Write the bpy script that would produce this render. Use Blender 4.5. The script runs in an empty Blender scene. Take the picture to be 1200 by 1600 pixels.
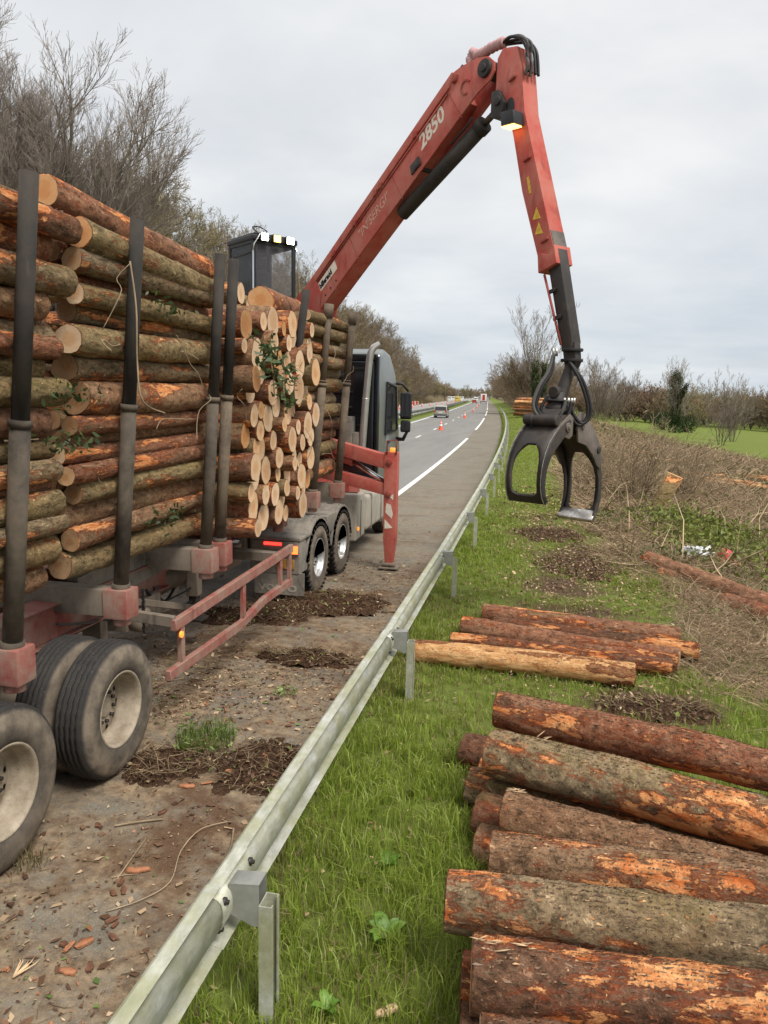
import bpy, bmesh, math, random
import numpy as np
from mathutils import Vector, Matrix, Euler
from mathutils import noise as mnoise
R = math.radians
rng = random.Random(7)
nrng = np.random.default_rng(11)
sc = bpy.context.scene
COL = sc.collection

# ------------------------------------------------------------------ camera
def place_camera():
    yaw, pitch, roll = R(11.9), R(8.75), R(1.3)
    fw = Vector((-math.sin(yaw) * math.cos(pitch), math.cos(yaw) * math.cos(pitch), -math.sin(pitch)))
    rt = Vector((math.cos(yaw), math.sin(yaw), 0))
    up = rt.cross(fw)
    X = rt * math.cos(roll) + up * math.sin(roll)
    U = up * math.cos(roll) - rt * math.sin(roll)
    cd = bpy.data.cameras.new('camera')
    cam = bpy.data.objects.new('camera', cd)
    COL.objects.link(cam)
    M = Matrix((X, U, -fw)).transposed().to_4x4()
    M.translation = (0, 0, 3.0)
    cam.matrix_world = M
    cd.sensor_fit = 'VERTICAL'; cd.sensor_height = 36; cd.lens = 27
    cd.clip_end = 3000; cd.clip_start = 0.05
    sc.camera = cam
place_camera()

# ------------------------------------------------------------------ sky, sun, exposure
SUN_EL, SUN_AZ = 56, 128            # azimuth clockwise from +Y
def make_world():
    w = bpy.data.worlds.new('World'); sc.world = w; w.use_nodes = True
    nt = w.node_tree; n = nt.nodes; L = nt.links.new
    for x in list(n): n.remove(x)
    out = n.new('ShaderNodeOutputWorld'); bg = n.new('ShaderNodeBackground')
    sky = n.new('ShaderNodeTexSky'); sky.sky_type = 'NISHITA'; sky.sun_disc = False
    sky.sun_elevation = R(SUN_EL); sky.sun_rotation = R(SUN_AZ)
    tc = n.new('ShaderNodeTexCoord'); sep = n.new('ShaderNodeSeparateXYZ'); L(tc.outputs['Generated'], sep.inputs[0])
    def math_(op, a, b=None, clamp=False):
        m = n.new('ShaderNodeMath'); m.operation = op; m.use_clamp = clamp
        for i, v in enumerate((a, b)):
            if v is None: continue
            if isinstance(v, (int, float)): m.inputs[i].default_value = v
            else: L(v, m.inputs[i])
        return m.outputs[0]
    z = math_('MAXIMUM', sep.outputs[2], 0.0)
    den = math_('ADD', z, 0.16)
    cx = math_('DIVIDE', sep.outputs[0], den); cy = math_('DIVIDE', sep.outputs[1], den)
    comb = n.new('ShaderNodeCombineXYZ'); L(cx, comb.inputs[0]); L(cy, comb.inputs[1])
    def noise(scale, det, rough, dist=0.0):
        t = n.new('ShaderNodeTexNoise'); L(comb.outputs[0], t.inputs['Vector'])
        t.inputs['Scale'].default_value = scale; t.inputs['Detail'].default_value = det
        t.inputs['Roughness'].default_value = rough; t.inputs['Distortion'].default_value = dist
        return t.outputs['Fac']
    def ramp(f, stops):
        r = n.new('ShaderNodeValToRGB'); L(f, r.inputs[0])
        e = r.color_ramp.elements
        while len(e) < len(stops): e.new(0.5)
        for i, (p, c) in enumerate(stops): e[i].position = p; e[i].color = (*c, 1)
        return r.outputs[0]
    def mix(f, a, b, mode='MIX'):
        m = n.new('ShaderNodeMix'); m.data_type = 'RGBA'; m.blend_type = mode
        if isinstance(f, (int, float)): m.inputs[0].default_value = f
        else: L(f, m.inputs[0])
        for s, v in ((6, a), (7, b)):
            if isinstance(v, tuple): m.inputs[s].default_value = (*v, 1)
            else: L(v, m.inputs[s])
        return m.outputs[2]
    # overcast luminance: pale blue grey low down, whiter and brighter towards the zenith
    base = ramp(z, [(0.0, (5.9, 6.3, 6.65)), (0.10, (6.3, 6.6, 6.85)), (0.30, (6.95, 7.0, 7.05)), (0.55, (7.6, 7.6, 7.6)), (1.0, (9.6, 9.6, 9.6))])
    c1 = ramp(noise(0.55, 6, 0.52, 0.3), [(0.34, (0.80, 0.84, 0.885)), (0.48, (0.94, 0.955, 0.97)), (0.62, (1.10, 1.09, 1.075))])
    c2 = ramp(noise(1.6, 5, 0.55, 0.4), [(0.3, (0.92, 0.93, 0.95)), (0.7, (1.05, 1.045, 1.035))])
    cl = mix(1.0, mix(1.0, base, c1, 'MULTIPLY'), c2, 'MULTIPLY')
    gap = ramp(noise(0.8, 4, 0.5, 0.5), [(0.30, (0.18, 0.18, 0.18)), (0.50, (0.03, 0.03, 0.03))])
    col = mix(gap, cl, sky.outputs[0])
    L(col, bg.inputs[0]); bg.inputs[1].default_value = 0.0515
    L(bg.outputs[0], out.inputs[0])
make_world()
sd = bpy.data.lights.new('sun', 'SUN'); sd.energy = 1.5; sd.angle = R(22); sd.color = (1.0, 0.96, 0.9)
so = bpy.data.objects.new('sun', sd); COL.objects.link(so)
_d = Vector((math.sin(R(SUN_AZ)) * math.cos(R(SUN_EL)), math.cos(R(SUN_AZ)) * math.cos(R(SUN_EL)), math.sin(R(SUN_EL))))
so.rotation_euler = _d.to_track_quat('Z', 'Y').to_euler()
sc.view_settings.view_transform = 'Standard'; sc.view_settings.look = 'None'
sc.view_settings.exposure = 1.27; sc.view_settings.gamma = 1; sc.view_settings.use_curve_mapping = False
sc.render.engine = 'CYCLES'
sc.cycles.max_bounces = 5; sc.cycles.diffuse_bounces = 2; sc.cycles.glossy_bounces = 2
sc.cycles.transmission_bounces = 4; sc.cycles.transparent_max_bounces = 8
sc.cycles.caustics_reflective = False; sc.cycles.caustics_refractive = False

# ------------------------------------------------------------------ material helper
class N:
    def __init__(s, name, rough=0.8, spec=0.3, metal=0.0):
        s.m = bpy.data.materials.new(name); s.m.use_nodes = True
        s.nt = s.m.node_tree; s.b = s.nt.nodes['Principled BSDF']
        s.b.inputs['Roughness'].default_value = rough; s.b.inputs['Metallic'].default_value = metal
        s.b.inputs['Specular IOR Level'].default_value = spec
        s.obj = None
    def L(s, a, b): s.nt.links.new(a, b)
    def n(s, t): return s.nt.nodes.new(t)
    def put(s, sock, v):
        if hasattr(v, 'is_output') or hasattr(v, 'links'): s.L(v, sock)
        elif isinstance(v, tuple) and len(v) == 3 and sock.type == 'RGBA': sock.default_value = (*v, 1)
        else: sock.default_value = v
    def tc(s, kind='Object'):
        t = s.n('ShaderNodeTexCoord'); return t.outputs[kind]
    def pos(s):
        return s.n('ShaderNodeNewGeometry').outputs['Position']
    def normal(s): return s.n('ShaderNodeNewGeometry').outputs['Normal']
    def rand(s): return s.n('ShaderNodeObjectInfo').outputs['Random']
    def map(s, v, scale=(1, 1, 1), loc=None):
        m = s.n('ShaderNodeMapping'); s.L(v, m.inputs[0]); m.inputs['Scale'].default_value = scale
        if loc is not None: s.put(m.inputs['Location'], loc)
        return m.outputs[0]
    def shift(s, v, amount):
        a = s.n('ShaderNodeVectorMath'); a.operation = 'ADD'; s.L(v, a.inputs[0]); s.put(a.inputs[1], amount); return a.outputs[0]
    def noise(s, v, scale, det=4, rough=0.55, dist=0.0):
        t = s.n('ShaderNodeTexNoise'); s.L(v, t.inputs['Vector']); t.inputs['Scale'].default_value = scale
        t.inputs['Detail'].default_value = det; t.inputs['Roughness'].default_value = rough; t.inputs['Distortion'].default_value = dist
        return t.outputs['Fac']
    def voro(s, v, scale, out='Distance', feat='F1', rnd=1.0):
        t = s.n('ShaderNodeTexVoronoi'); t.feature = feat; s.L(v, t.inputs['Vector']); t.inputs['Scale'].default_value = scale
        t.inputs['Randomness'].default_value = rnd
        return t.outputs[out]
    def ramp(s, f, stops, interp='LINEAR'):
        r = s.n('ShaderNodeValToRGB'); s.put(r.inputs[0], f); e = r.color_ramp.elements; r.color_ramp.interpolation = interp
        while len(e) < len(stops): e.new(0.5)
        for i, (p, c) in enumerate(stops):
            e[i].position = p; e[i].color = (c, c, c, 1) if isinstance(c, (int, float)) else (*c, 1)
        return r.outputs[0]
    def mix(s, f, a, b, mode='MIX'):
        m = s.n('ShaderNodeMix'); m.data_type = 'RGBA'; m.blend_type = mode
        s.put(m.inputs[0], f); s.put(m.inputs[6], a); s.put(m.inputs[7], b); return m.outputs[2]
    def math(s, op, a, b=0.0, clamp=False):
        m = s.n('ShaderNodeMath'); m.operation = op; m.use_clamp = clamp; s.put(m.inputs[0], a); s.put(m.inputs[1], b); return m.outputs[0]
    def sep(s, v):
        q = s.n('ShaderNodeSeparateXYZ'); s.L(v, q.inputs[0]); return q.outputs
    def comb(s, x, y, z):
        q = s.n('ShaderNodeCombineXYZ'); s.put(q.inputs[0], x); s.put(q.inputs[1], y); s.put(q.inputs[2], z); return q.outputs[0]
    def attr(s, name, out='Color'):
        a = s.n('ShaderNodeAttribute'); a.attribute_name = name; return a.outputs[out]
    def bump(s, h, strength=0.5, dist=0.01, nrm=None):
        b = s.n('ShaderNodeBump'); s.put(b.inputs['Height'], h); b.inputs['Strength'].default_value = strength; b.inputs['Distance'].default_value = dist
        if nrm is not None: s.L(nrm, b.inputs['Normal'])
        s.L(b.outputs[0], s.b.inputs['Normal']); return b.outputs[0]
    def color(s, c): s.put(s.b.inputs['Base Color'], c); return s
    def rough(s, c): s.put(s.b.inputs['Roughness'], c); return s
    def emit(s, c, st): s.put(s.b.inputs['Emission Color'], c); s.b.inputs['Emission Strength'].default_value = st; return s

M = {}
def plain(key, c, rough=0.6, spec=0.3, metal=0.0, var=0.12, vs=3.0, bump=0.0):
    g = N(key, rough, spec, metal); v = g.tc()
    f = g.noise(v, vs, 5, 0.6)
    g.color(g.mix(g.ramp(f, [(0.3, 0.0), (0.7, 1.0)]), tuple(x * (1 - var) for x in c), tuple(min(1, x * (1 + var)) for x in c)))
    if bump: g.bump(g.noise(v, vs * 12, 3), bump, 0.004)
    M[key] = g.m; return g.m

# bark: coordinates run along local X of the log
def bark(key, cols, scar, moss, seed, fine=1.0, scar_col=None):
    g = N(key, 0.88, 0.18)
    r = g.rand(); off = g.math('MULTIPLY', r, 57.0)
    v = g.shift(g.tc(), g.comb(off, g.math('ADD', off, seed), g.math('MULTIPLY', off, 0.7)))
    long = g.map(v, (0.5, 1, 1)); vlong = g.map(v, (0.25, 1, 1))
    n1 = g.noise(long, 6, 7, 0.68, 0.5); n2 = g.noise(v, 27 * fine, 7, 0.74, 0.25); n3 = g.noise(v, 80 * fine, 4, 0.65)
    fl = g.noise(g.map(v, (0.75, 1, 1)), 17 * fine, 7, 0.74, 0.35)
    c = g.mix(g.ramp(n1, [(0.34, 0), (0.62, 1)]), cols[0], cols[1])
    c = g.mix(g.ramp(g.noise(long, 3.4, 5, 0.62), [(0.44, 0), (0.60, 0.9)]), c, cols[2])
    # flaking scales: dark fissures, paler lifted plates
    c = g.mix(g.ramp(fl, [(0.36, 0.8), (0.45, 0.0)]), c, tuple(x * 0.30 for x in cols[0]))
    c = g.mix(g.ramp(fl, [(0.56, 0), (0.64, 0.75)]), c, tuple(min(1, x * 1.75 + 0.01) for x in cols[1]))
    c = g.mix(g.ramp(n2, [(0.34, 0.6), (0.47, 0.0)]), c, tuple(x * 0.4 for x in cols[0]))
    c = g.mix(g.ramp(n3, [(0.58, 0), (0.72, 0.5)]), c, tuple(min(1, x * 2.2 + 0.02) for x in cols[1]))
    # small rubbed spots showing inner bark
    rub = g.noise(g.map(v, (0.6, 1, 1)), 19, 5, 0.7, 0.6)
    c = g.mix(g.ramp(rub, [(0.655 - 0.05 * scar, 0), (0.70 - 0.05 * scar, 0.85)]), c, (0.36, 0.145, 0.065))
    # moss and algae film
    up = g.ramp(g.sep(g.normal())[2], [(-0.3, 0.25), (0.7, 1.0)])
    mm = g.ramp(g.math('ADD', g.math('MULTIPLY', g.noise(long, 2.1, 5, 0.6), 0.7), g.math('MULTIPLY', n2, 0.3)), [(0.58 - moss * 0.13, 0), (0.70 - moss * 0.13, 0.72)])
    c = g.mix(g.math('MULTIPLY', mm, up), c, g.mix(n2, (0.075, 0.066, 0.024), (0.23, 0.19, 0.075)))
    # branch scars: small dark knots
    kd = g.voro(g.map(v, (0.75, 1, 1)), 5.5, 'Distance')
    c = g.mix(g.ramp(kd, [(0.05, 0.85), (0.12, 0)]), c, (0.03, 0.014, 0.009))
    c = g.mix(g.ramp(g.voro(g.map(v, (1, 1, 1)), 13, 'Distance'), [(0.08, 0.75), (0.13, 0)]), c, (0.04, 0.020, 0.011))
    # torn bark: bright inner wood
    lo = g.noise(vlong, 3.4, 4, 0.6, 0.4); fi = g.noise(long, 13, 6, 0.72, 0.4)
    sm = g.math('ADD', lo, g.math('MULTIPLY', g.math('SUBTRACT', fi, 0.5), 0.55))
    t = 0.72 - scar * 0.2
    smask = g.ramp(sm, [(t, 0), (t + 0.03, 1)])
    sc0 = scar_col or ((0.46, 0.13, 0.035), (0.72, 0.42, 0.20))
    scol = g.mix(g.ramp(g.noise(g.map(v, (0.25, 1, 1)), 16, 5, 0.65), [(0.36, 0), (0.66, 1)]), sc0[0], sc0[1])
    scol = g.mix(g.ramp(g.noise(g.map(v, (0.12, 1, 1)), 60, 3), [(0.5, 0), (0.75, 0.5)]), scol, (0.24, 0.07, 0.025))
    edge = g.math('SUBTRACT', g.ramp(sm, [(t - 0.06, 0), (t - 0.005, 1)]), smask)
    c = g.mix(g.math('MULTIPLY', edge, 0.85), c, (0.17, 0.045, 0.02))
    c = g.mix(smask, c, scol)
    tint = g.ramp(r, [(0.0, (0.95, 0.86, 0.80)), (0.25, (1.32, 1.18, 1.05)), (0.5, (1.08, 0.97, 0.87)), (0.75, (1.45, 1.33, 1.18)), (1.0, (1.15, 1.02, 0.93))])
    g.color(g.mix(1.0, c, tint, 'MULTIPLY'))
    h = g.math('ADD', g.math('MULTIPLY', g.ramp(fl, [(0.36, 0), (0.5, 0.7), (0.56, 0.7), (0.62, 1.0)]), 0.8), g.math('MULTIPLY', n3, 0.4))
    h = g.math('ADD', h, g.math('MULTIPLY', n2, 0.7))
    h = g.math('SUBTRACT', h, g.math('MULTIPLY', smask, 0.6))
    g.bump(h, 0.95, 0.016)
    M[key] = g.m
B_COL = ((0.135, 0.085, 0.052), (0.270, 0.185, 0.115), (0.215, 0.120, 0.070))
bark('bark_brown', B_COL, 0.48, 0.32, 3)
bark('bark_mossy', ((0.125, 0.098, 0.054), (0.255, 0.205, 0.115), (0.205, 0.150, 0.078)), 0.45, 0.60, 11)
bark('bark_red', ((0.125, 0.065, 0.042), (0.265, 0.155, 0.098), (0.225, 0.100, 0.060)), 0.68, 0.15, 23)
bark('bark_grey', ((0.125, 0.102, 0.066), (0.270, 0.220, 0.145), (0.205, 0.150, 0.088)), 0.70, 0.50, 37)
bark('bark_dark', ((0.075, 0.042, 0.028), (0.170, 0.100, 0.064), (0.165, 0.075, 0.047)), 0.80, 0.1, 41)
bark('bark_peeled', ((0.15, 0.08, 0.045), (0.33, 0.20, 0.10), (0.22, 0.10, 0.05)), 1.30, 0.05, 53, 1.0, ((0.40, 0.20, 0.08), (0.66, 0.45, 0.24)))

def cutwood(key, a, b, dirty):
    g = N(key, 0.75, 0.25); r = g.rand(); off = g.math('MULTIPLY', r, 31.0)
    o = g.tc(); v = g.shift(o, g.comb(0.0, g.math('MULTIPLY', g.math('SUBTRACT', r, 0.5), 0.05), 0.0))
    x, y, z = g.sep(v)
    d = g.math('POWER', g.math('ADD', g.math('MULTIPLY', y, y), g.math('MULTIPLY', z, z)), 0.5)
    w = g.noise(g.shift(o, g.comb(off, off, off)), 9, 3)
    d2 = g.math('ADD', d, g.math('MULTIPLY', w, 0.02))
    ring = g.math('ADD', g.math('MULTIPLY', g.math('SINE', g.math('MULTIPLY', d2, 620.0)), 0.5), 0.5)
    c = g.mix(g.ramp(g.noise(g.shift(o, g.comb(off, 0.0, off)), 8, 4), [(0.3, 0), (0.7, 1)]), a, b)
    c = g.mix(g.math('MULTIPLY', ring, 0.38), c, tuple(q * 0.62 for q in a))
    c = g.mix(g.ramp(d, [(0.0, 0.45), (0.07, 0.0)]), c, tuple((q * 0.7, q * 0.5, q * 0.35)[i] for i, q in enumerate(b)))
    hr = g.math('ADD', d2, g.math('MULTIPLY', g.math('SUBTRACT', r, 0.5), 0.05)); c = g.mix(g.ramp(hr, [(0.066, 0.55), (0.088, 0.0)]), c, tuple((q * .86, q * .68, q * .50)[i] for i, q in enumerate(a)))
    ang = g.math('ARCTAN2', y, z); chk = g.math('MULTIPLY', g.ramp(g.noise(g.comb(g.math('MULTIPLY', ang, 2.2), off, g.math('MULTIPLY', d, 3.0)), 2.4, 3, 0.6), [(0.64, 0), (0.67, 0.75)]), g.ramp(d, [(0.01, 1.0), (0.10, 0.2)])); c = g.mix(chk, c, (0.16, 0.085, 0.045))
    saw = g.noise(g.map(g.shift(o, g.comb(off, off, 0.0)), (1, 9, 1)), 14, 3)
    c = g.mix(g.ramp(saw, [(0.5, 0), (0.75, 0.22)]), c, (0.80, 0.62, 0.42))
    c = g.mix(g.ramp(g.noise(g.shift(o, g.comb(off, off, 2.0)), 12, 5, 0.7), [(0.56, 0), (0.8, dirty)]), c, (0.13, 0.07, 0.04))
    tint = g.ramp(r, [(0, (0.72, 0.64, 0.57)), (0.2, (1.0, 0.95, 0.9)), (0.4, (0.90, 0.78, 0.66)), (0.6, (1.06, 1.0, 0.94)), (0.8, (1, 0.80, 0.60)), (1, (0.98, 0.93, 0.88))])
    g.color(g.mix(1.0, c, tint, 'MULTIPLY')); g.bump(g.math('ADD', saw, g.math('MULTIPLY', ring, 0.2)), 0.35, 0.003)
    M[key] = g.m
cutwood('cut_fresh', (0.68, 0.50, 0.335), (0.80, 0.63, 0.45), 0.40)
cutwood('cut_orange', (0.56, 0.31, 0.14), (0.66, 0.40, 0.20), 0.35)
cutwood('cut_dull', (0.34, 0.22, 0.13), (0.44, 0.30, 0.18), 0.6)

def paint(key, c, dust, dust_col=(0.30, 0.25, 0.19), rough=0.45, wear=0.3, rust=(0.12, 0.05, 0.03), world=True):
    g = N(key, rough, 0.4); v = g.pos() if world else g.tc()
    f = g.noise(v, 2.2, 6, 0.6); f2 = g.noise(v, 14, 6, 0.7)
    col = g.mix(g.ramp(f, [(0.3, 0), (0.7, 1)]), tuple(x * 0.85 for x in c), tuple(min(1, x * 1.12 + 0.01) for x in c))
    t = 0.66 - 0.34 * dust
    col = g.mix(g.ramp(g.math('ADD', g.math('MULTIPLY', f, 0.6), g.math('MULTIPLY', f2, 0.4)), [(t - 0.1, 0), (t + 0.12, min(0.95, 0.35 + dust))]), col, dust_col)
    col = g.mix(g.ramp(g.noise(g.map(v, (1.2, 1.2, .35)), 5.5, 5, 0.65, .3), [(0.56, 0), (0.70, 0.35 + 0.3 * dust)]), col, tuple(q * 0.45 for q in c))
    col = g.mix(g.ramp(g.noise(g.map(v, (1, 1, .12)), 30, 4, 0.6), [(0.63, 0), (0.70, 0.35)]), col, dust_col)
    sc_ = g.noise(g.map(v, (1, 1, 1)), 38, 5, 0.75)
    col = g.mix(g.ramp(sc_, [(0.70 - wear * 0.12, 0), (0.76 - wear * 0.12, 0.8)]), col, rust)
    g.color(col); g.rough(g.ramp(f2, [(0.2, rough), (0.8, min(1, rough + 0.35))]))
    g.bump(f2, 0.12, 0.004)
    M[key] = g.m
paint('crane_red', (0.48, 0.070, 0.048), 0.50, (0.46, 0.17, 0.125), 0.48, 0.42, (0.10, 0.03, 0.022))
paint('crane_red_worn', (0.34, 0.05, 0.035), 0.3, (0.22, 0.15, 0.10), 0.5, 0.6)
paint('trailer_red', (0.30, 0.07, 0.055), 0.5, (0.30, 0.235, 0.175), 0.6, 0.5)
paint('stake_dusty', (0.050, 0.039, 0.029), 0.5, (0.135, 0.106, 0.074), 0.7, 0.35, (0.05, 0.035, 0.025))
paint('stake_rusty', (0.07, 0.050, 0.036), 0.5, (0.20, 0.150, 0.10), 0.7, 0.4, (0.04, 0.025, 0.02))
paint('stake_dark', (0.026, 0.022, 0.018), 0.28, (0.085, 0.066, 0.050), 0.75, 0.3, (0.012, 0.011, 0.011))
paint('chassis_mud', (0.09, 0.075, 0.06), 0.8, (0.20, 0.16, 0.12), 0.8, 0.3)
paint('mud_panel', (0.10, 0.09, 0.08), 0.6, (0.27, 0.235, 0.19), 0.7, 0.1)
paint('tank_dusty', (0.32, 0.30, 0.26), 0.7, (0.40, 0.355, 0.28), 0.6, 0.1, (0.2, 0.15, 0.1))
paint('grapple_steel', (0.024, 0.020, 0.018), 0.22, (0.115, 0.085, 0.062), 0.45, 0.2, (0.02, 0.015, 0.012))
paint('stick_steel', (0.034, 0.028, 0.024), 0.3, (0.105, 0.080, 0.060), 0.40, 0.5, (0.025, 0.02, 0.018))
paint('grapple_plate', (0.085, 0.072, 0.062), 0.4, (0.2, 0.16, 0.13), 0.4, 0.2, (0.05, 0.04, 0.035))
g = N('worn_steel', 0.28, 0.5, 0.85); v = g.pos(); f = g.noise(v, 20, 6, 0.7)
g.color(g.mix(g.ramp(f, [(0.35, 0), (0.65, 1)]), (0.28, 0.25, 0.22), (0.68, 0.66, 0.63))); g.rough(g.ramp(f, [(0.3, 0.5), (0.7, 0.25)])); M['worn_steel'] = g.m
plain('black_plastic', (0.014, 0.014, 0.015), 0.45, 0.4, var=0.3)
plain('black_gloss', (0.010, 0.011, 0.013), 0.14, 0.5, var=0.2)
plain('cab_silver', (0.20, 0.215, 0.205), 0.28, 0.5, 0.35, 0.08)
plain('hose_rubber', (0.016, 0.015, 0.015), 0.5, 0.35, var=0.3)
plain('hose_grey', (0.09, 0.085, 0.08), 0.55, 0.3, var=0.25)
plain('pink_wrap', (0.50, 0.30, 0.29), 0.7, 0.2, var=0.15, vs=12)
plain('chrome', (0.72, 0.72, 0.72), 0.16, 0.5, 1.0, 0.04)
plain('exhaust_metal', (0.50, 0.48, 0.45), 0.32, 0.5, 0.8, 0.12, 6)
plain('white_paint', (0.74, 0.73, 0.68), 0.6, 0.3, var=0.08, vs=9)
plain('letter_white', (0.74, 0.66, 0.55), 0.6, 0.2, var=0.15, vs=20)
plain('letter_black', (0.012, 0.012, 0.012), 0.6, 0.2)
plain('worn_letter', (0.55, 0.30, 0.22), 0.7, 0.2, var=0.4, vs=25)
plain('yellow_decal', (0.62, 0.40, 0.06), 0.6, 0.2, var=0.25, vs=20)
plain('reflector', (0.38, 0.20, 0.05), 0.35, 0.5, var=0.4, vs=30)
plain('cone_orange', (0.72, 0.11, 0.05), 0.55, 0.3)
plain('barrier_red', (0.66, 0.07, 0.04), 0.5, 0.3)
plain('car_silver', (0.42, 0.41, 0.35), 0.3, 0.5, 0.4, 0.05)
plain('car_white', (0.72, 0.72, 0.70), 0.35, 0.4, 0.0, 0.05)
plain('car_grey', (0.10, 0.11, 0.13), 0.3, 0.5, 0.2, 0.05)
plain('car_red', (0.42, 0.04, 0.03), 0.35, 0.4, 0.0, 0.05)
plain('truck_yellow', (0.62, 0.48, 0.10), 0.45, 0.4)
plain('tree_bark', (0.17, 0.145, 0.11), 0.9, 0.1, var=0.35, vs=1.5)
plain('twig_grey', (0.255, 0.212, 0.175), 0.9, 0.1, var=0.35, vs=0.6)
plain('twig_brown', (0.245, 0.185, 0.118), 0.9, 0.1, var=0.4, vs=0.5)
plain('twig_olive', (0.245, 0.205, 0.112), 0.9, 0.1, var=0.45, vs=0.4)
plain('twig_red', (0.265, 0.175, 0.122), 0.9, 0.1, var=0.4, vs=0.5)
plain('dry_twig', (0.32, 0.24, 0.155), 0.85, 0.15, var=0.4, vs=4)
plain('pale_wood', (0.60, 0.42, 0.25), 0.8, 0.2, var=0.2, vs=15)
plain('chip_orange', (0.40, 0.175, 0.09), 0.8, 0.2, var=0.35, vs=15)
plain('chip_brown', (0.16, 0.075, 0.045), 0.85, 0.2, var=0.4, vs=15)
plain('plastic_white', (0.74, 0.76, 0.78), 0.4, 0.4, var=0.06)
plain('helmet_red', (0.55, 0.07, 0.07), 0.35, 0.4, var=0.1)
def glow(key, c, st):
    g = N(key, 0.4, 0.4); g.color(tuple(min(0.8, x) for x in c)); g.emit(c, st); M[key] = g.m
glow('lamp_white', (1.0, 0.97, 0.80), 9.0); glow('lamp_amber', (1.0, 0.58, 0.14), 2.2)
glow('tail_red', (1.0, 0.03, 0.02), 1.6); glow('tail_orange', (1.0, 0.10, 0.02), 2.0); glow('lamp_orange', (1.0, 0.30, 0.04), 0.5)
g = N('dark_glass', 0.06, 0.5); g.color((0.030, 0.031, 0.034)); g.b.inputs['Transmission Weight'].default_value = 0.0; M['dark_glass'] = g.m
g = N('cab_glass', 0.03, 0.5); g.color((0.62, 0.63, 0.66)); g.b.inputs['Transmission Weight'].default_value = 0.9; g.b.inputs['IOR'].default_value = 1.1; M['cab_glass'] = g.m

# tyre: black tread, dusty side walls
g = N('tyre_rubber', 0.75, 0.25); o = g.tc(); x, y, z = g.sep(o)
d = g.math('POWER', g.math('ADD', g.math('MULTIPLY', y, y), g.math('MULTIPLY', z, z)), 0.5)
f = g.noise(g.shift(o, g.comb(g.math('MULTIPLY', g.rand(), 9.0), 0.0, 0.0)), 7, 6, 0.65)
dust = g.math('MULTIPLY', g.ramp(d, [(0.30, 0.35), (0.37, 0.6), (0.42, 0.9), (0.485, 0.75), (0.508, 0.08)]), g.ramp(f, [(0.32, 0.45), (0.6, 1.0)]))
c = g.mix(dust, (0.016, 0.016, 0.017), g.mix(f, (0.17, 0.135, 0.10), (0.33, 0.265, 0.195)))
g.color(g.mix(g.ramp(g.noise(o, 60, 3), [(0.6, 0), (0.75, 0.25)]), c, (0.26, 0.22, 0.17))); g.bump(g.noise(o, 70, 4), 0.25, 0.003); M['tyre'] = g.m
g = N('groove_dust', 0.9, 0.1); g.color((0.12, 0.115, 0.105)); M['groove'] = g.m
g = N('rim_dirty', 0.6, 0.35); o = g.tc(); f = g.noise(o, 6, 6, 0.65); f2 = g.noise(o, 40, 5, 0.7)
c = g.mix(g.ramp(f, [(0.35, 0), (0.65, 1)]), (0.22, 0.175, 0.12), (0.43, 0.36, 0.27))
c = g.mix(g.ramp(f2, [(0.58, 0), (0.72, 0.8)]), c, (0.15, 0.12, 0.09)); g.color(c); g.bump(f2, 0.15, 0.003); M['rim'] = g.m
g = N('rim_alloy', 0.32, 0.5, 0.75); o = g.tc(); f = g.noise(o, 9, 5, 0.6); g.color(g.mix(g.ramp(f, [(0.35, 0), (0.65, 1)]), (0.42, 0.40, 0.37), (0.72, 0.71, 0.69))); M['rim_alloy'] = g.m

# galvanised steel with algae film
g = N('galvanised', 0.45, 0.45, 0.25); v = g.pos(); f = g.noise(v, 3.0, 6, 0.62); f2 = g.noise(g.map(v, (1, 0.35, 1)), 24, 6, 0.7)
c = g.mix(g.ramp(f2, [(0.35, 0), (0.65, 1)]), (0.40, 0.405, 0.365), (0.62, 0.625, 0.57))
c = g.mix(g.ramp(f, [(0.36, 0.1), (0.58, 0.8)]), c, g.mix(f2, (0.27, 0.27, 0.14), (0.43, 0.42, 0.25)))
c = g.mix(g.ramp(g.voro(v, 26, 'Distance'), [(0.05, 0.35), (0.15, 0)]), c, (0.60, 0.61, 0.58))
c = g.mix(g.ramp(g.noise(v, 55, 4, 0.7), [(0.63, 0), (0.74, 0.6)]), c, (0.12, 0.11, 0.08))
g.color(c); g.rough(g.ramp(f2, [(0.3, 0.35), (0.7, 0.65)])); g.bump(f2, 0.15, 0.003); M['galv'] = g.m
plain('galv_post', (0.34, 0.34, 0.31), 0.5, 0.4, 0.4, 0.2, 8, 0.1)
plain('bolt_dark', (0.05, 0.045, 0.04), 0.5, 0.4, 0.5, 0.2)
plain('galv_far', (0.20, 0.20, 0.18), 0.6, 0.3, 0.2, 0.15, 2)

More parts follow.
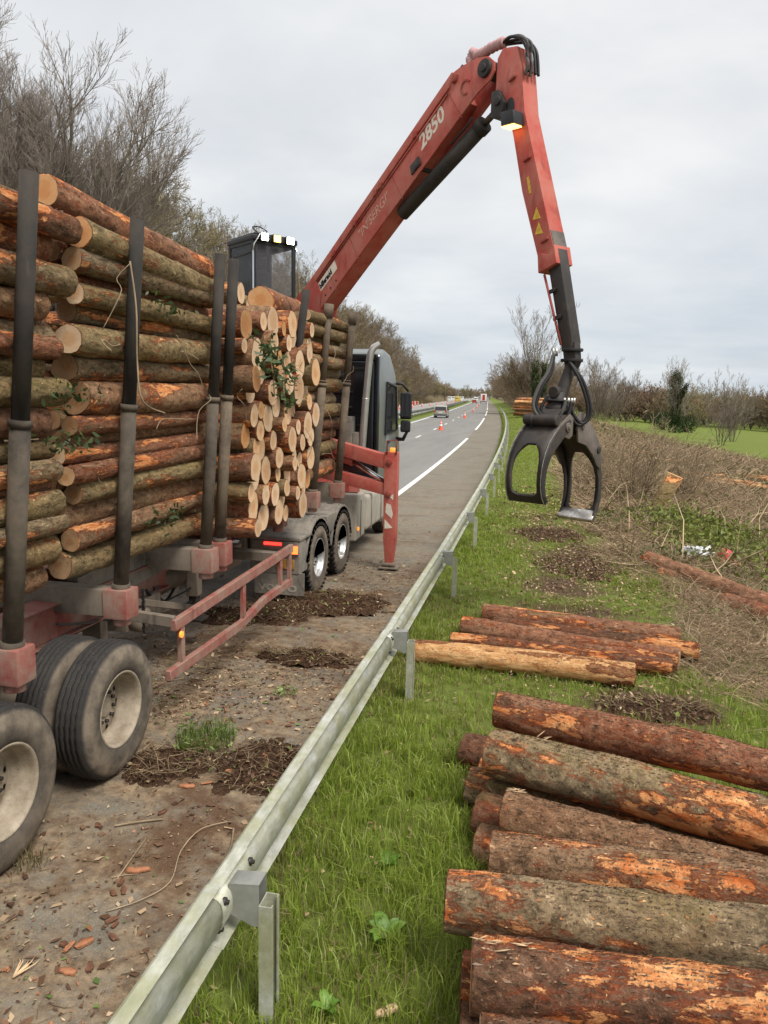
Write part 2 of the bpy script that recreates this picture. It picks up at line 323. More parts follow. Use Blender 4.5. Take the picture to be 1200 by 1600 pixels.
# asphalt
def asphalt(key, base, dirt, lane=False):
    g = N(key, 0.9, 0.2); v = g.pos(); x, y, z = g.sep(v)
    f = g.noise(g.map(v, (1, 0.12, 1)), 0.9, 5, 0.6); f2 = g.noise(v, 1.6, 6, 0.62); gr = g.noise(v, 130, 3, 0.7); st = g.voro(v, 95, 'Color')
    c = g.mix(g.ramp(f, [(0.3, 0), (0.7, 1)]), tuple(q * 0.86 for q in base), tuple(q * 1.14 for q in base))
    c = g.mix(g.ramp(gr, [(0.35, 0.55), (0.65, 0)]), c, tuple(q * 0.42 for q in base))
    c = g.mix(g.ramp(st, [(0.62, 0), (0.9, 0.4)]), c, tuple(min(1, q * 1.9) for q in base))
    if dirt:
        near = g.ramp(y, [(0.0, 1.0), (1.0, 0.0)])
        ny = g.math('DIVIDE', y, 30.0, True)
        amt = g.ramp(ny, [(0.0, 1.0), (0.33, 1.0), (0.47, 0.5), (0.8, 0.3), (1.0, 0.15)] if not lane else [(0.0, 0.9), (0.30, 0.8), (0.42, 0.15), (0.6, 0.0)])
        m1 = g.math('ADD', g.math('MULTIPLY', f2, 0.65), g.math('MULTIPLY', g.noise(v, 7, 6, 0.7), 0.4))
        w = g.math('MULTIPLY', g.ramp(m1, [(0.40, 0), (0.58, 0.95)]), amt)
        dc = g.mix(g.ramp(g.noise(v, 9, 6, 0.72), [(0.35, 0), (0.65, 1)]), (0.100, 0.058, 0.033), (0.36, 0.265, 0.165))
        c = g.mix(w, c, dc)
        pz = g.math('MULTIPLY', g.ramp(g.math('ADD', g.math('MULTIPLY', g.noise(v, 0.75, 5, 0.62, 0.6), 0.7), g.math('MULTIPLY', g.noise(v, 6, 5, 0.7), 0.3)), [(0.50, 0), (0.60, 0.9)]), amt)
        c = g.mix(pz, c, g.mix(g.noise(v, 24, 5, 0.75), (0.045, 0.024, 0.014), (0.17, 0.095, 0.052)))
        fine = g.ramp(g.noise(v, 65, 3, 0.6), [(0.62, 0), (0.70, 0.6)]); c = g.mix(g.math('MULTIPLY', fine, amt), c, (0.46, 0.33, 0.20))
        sp = g.math('MULTIPLY', g.ramp(g.voro(v, 38, 'Distance'), [(0.10, 1), (0.18, 0)]), amt)
        c = g.mix(g.math('MULTIPLY', sp, g.ramp(g.noise(v, 3, 3), [(0.45, 0), (0.6, 0.9)])), c, (0.33, 0.19, 0.11))
        # drag marks and wet tracks across the shoulder farther on
        tr = g.noise(g.map(v, (0.5, 1.6, 1)), 1.1, 4, 0.6, 0.8)
        if not lane: c = g.mix(g.ramp(tr, [(0.56, 0), (0.68, 0.45)]), c, (0.085, 0.072, 0.058))
        h = g.math('ADD', g.math('MULTIPLY', gr, 0.6), g.math('MULTIPLY', g.noise(v, 22, 5, 0.7), g.math('MULTIPLY', w, 1.6)))
        g.bump(h, 0.55, 0.012)
    else:
        tr = g.noise(g.map(v, (1.2, 0.03, 1)), 1.0, 3, 0.5)
        c = g.mix(g.ramp(tr, [(0.5, 0), (0.7, 0.3)]), c, tuple(q * 0.75 for q in base)); g.bump(gr, 0.3, 0.004)
    g.color(c); M[key] = g.m
asphalt('asphalt_lane', (0.235, 0.225, 0.21), True, True)
asphalt('asphalt_far', (0.33, 0.32, 0.30), False)
asphalt('asphalt_shoulder', (0.215, 0.195, 0.155), True)

# ground of verge, cleared strip, field: colour attribute (r grass, g bare soil, b brash)
g = N('ground_cover', 0.95, 0.1); v = g.pos(); cov = g.attr('cover'); cr, cg, cb = [q for q in (lambda s: (s.outputs[0], s.outputs[1], s.outputs[2]))((lambda s: (g.L(cov, s.inputs[0]), s)[1])(g.n('ShaderNodeSeparateColor')))]
n1 = g.noise(v, 1.4, 6, 0.65); n2 = g.noise(v, 9, 6, 0.72); n3 = g.noise(v, 45, 4, 0.7); nl = g.noise(v, 0.09, 4, 0.6)
grass = g.mix(g.ramp(n2, [(0.3, 0), (0.7, 1)]), (0.10, 0.12, 0.026), (0.19, 0.24, 0.05))
grass = g.mix(g.ramp(n1, [(0.45, 0), (0.7, 0.6)]), grass, (0.15, 0.16, 0.045))
grass = g.mix(g.ramp(nl, [(0.35, 0), (0.65, 0.5)]), grass, (0.13, 0.17, 0.035))
soil = g.mix(g.ramp(n2, [(0.32, 0), (0.66, 1)]), (0.045, 0.028, 0.018), (0.15, 0.10, 0.062))
soil = g.mix(g.ramp(n3, [(0.62, 0), (0.75, 0.7)]), soil, (0.30, 0.22, 0.14))
brash = g.mix(g.ramp(n2, [(0.3, 0), (0.7, 1)]), (0.085, 0.058, 0.034), (0.30, 0.215, 0.125))
brash = g.mix(g.ramp(n1, [(0.46, 0), (0.60, 0.8)]), brash, g.mix(n3, (0.075, 0.080, 0.030), (0.16, 0.16, 0.065)))
brash = g.mix(g.ramp(n3, [(0.60, 0), (0.74, 0.65)]), brash, (0.34, 0.25, 0.16))
br = g.math('ADD', g.math('MULTIPLY', g.math('SUBTRACT', n2, 0.5), 0.9), g.math('MULTIPLY', g.math('SUBTRACT', n1, 0.5), 0.7))
c = g.mix(g.ramp(g.math('ADD', cb, br), [(0.38, 0), (0.62, 1)]), grass, brash)
c = g.mix(g.ramp(g.math('ADD', cg, br), [(0.40, 0), (0.62, 1)]), c, soil)
g.color(c); g.bump(g.math('ADD', n2, g.math('MULTIPLY', n3, 0.5)), 0.8, 0.05); M['ground'] = g.m
g = N('bank_earth', 0.95, 0.1); v = g.pos(); n1 = g.noise(v, 0.25, 6, 0.65); n2 = g.noise(g.map(v, (1, 1, 0.4)), 1.7, 6, 0.7)
c = g.mix(g.ramp(n2, [(0.3, 0), (0.7, 1)]), (0.085, 0.060, 0.036), (0.21, 0.155, 0.095)); c = g.mix(g.ramp(n1, [(0.45, 0), (0.65, 0.7)]), c, (0.10, 0.10, 0.038))
g.color(c); g.bump(n2, 0.8, 0.3); M['bank'] = g.m
def leafy(key, attrname, tr=0.35):
    m = bpy.data.materials.new(key); m.use_nodes = True; nt = m.node_tree; nt.nodes.clear()
    o = nt.nodes.new('ShaderNodeOutputMaterial'); a = nt.nodes.new('ShaderNodeAttribute'); a.attribute_name = attrname
    d = nt.nodes.new('ShaderNodeBsdfDiffuse'); t = nt.nodes.new('ShaderNodeBsdfTranslucent'); x = nt.nodes.new('ShaderNodeMixShader'); x.inputs[0].default_value = tr
    gl = nt.nodes.new('ShaderNodeBsdfGlossy'); gl.inputs['Roughness'].default_value = 0.45; gl.inputs[0].default_value = (0.6, 0.6, 0.6, 1)
    y = nt.nodes.new('ShaderNodeMixShader'); y.inputs[0].default_value = 0.035
    for s in (d, t): nt.links.new(a.outputs['Color'], s.inputs[0])
    nt.links.new(d.outputs[0], x.inputs[1]); nt.links.new(t.outputs[0], x.inputs[2]); nt.links.new(x.outputs[0], y.inputs[1]); nt.links.new(gl.outputs[0], y.inputs[2])
    nt.links.new(y.outputs[0], o.inputs[0]); M[key] = m
leafy('blade', 'tint', 0.42); leafy('litter', 'tint', 0.0); leafy('leaf', 'tint', 0.25)

# ------------------------------------------------------------------ object helpers
def tag(o, label=None, cat=None, group=None, kind=None):
    if label: o['label'] = label
    if cat: o['category'] = cat
    if group: o['group'] = group
    if kind: o['kind'] = kind
    return o
def link(name, me, parent=None):
    o = bpy.data.objects.new(name, me); COL.objects.link(o)
    if parent is not None: o.parent = parent
    return o
def thing(name, label, cat, loc=(0, 0, 0), rz=0.0, group=None):
    o = bpy.data.objects.new(name, None); COL.objects.link(o); o.location = loc; o.rotation_euler = (0, 0, rz)
    o.empty_display_size = 0.1
    return tag(o, label, cat, group)
def holder(name, parent, loc=(0, 0, 0), rot=(0, 0, 0)):
    o = bpy.data.objects.new(name, None); COL.objects.link(o); o.parent = parent; o.location = loc; o.rotation_euler = rot; return o
def copy_tree(o, parent=None):
    c = o.copy(); COL.objects.link(c)
    c.parent = parent
    for ch in o.children: copy_tree(ch, c)
    return c
class MB:
    """collects shapes and builds one mesh"""
    def __init__(s): s.bm = bmesh.new(); s.mi = 0
    def _fin(s, vs0, fs0, mat):
        for f in list(s.bm.faces)[fs0:]: f.material_index = mat
    def box(s, lo, hi, mat=0, rot=None, piv=None):
        lo = Vector(lo); hi = Vector(hi); n0 = len(s.bm.faces)
        vs = []
        for k in range(8):
            p = Vector((hi[0] if k & 1 else lo[0], hi[1] if k & 2 else lo[1], hi[2] if k & 4 else lo[2]))
            if rot is not None:
                pv = Vector(piv) if piv is not None else (lo + hi) / 2
                p = rot @ (p - pv) + pv
            vs.append(s.bm.verts.new(p))
        for q in ((0, 2, 3, 1), (4, 5, 7, 6), (0, 1, 5, 4), (2, 6, 7, 3), (0, 4, 6, 2), (1, 3, 7, 5)):
            s.bm.faces.new([vs[i] for i in q]).material_index = mat
        return s
    def bar(s, a, b, w, h, mat=0, up=(0, 0, 1)):
        a = Vector(a); b = Vector(b); d = (b - a).normalized(); u = Vector(up)
        if abs(d.dot(u)) > 0.98: u = Vector((0, 1, 0))
        x = d.cross(u).normalized() * w / 2; y = x.cross(d).normalized() * h / 2
        vs = [s.bm.verts.new(p + i * x + j * y) for p in (a, b) for i, j in ((-1, -1), (1, -1), (1, 1), (-1, 1))]
        for q in ((3, 2, 1, 0), (4, 5, 6, 7), (0, 1, 5, 4), (1, 2, 6, 5), (2, 3, 7, 6), (3, 0, 4, 7)):
            s.bm.faces.new([vs[i] for i in q]).material_index = mat
        return s
    def tube(s, pts, rad, n=10, mat=0, cap=True):
        pts = [Vector(p) for p in pts]
        rads = rad if isinstance(rad, (list, tuple)) else [rad] * len(pts)
        rings = []; prev = None
        for i, p in enumerate(pts):
            d = ((pts[min(i + 1, len(pts) - 1)] - pts[max(i - 1, 0)])).normalized()
            if prev is None:
                u = Vector((0, 0, 1)) if abs(d.z) < 0.9 else Vector((1, 0, 0))
                x = d.cross(u).normalized()
            else:
                x = (prev - d * prev.dot(d)).normalized()
            prev = x; y = d.cross(x)
            rings.append([s.bm.verts.new(p + (x * math.cos(2 * math.pi * k / n) + y * math.sin(2 * math.pi * k / n)) * rads[i]) for k in range(n)])
        for a, b in zip(rings, rings[1:]):
            for k in range(n):
                f = s.bm.faces.new((a[k], a[(k + 1) % n], b[(k + 1) % n], b[k])); f.smooth = True; f.material_index = mat
        if cap:
            s.bm.faces.new(rings[0][::-1]).material_index = mat; s.bm.faces.new(rings[-1]).material_index = mat
        return s
    def lathe(s, prof, n=40, axis='X', mat=0, mats=None, at=(0, 0, 0), smooth=True):
        rings = []
        for (x, r) in prof:
            ring = []
            for k in range(n):
                a = 2 * math.pi * k / n
                p = {'X': (x, r * math.cos(a), r * math.sin(a)), 'Z': (r * math.cos(a), r * math.sin(a), x), 'Y': (r * math.cos(a), x, r * math.sin(a))}[axis]
                ring.append(s.bm.verts.new(Vector(p) + Vector(at)))
            rings.append(ring)
        for i, (a, b) in enumerate(zip(rings, rings[1:])):
            for k in range(n):
                f = s.bm.faces.new((a[k], a[(k + 1) % n], b[(k + 1) % n], b[k])); f.smooth = smooth; f.material_index = mats[i] if mats else mat
        return s
    def prism(s, poly, a, b, fn, mat=0):
        """poly: list of 2-D points; fn(u, v, w) -> point; extruded w from a to b"""
        A = [s.bm.verts.new(fn(u, v, a)) for u, v in poly]; B = [s.bm.verts.new(fn(u, v, b)) for u, v in poly]
        n = len(poly)
        s.bm.faces.new(A[::-1]).material_index = mat; s.bm.faces.new(B).material_index = mat
        for i in range(n): s.bm.faces.new((A[i], A[(i + 1) % n], B[(i + 1) % n], B[i])).material_index = mat
        return s
    def build(s, name, mats, parent=None, bevel=0.0, seg=2, smooth=False):
        bm = s.bm
        bmesh.ops.recalc_face_normals(bm, faces=bm.faces)
        if bevel:
            ed = [e for e in bm.edges if len(e.link_faces) == 2 and e.calc_face_angle(0) > R(28)]
            bmesh.ops.bevel(bm, geom=ed, offset=bevel, segments=seg, affect='EDGES', profile=0.6, clamp_overlap=True)
            for f in bm.faces: f.smooth = True
        me = bpy.data.meshes.new(name); bm.to_mesh(me); bm.free()
        for m in (mats if isinstance(mats, (list, tuple)) else [mats]): me.materials.append(M[m])
        if smooth:
            for p in me.polygons: p.use_smooth = True
        if bevel:
            try: me.set_sharp_from_angle(angle=R(40))
            except Exception: pass
        return link(name, me, parent)
def np_mesh(name, V, F, mats, parent=None, attr=None, smooth=False, midx=None):
    me = bpy.data.meshes.new(name); V = np.asarray(V, np.float32); F = np.asarray(F, np.int32); k = F.shape[1]
    me.vertices.add(len(V)); me.vertices.foreach_set('co', V.ravel())
    me.loops.add(F.size); me.loops.foreach_set('vertex_index', F.ravel())
    me.polygons.add(len(F)); me.polygons.foreach_set('loop_start', np.arange(0, F.size, k, dtype=np.int32)); me.polygons.foreach_set('loop_total', np.full(len(F), k, np.int32))
    for m in (mats if isinstance(mats, (list, tuple)) else [mats]): me.materials.append(M[m])
    if midx is not None: me.polygons.foreach_set('material_index', np.asarray(midx, np.int32))
    if smooth: me.polygons.foreach_set('use_smooth', np.ones(len(F), bool))
    me.update(calc_edges=True)
    if attr is not None:
        for an, c in attr.items():
            ca = me.color_attributes.new(an, 'FLOAT_COLOR', 'POINT'); c = np.asarray(c, np.float32)
            if c.shape[1] == 3: c = np.hstack([c, np.ones((len(c), 1), np.float32)])
            ca.data.foreach_set('color', c.ravel())
    return link(name, me, parent)
def text_mesh(name, body, size, mat, parent, Mx, bold=0.0, shear=0.0, sx=1.0):
    cu = bpy.data.curves.new('lettering', 'FONT'); cu.body = body; cu.size = size; cu.extrude = 0.0015; cu.offset = bold; cu.shear = shear; cu.resolution_u = 3
    t = bpy.data.objects.new('lettering', cu); COL.objects.link(t)
    dg = bpy.context.evaluated_depsgraph_get(); me = bpy.data.meshes.new_from_object(t.evaluated_get(dg)); bpy.data.objects.remove(t)
    me.name = name; me.materials.clear(); me.materials.append(M[mat])
    me.transform(Matrix.Diagonal((sx, 1, 1, 1))); me.transform(Mx)
    return link(name, me, parent)
def hose(name, pts, r, mat, par, n=10, sub=6):
    pts = [Vector(p) for p in pts]; out = []
    for i in range(len(pts) - 1):
        p0 = pts[max(i - 1, 0)]; p1 = pts[i]; p2 = pts[i + 1]; p3 = pts[min(i + 2, len(pts) - 1)]
        for k in range(sub):
            t = k / sub; out.append(.5 * ((2 * p1) + (-p0 + p2) * t + (2 * p0 - 5 * p1 + 4 * p2 - p3) * t * t + (-p0 + 3 * p1 - 3 * p2 + p3) * t ** 3))
    out.append(pts[-1]); m = MB(); m.tube(out, r, n); return m.build(name, mat, par)
def basis(o, x, y):
    x = Vector(x).normalized(); y = Vector(y); y = (y - x * y.dot(x)).normalized(); z = x.cross(y)
    m = Matrix((x, y, z)).transposed().to_4x4(); m.translation = o; return m

# the road bends gently to the left
def bend(Y):
    Y = np.maximum(np.asarray(Y, float), 0.0)
    return -0.08 * (Y - 57 * (1 - np.exp(-Y / 57)))
def heading(Y): return math.atan2(-0.08 * (1 - math.exp(-max(Y, 0) / 57)), 1.0)
def vn(x, y, s, seed=0):   # cheap smooth noise on arrays
    r = np.random.default_rng(seed); out = 0
    for k in range(6):
        a = r.uniform(0, 6.28); f = s * r.uniform(0.6, 1.7); out = out + np.sin((x * math.cos(a) + y * math.sin(a)) * f + r.uniform(0, 6.28) + 1.3 * np.sin((y * math.cos(a) - x * math.sin(a)) * f * 0.7 + k))
    return out / 6
def right_ground(s, Y):
    s = np.asarray(s, float); Y = np.asarray(Y, float)
    a = np.clip(s - 2.6, 0, None)
    z = -0.13 * np.clip(a, 0, 14) - 0.045 * np.clip(a - 14, 0, 60)
    shoulder = np.clip((Y - 70) / 40, 0, 1) * np.clip(1 - np.abs(s - 8) / 9, 0, 1) * 1.2
    lump = np.clip((s + 0.5) / 2.5, 0, 1)
    z = z + shoulder + lump * (0.05 * vn(s, Y, 2.2, 1) + 0.10 * vn(s, Y, 0.6, 2) * np.clip(a / 4, 0, 1)) + 0.02 * vn(s, Y, 7, 3) * lump
    far = np.clip((Y - 260) / 500, 0, 1)
    return z + far * 3.0 * np.clip(s / 60, 0, 1)
def gz(X, Y): return float(right_ground(X - bend(Y), Y))

# ------------------------------------------------------------------ ground, road, bank
def rows(breaks):
    out = []
    for a, b, d in breaks: out += list(np.arange(a, b, d))
    return np.array(out + [breaks[-1][1]])
def sheet(name, s, Y, zf, mat, attr=None, kind='structure'):
    S, YY = np.meshgrid(s, Y); X = S + bend(YY); Z = zf(S, YY) + 0 * S
    nx, ny = len(s), len(Y); idx = np.arange(nx * ny).reshape(ny, nx)
    F = np.stack([idx[:-1, :-1], idx[:-1, 1:], idx[1:, 1:], idx[1:, :-1]], -1).reshape(-1, 4)
    V = np.stack([X, YY, Z], -1).reshape(-1, 3)
    o = np_mesh(name, V, F, mat, None, {k: f(S, YY).reshape(-1, 3) for k, f in attr.items()} if attr else None, True)
    return tag(o, kind=kind)
YR = rows([(-14, 60, 2.0), (60, 300, 5.0), (300, 1600, 25.0)])
sheet('hard_shoulder', np.array([-4.1, -3, -2.2, -1.78]), YR, lambda s, y: 0 * s, 'asphalt_shoulder')
sheet('road', np.array([-11.7, -9.4, -7.6, -5.8, -4.1]), YR, lambda s, y: 0 * s, 'asphalt_lane')
sheet('opposite_road', np.array([-24.6, -21, -18, -14.6]), YR, lambda s, y: 0 * s + 0.05, 'asphalt_far')
def cover_right(S, Y):
    c = np.zeros(S.shape + (3,)); a = vn(S, Y, 1.1, 5); b = vn(S, Y, 0.35, 6)
    edge = np.interp(Y, [0, 6, 9, 14, 20, 35, 70, 120], [3.0, 3.0, 1.9, 1.7, 1.15, 1.3, 1.6, 3.2])
    br = np.clip((S - edge + 0.5 * a) / 1.2 + 0.5, 0, 1)
    fe = np.interp(Y, [0, 40, 60, 100, 180, 260], [60, 30, 20, 19, 18, 17])
    br *= np.clip((fe - S) / 2 + 0.5 + b, 0, 1)
    so = np.zeros(S.shape)
    for (x, y, rx, ry, k) in ((0.16, 17.2, 1.0, 1.6, 0.8), (0.62, 14.2, 1.1, 1.8, 0.75), (0.4, 12.4, 1.3, 1.2, 0.7), (1.0, 15.6, .9, 1.4, .7), (-.2, 15.2, .7, 1.2, .5), (.6, 10.9, 1.5, .7, .68), (0.2, 19.3, .9, 1.6, .6), (1.15, 7.6, 1.0, 0.65, 0.85), (1.3, 9.4, 1.2, 1.0, 0.65), (0.1, 11.2, 1.2, .8, 0.42), (-0.3, 6.6, .4, .5, .35), (0.9, 21.0, 0.8, 3, .42), (-1.72, 6, .16, 12, .55), (-.9, 4.9, .28, .5, .38), (-1.2, 2.6, .25, .6, .36), (-.8, 7.2, .35, .5, .40), (-1.1, 9.8, .3, .8, .34), (0.2, 7.4, .8, .35, .36)):
        so = np.maximum(so, k * np.exp(-((S - x) / rx) ** 2 - ((Y - y) / ry) ** 2))
    so = np.maximum(so, 0.5 * np.exp(-((S - 24.5) / 1.5) ** 2) * (Y < 0))
    c[..., 1] = so; c[..., 2] = br; c[..., 0] = 1 - np.maximum(br, so)
    return c
sg = np.concatenate([np.arange(-1.78, 4.5, 0.14), np.arange(4.5, 12, 0.5), np.arange(12, 60, 3), [60, 80, 120, 200, 400, 800]])
yg = rows([(-14, 0, 1.0), (0, 24, 0.16), (24, 60, 0.6), (60, 140, 2.0), (140, 400, 10.0), (400, 1600, 60)])
sheet('verge', sg, yg, right_ground, 'ground', {'cover': cover_right})
sheet('median_verge', np.array([-14.6, -13.9, -13.2, -12.4, -11.7]), rows([(-14, 200, 2.0), (200, 1600, 25.0)]), lambda s, y: 0.05 * np.exp(-((s + 13.2) / 1.1) ** 2) + 0.02, 'ground',
      {'cover': lambda S, Y: np.stack([0.8 + 0 * S, 0.25 + 0.3 * vn(S, Y, 1.3, 9), 0.32 + 0 * S], -1)})
def bank_z(S, Y):
    S = np.asarray(S, float); Y = np.asarray(Y, float)
    h = np.interp(Y, [0, 60, 200, 420, 800], [9.5, 10.0, 9.5, 4.0, 1.5])
    t = np.clip((-S - 26.2) / 13.5, 0, 1)
    prof = t * t * (3 - 2 * t) * 0.55 + t * 0.45
    return 0.03 + h * prof + 0.5 * t * vn(S, Y, 0.5, 12) + np.clip((-S - 40) / 60, 0, 1) * 3
sheet('bank', np.concatenate([[-500, -200, -100, -60, -50], np.arange(-44, -24.5, 1.2), [-24.6]]), rows([(-14, 200, 2.5), (200, 500, 10), (500, 1600, 60)]), bank_z, 'bank')
def line_mark(name, s, w, y0, y1, z=0.004):
    ys = np.linspace(y0, y1, max(2, int((y1 - y0) / 3) + 1))
    V = []; F = []
    for i, y in enumerate(ys):
        x = s + float(bend(y)); V += [(x - w / 2, y, z), (x + w / 2, y, z)]
        if i: F.append((2 * i - 2, 2 * i - 1, 2 * i + 1, 2 * i))
    return np_mesh(name, V, F, 'white_paint')
def paint_marks(name, label, group, segs, cat='road marking', z=0.004):
    for (s, w, y0, y1) in segs:
        tag(line_mark(name, s, w, y0, y1, z), kind='structure')
paint_marks('edge_line', None, None, [(-4.05, 0.19, y, y + 38) for y in (17, 69, 121, 173, 225, 277, 329)])
paint_marks('edge_line', None, None, [(-11.35, 0.2, -10, 700)])
paint_marks('lane_dash', None, None, [(-7.6, 0.15, y, y + 3) for y in np.arange(1.5, 330, 13)])
paint_marks('edge_line', None, None, [(-14.95, 0.2, -10, 700)], z=0.054)
paint_marks('edge_line', None, None, [(-22.2, 0.2, -10, 700)], z=0.054)

# ------------------------------------------------------------------ guardrails
PROF = [(.004, .752), (-.050, .760), (-.064, .752), (-.072, .738), (-.070, .716), (-.046, .698), (-.012, .684), (.006, .664), (.014, .636), (.016, .605), (.014, .574), (.006, .546), (-.012, .526), (-.046, .510), (-.070, .490), (-.072, .474), (-.062, .460), (-.030, .450), (.012, .440)]
def beam_mesh(name, L, mat, thick=0.004, flare=True):
    m = MB(); n = len(PROF)
    for k, (y, du) in enumerate(((0, 0), (L * 0.5, 0), (L, 0))): pass
    rings = []
    for y, du in ((-0.16, 0.005), (0.16, 0.005), (0.17, 0.0), (L - 0.16, 0.0)):
        A = [m.bm.verts.new((u + du, y, z)) for u, z in PROF]; B = [m.bm.verts.new((u + du - thick, y, z)) for u, z in PROF]
        rings.append((A, B))
    for (A, B), (C, D) in zip(rings, rings[1:]):
        for i in range(n - 1):
            for q in ((A[i], A[i + 1], C[i + 1], C[i]), (B[i + 1], B[i], D[i], D[i + 1])):
                f = m.bm.faces.new(q); f.smooth = 5 <= i <= n - 7
        m.bm.faces.new((A[0], C[0], D[0], B[0])); m.bm.faces.new((A[-1], B[-1], D[-1], C[-1]))
    for A, B in (rings[0], rings[-1]):
        for i in range(n - 1): m.bm.faces.new((A[i], B[i], B[i + 1], A[i + 1]))
    o = m.build(name, mat); me = o.data; bpy.data.objects.remove(o); return me
def post_meshes(h, mat):
    m = MB(); t = 0.006
    C = [(-.03, -.055), (.035, -.055), (.035, -.030), (.029, -.030), (.029, -.049), (-.024, -.049), (-.024, .049), (.029, .049), (.029, .030), (.035, .030), (.035, .055), (-.03, .055)]
    m.prism(C, -0.15, h, lambda u, v, w: Vector((u, v, w)))
    post = m.build('post', mat); pm = post.data; bpy.data.objects.remove(post)
    b = MB()
    b.prism([(-.175, .70), (-.03, .715), (-.03, .50), (-.06, .50), (-.175, .545)], -.052, -.047, lambda u, v, w: Vector((u, w, v)))
    b.prism([(-.175, .70), (-.03, .715), (-.03, .50), (-.06, .50), (-.175, .545)], .047, .052, lambda u, v, w: Vector((u, w, v)))
    b.prism([(-.178, .703), (-.028, .718), (-.028, .712), (-.178, .697)], -.053, .053, lambda u, v, w: Vector((u, w, v)))
    b.box((-.18, -.052, .56), (-.174, .052, .70))
    o = b.build('bracket', mat); bmsh = o.data; bpy.data.objects.remove(o)
    c = MB(); c.lathe([(-.006, .021), (.008, .021), (.010, .012), (.022, .011), (.022, .001)], 10, 'X')
    o = c.build('bolt', 'bolt_dark'); cm = o.data; bpy.data.objects.remove(o)
    return pm, bmsh, cm
gr = thing('guardrail', 'galvanised steel guardrail between the hard shoulder and the grass verge', 'guardrail', (-1.36, 0, 0))
beam = beam_mesh('rail_beam', 4.0, 'galv'); pm, bmsh, cm = post_meshes(0.66, 'galv_post')
pm.materials[0] = M['galv']
for k in range(-1, 40):
    y = 3.15 + 4 * k; s = -1.355
    x0 = s + float(bend(y)); x1 = s + float(bend(y + 4)); a = math.atan2(-(x1 - x0), 4)
    for nm, me, off in (('rail_beam', beam, (0, 0)), ('post', pm, (0.18, 0.0))):
        o = link(nm, me, gr); o.location = (x0 + off[0] + 1.36, y, 0 if nm == 'rail_beam' else -0.05 + 0.0); o.rotation_euler = (0, 0, a)
        if nm == 'post':
            if k < 25: b = link('bracket', bmsh, o); b.location = (0, 0, 0.05)
        elif k < 12:
            for (by_, bz_, bu_) in ((-.12, .655, .008), (.20, .655, .008), (-.15, .535, -.008)): link('bolt', cm, o).location = (bu_, by_, bz_)
mr = thing('guardrail', 'far steel guardrail along the grassy central reservation', 'guardrail', (-13.1, 0, 0))
beam8 = beam_mesh('rail_beam', 8.0, 'galv_far', 0.01); pm2, bm2, cm2 = post_meshes(0.7, 'galv_far')
for k in range(5, 46):
    y = 8.0 * k
    for side in (0, 1):
        s = -13.1 + (0.2 if side else -0.2)
        x0 = s + float(bend(y)); x1 = s + float(bend(y + 8)); a = math.atan2(-(x1 - x0), 8)
        o = link('rail_beam', beam8, mr); o.location = (x0 + 13.1, y, 0.12); o.rotation_euler = (0, 0, a)
        if side: o.scale = (-1, 1, 1)
    for q in (0, 2, 4, 6):
        if y > 200 and q % 4: continue
        p = link('post', pm2, mr); p.location = (float(bend(y + q)) , y + q, 0.05)

# ------------------------------------------------------------------ logs
LOGL, LOGR = 2.4, 0.14
_logs = {}; _cuts = {}
def log_shape(seed):
    nL, nC = 44, 40; r_ = random.Random(seed); nz = Vector((r_.uniform(0, 50), r_.uniform(0, 50), r_.uniform(0, 50)))
    knots = [(r_.uniform(0.05, 0.95), r_.uniform(0, 6.28), r_.uniform(.006, .016)) for _ in range(14)]
    bow = r_.uniform(-0.025, 0.025); bow2 = r_.uniform(-.015, .015); tap = r_.uniform(-0.012, 0.012)
    V = []; ell = r_.uniform(-.06, .06)
    for i in range(nL):
        t = i / (nL - 1); x = (t - 0.5) * LOGL
        for k in range(nC):
            a = 2 * math.pi * k / nC
            p = Vector((x * 2.0, math.cos(a) * 0.9, math.sin(a) * 0.9)) + nz
            r0 = LOGR * (1 + ell * math.cos(2 * a)) + tap * (t - .5) * 2 + 0.016 * (mnoise.noise(p * 1.1)) + 0.007 * mnoise.noise(p * 4) + 0.0045 * mnoise.noise(Vector((x * 12, math.cos(a) * 6, math.sin(a) * 6)) + nz)
            for (kt, ka, kh) in knots:
                da = (a - ka + math.pi) % (2 * math.pi) - math.pi; dx = (t - kt) * LOGL
                q = (da * LOGR) ** 2 + dx ** 2
                if q < 0.01: r0 += kh * math.exp(-q / 0.0009)
            xx = x
            if i in (0, nL - 1): xx += 0.012 * mnoise.noise(Vector((a * 2, seed, i))) ; r0 *= 0.985
            V.append((xx, r0 * math.cos(a) + bow * (1 - (2 * t - 1) ** 2), r0 * math.sin(a) + bow2 * (1 - (2 * t - 1) ** 2)))
    F = [(i * nC + k, i * nC + (k + 1) % nC, (i + 1) * nC + (k + 1) % nC, (i + 1) * nC + k) for i in range(nL - 1) for k in range(nC)]
    return V, F, nC, nL
_shapes = {}
def log_mesh(shape, bk):
    if (shape, bk) in _logs: return _logs[(shape, bk)]
    if shape not in _shapes: _shapes[shape] = log_shape(100 + shape)
    V, F, nC, nL = _shapes[shape]
    o = np_mesh('log', V, F, bk, None, None, True); me = o.data; bpy.data.objects.remove(o)
    _logs[(shape, bk)] = me; return me
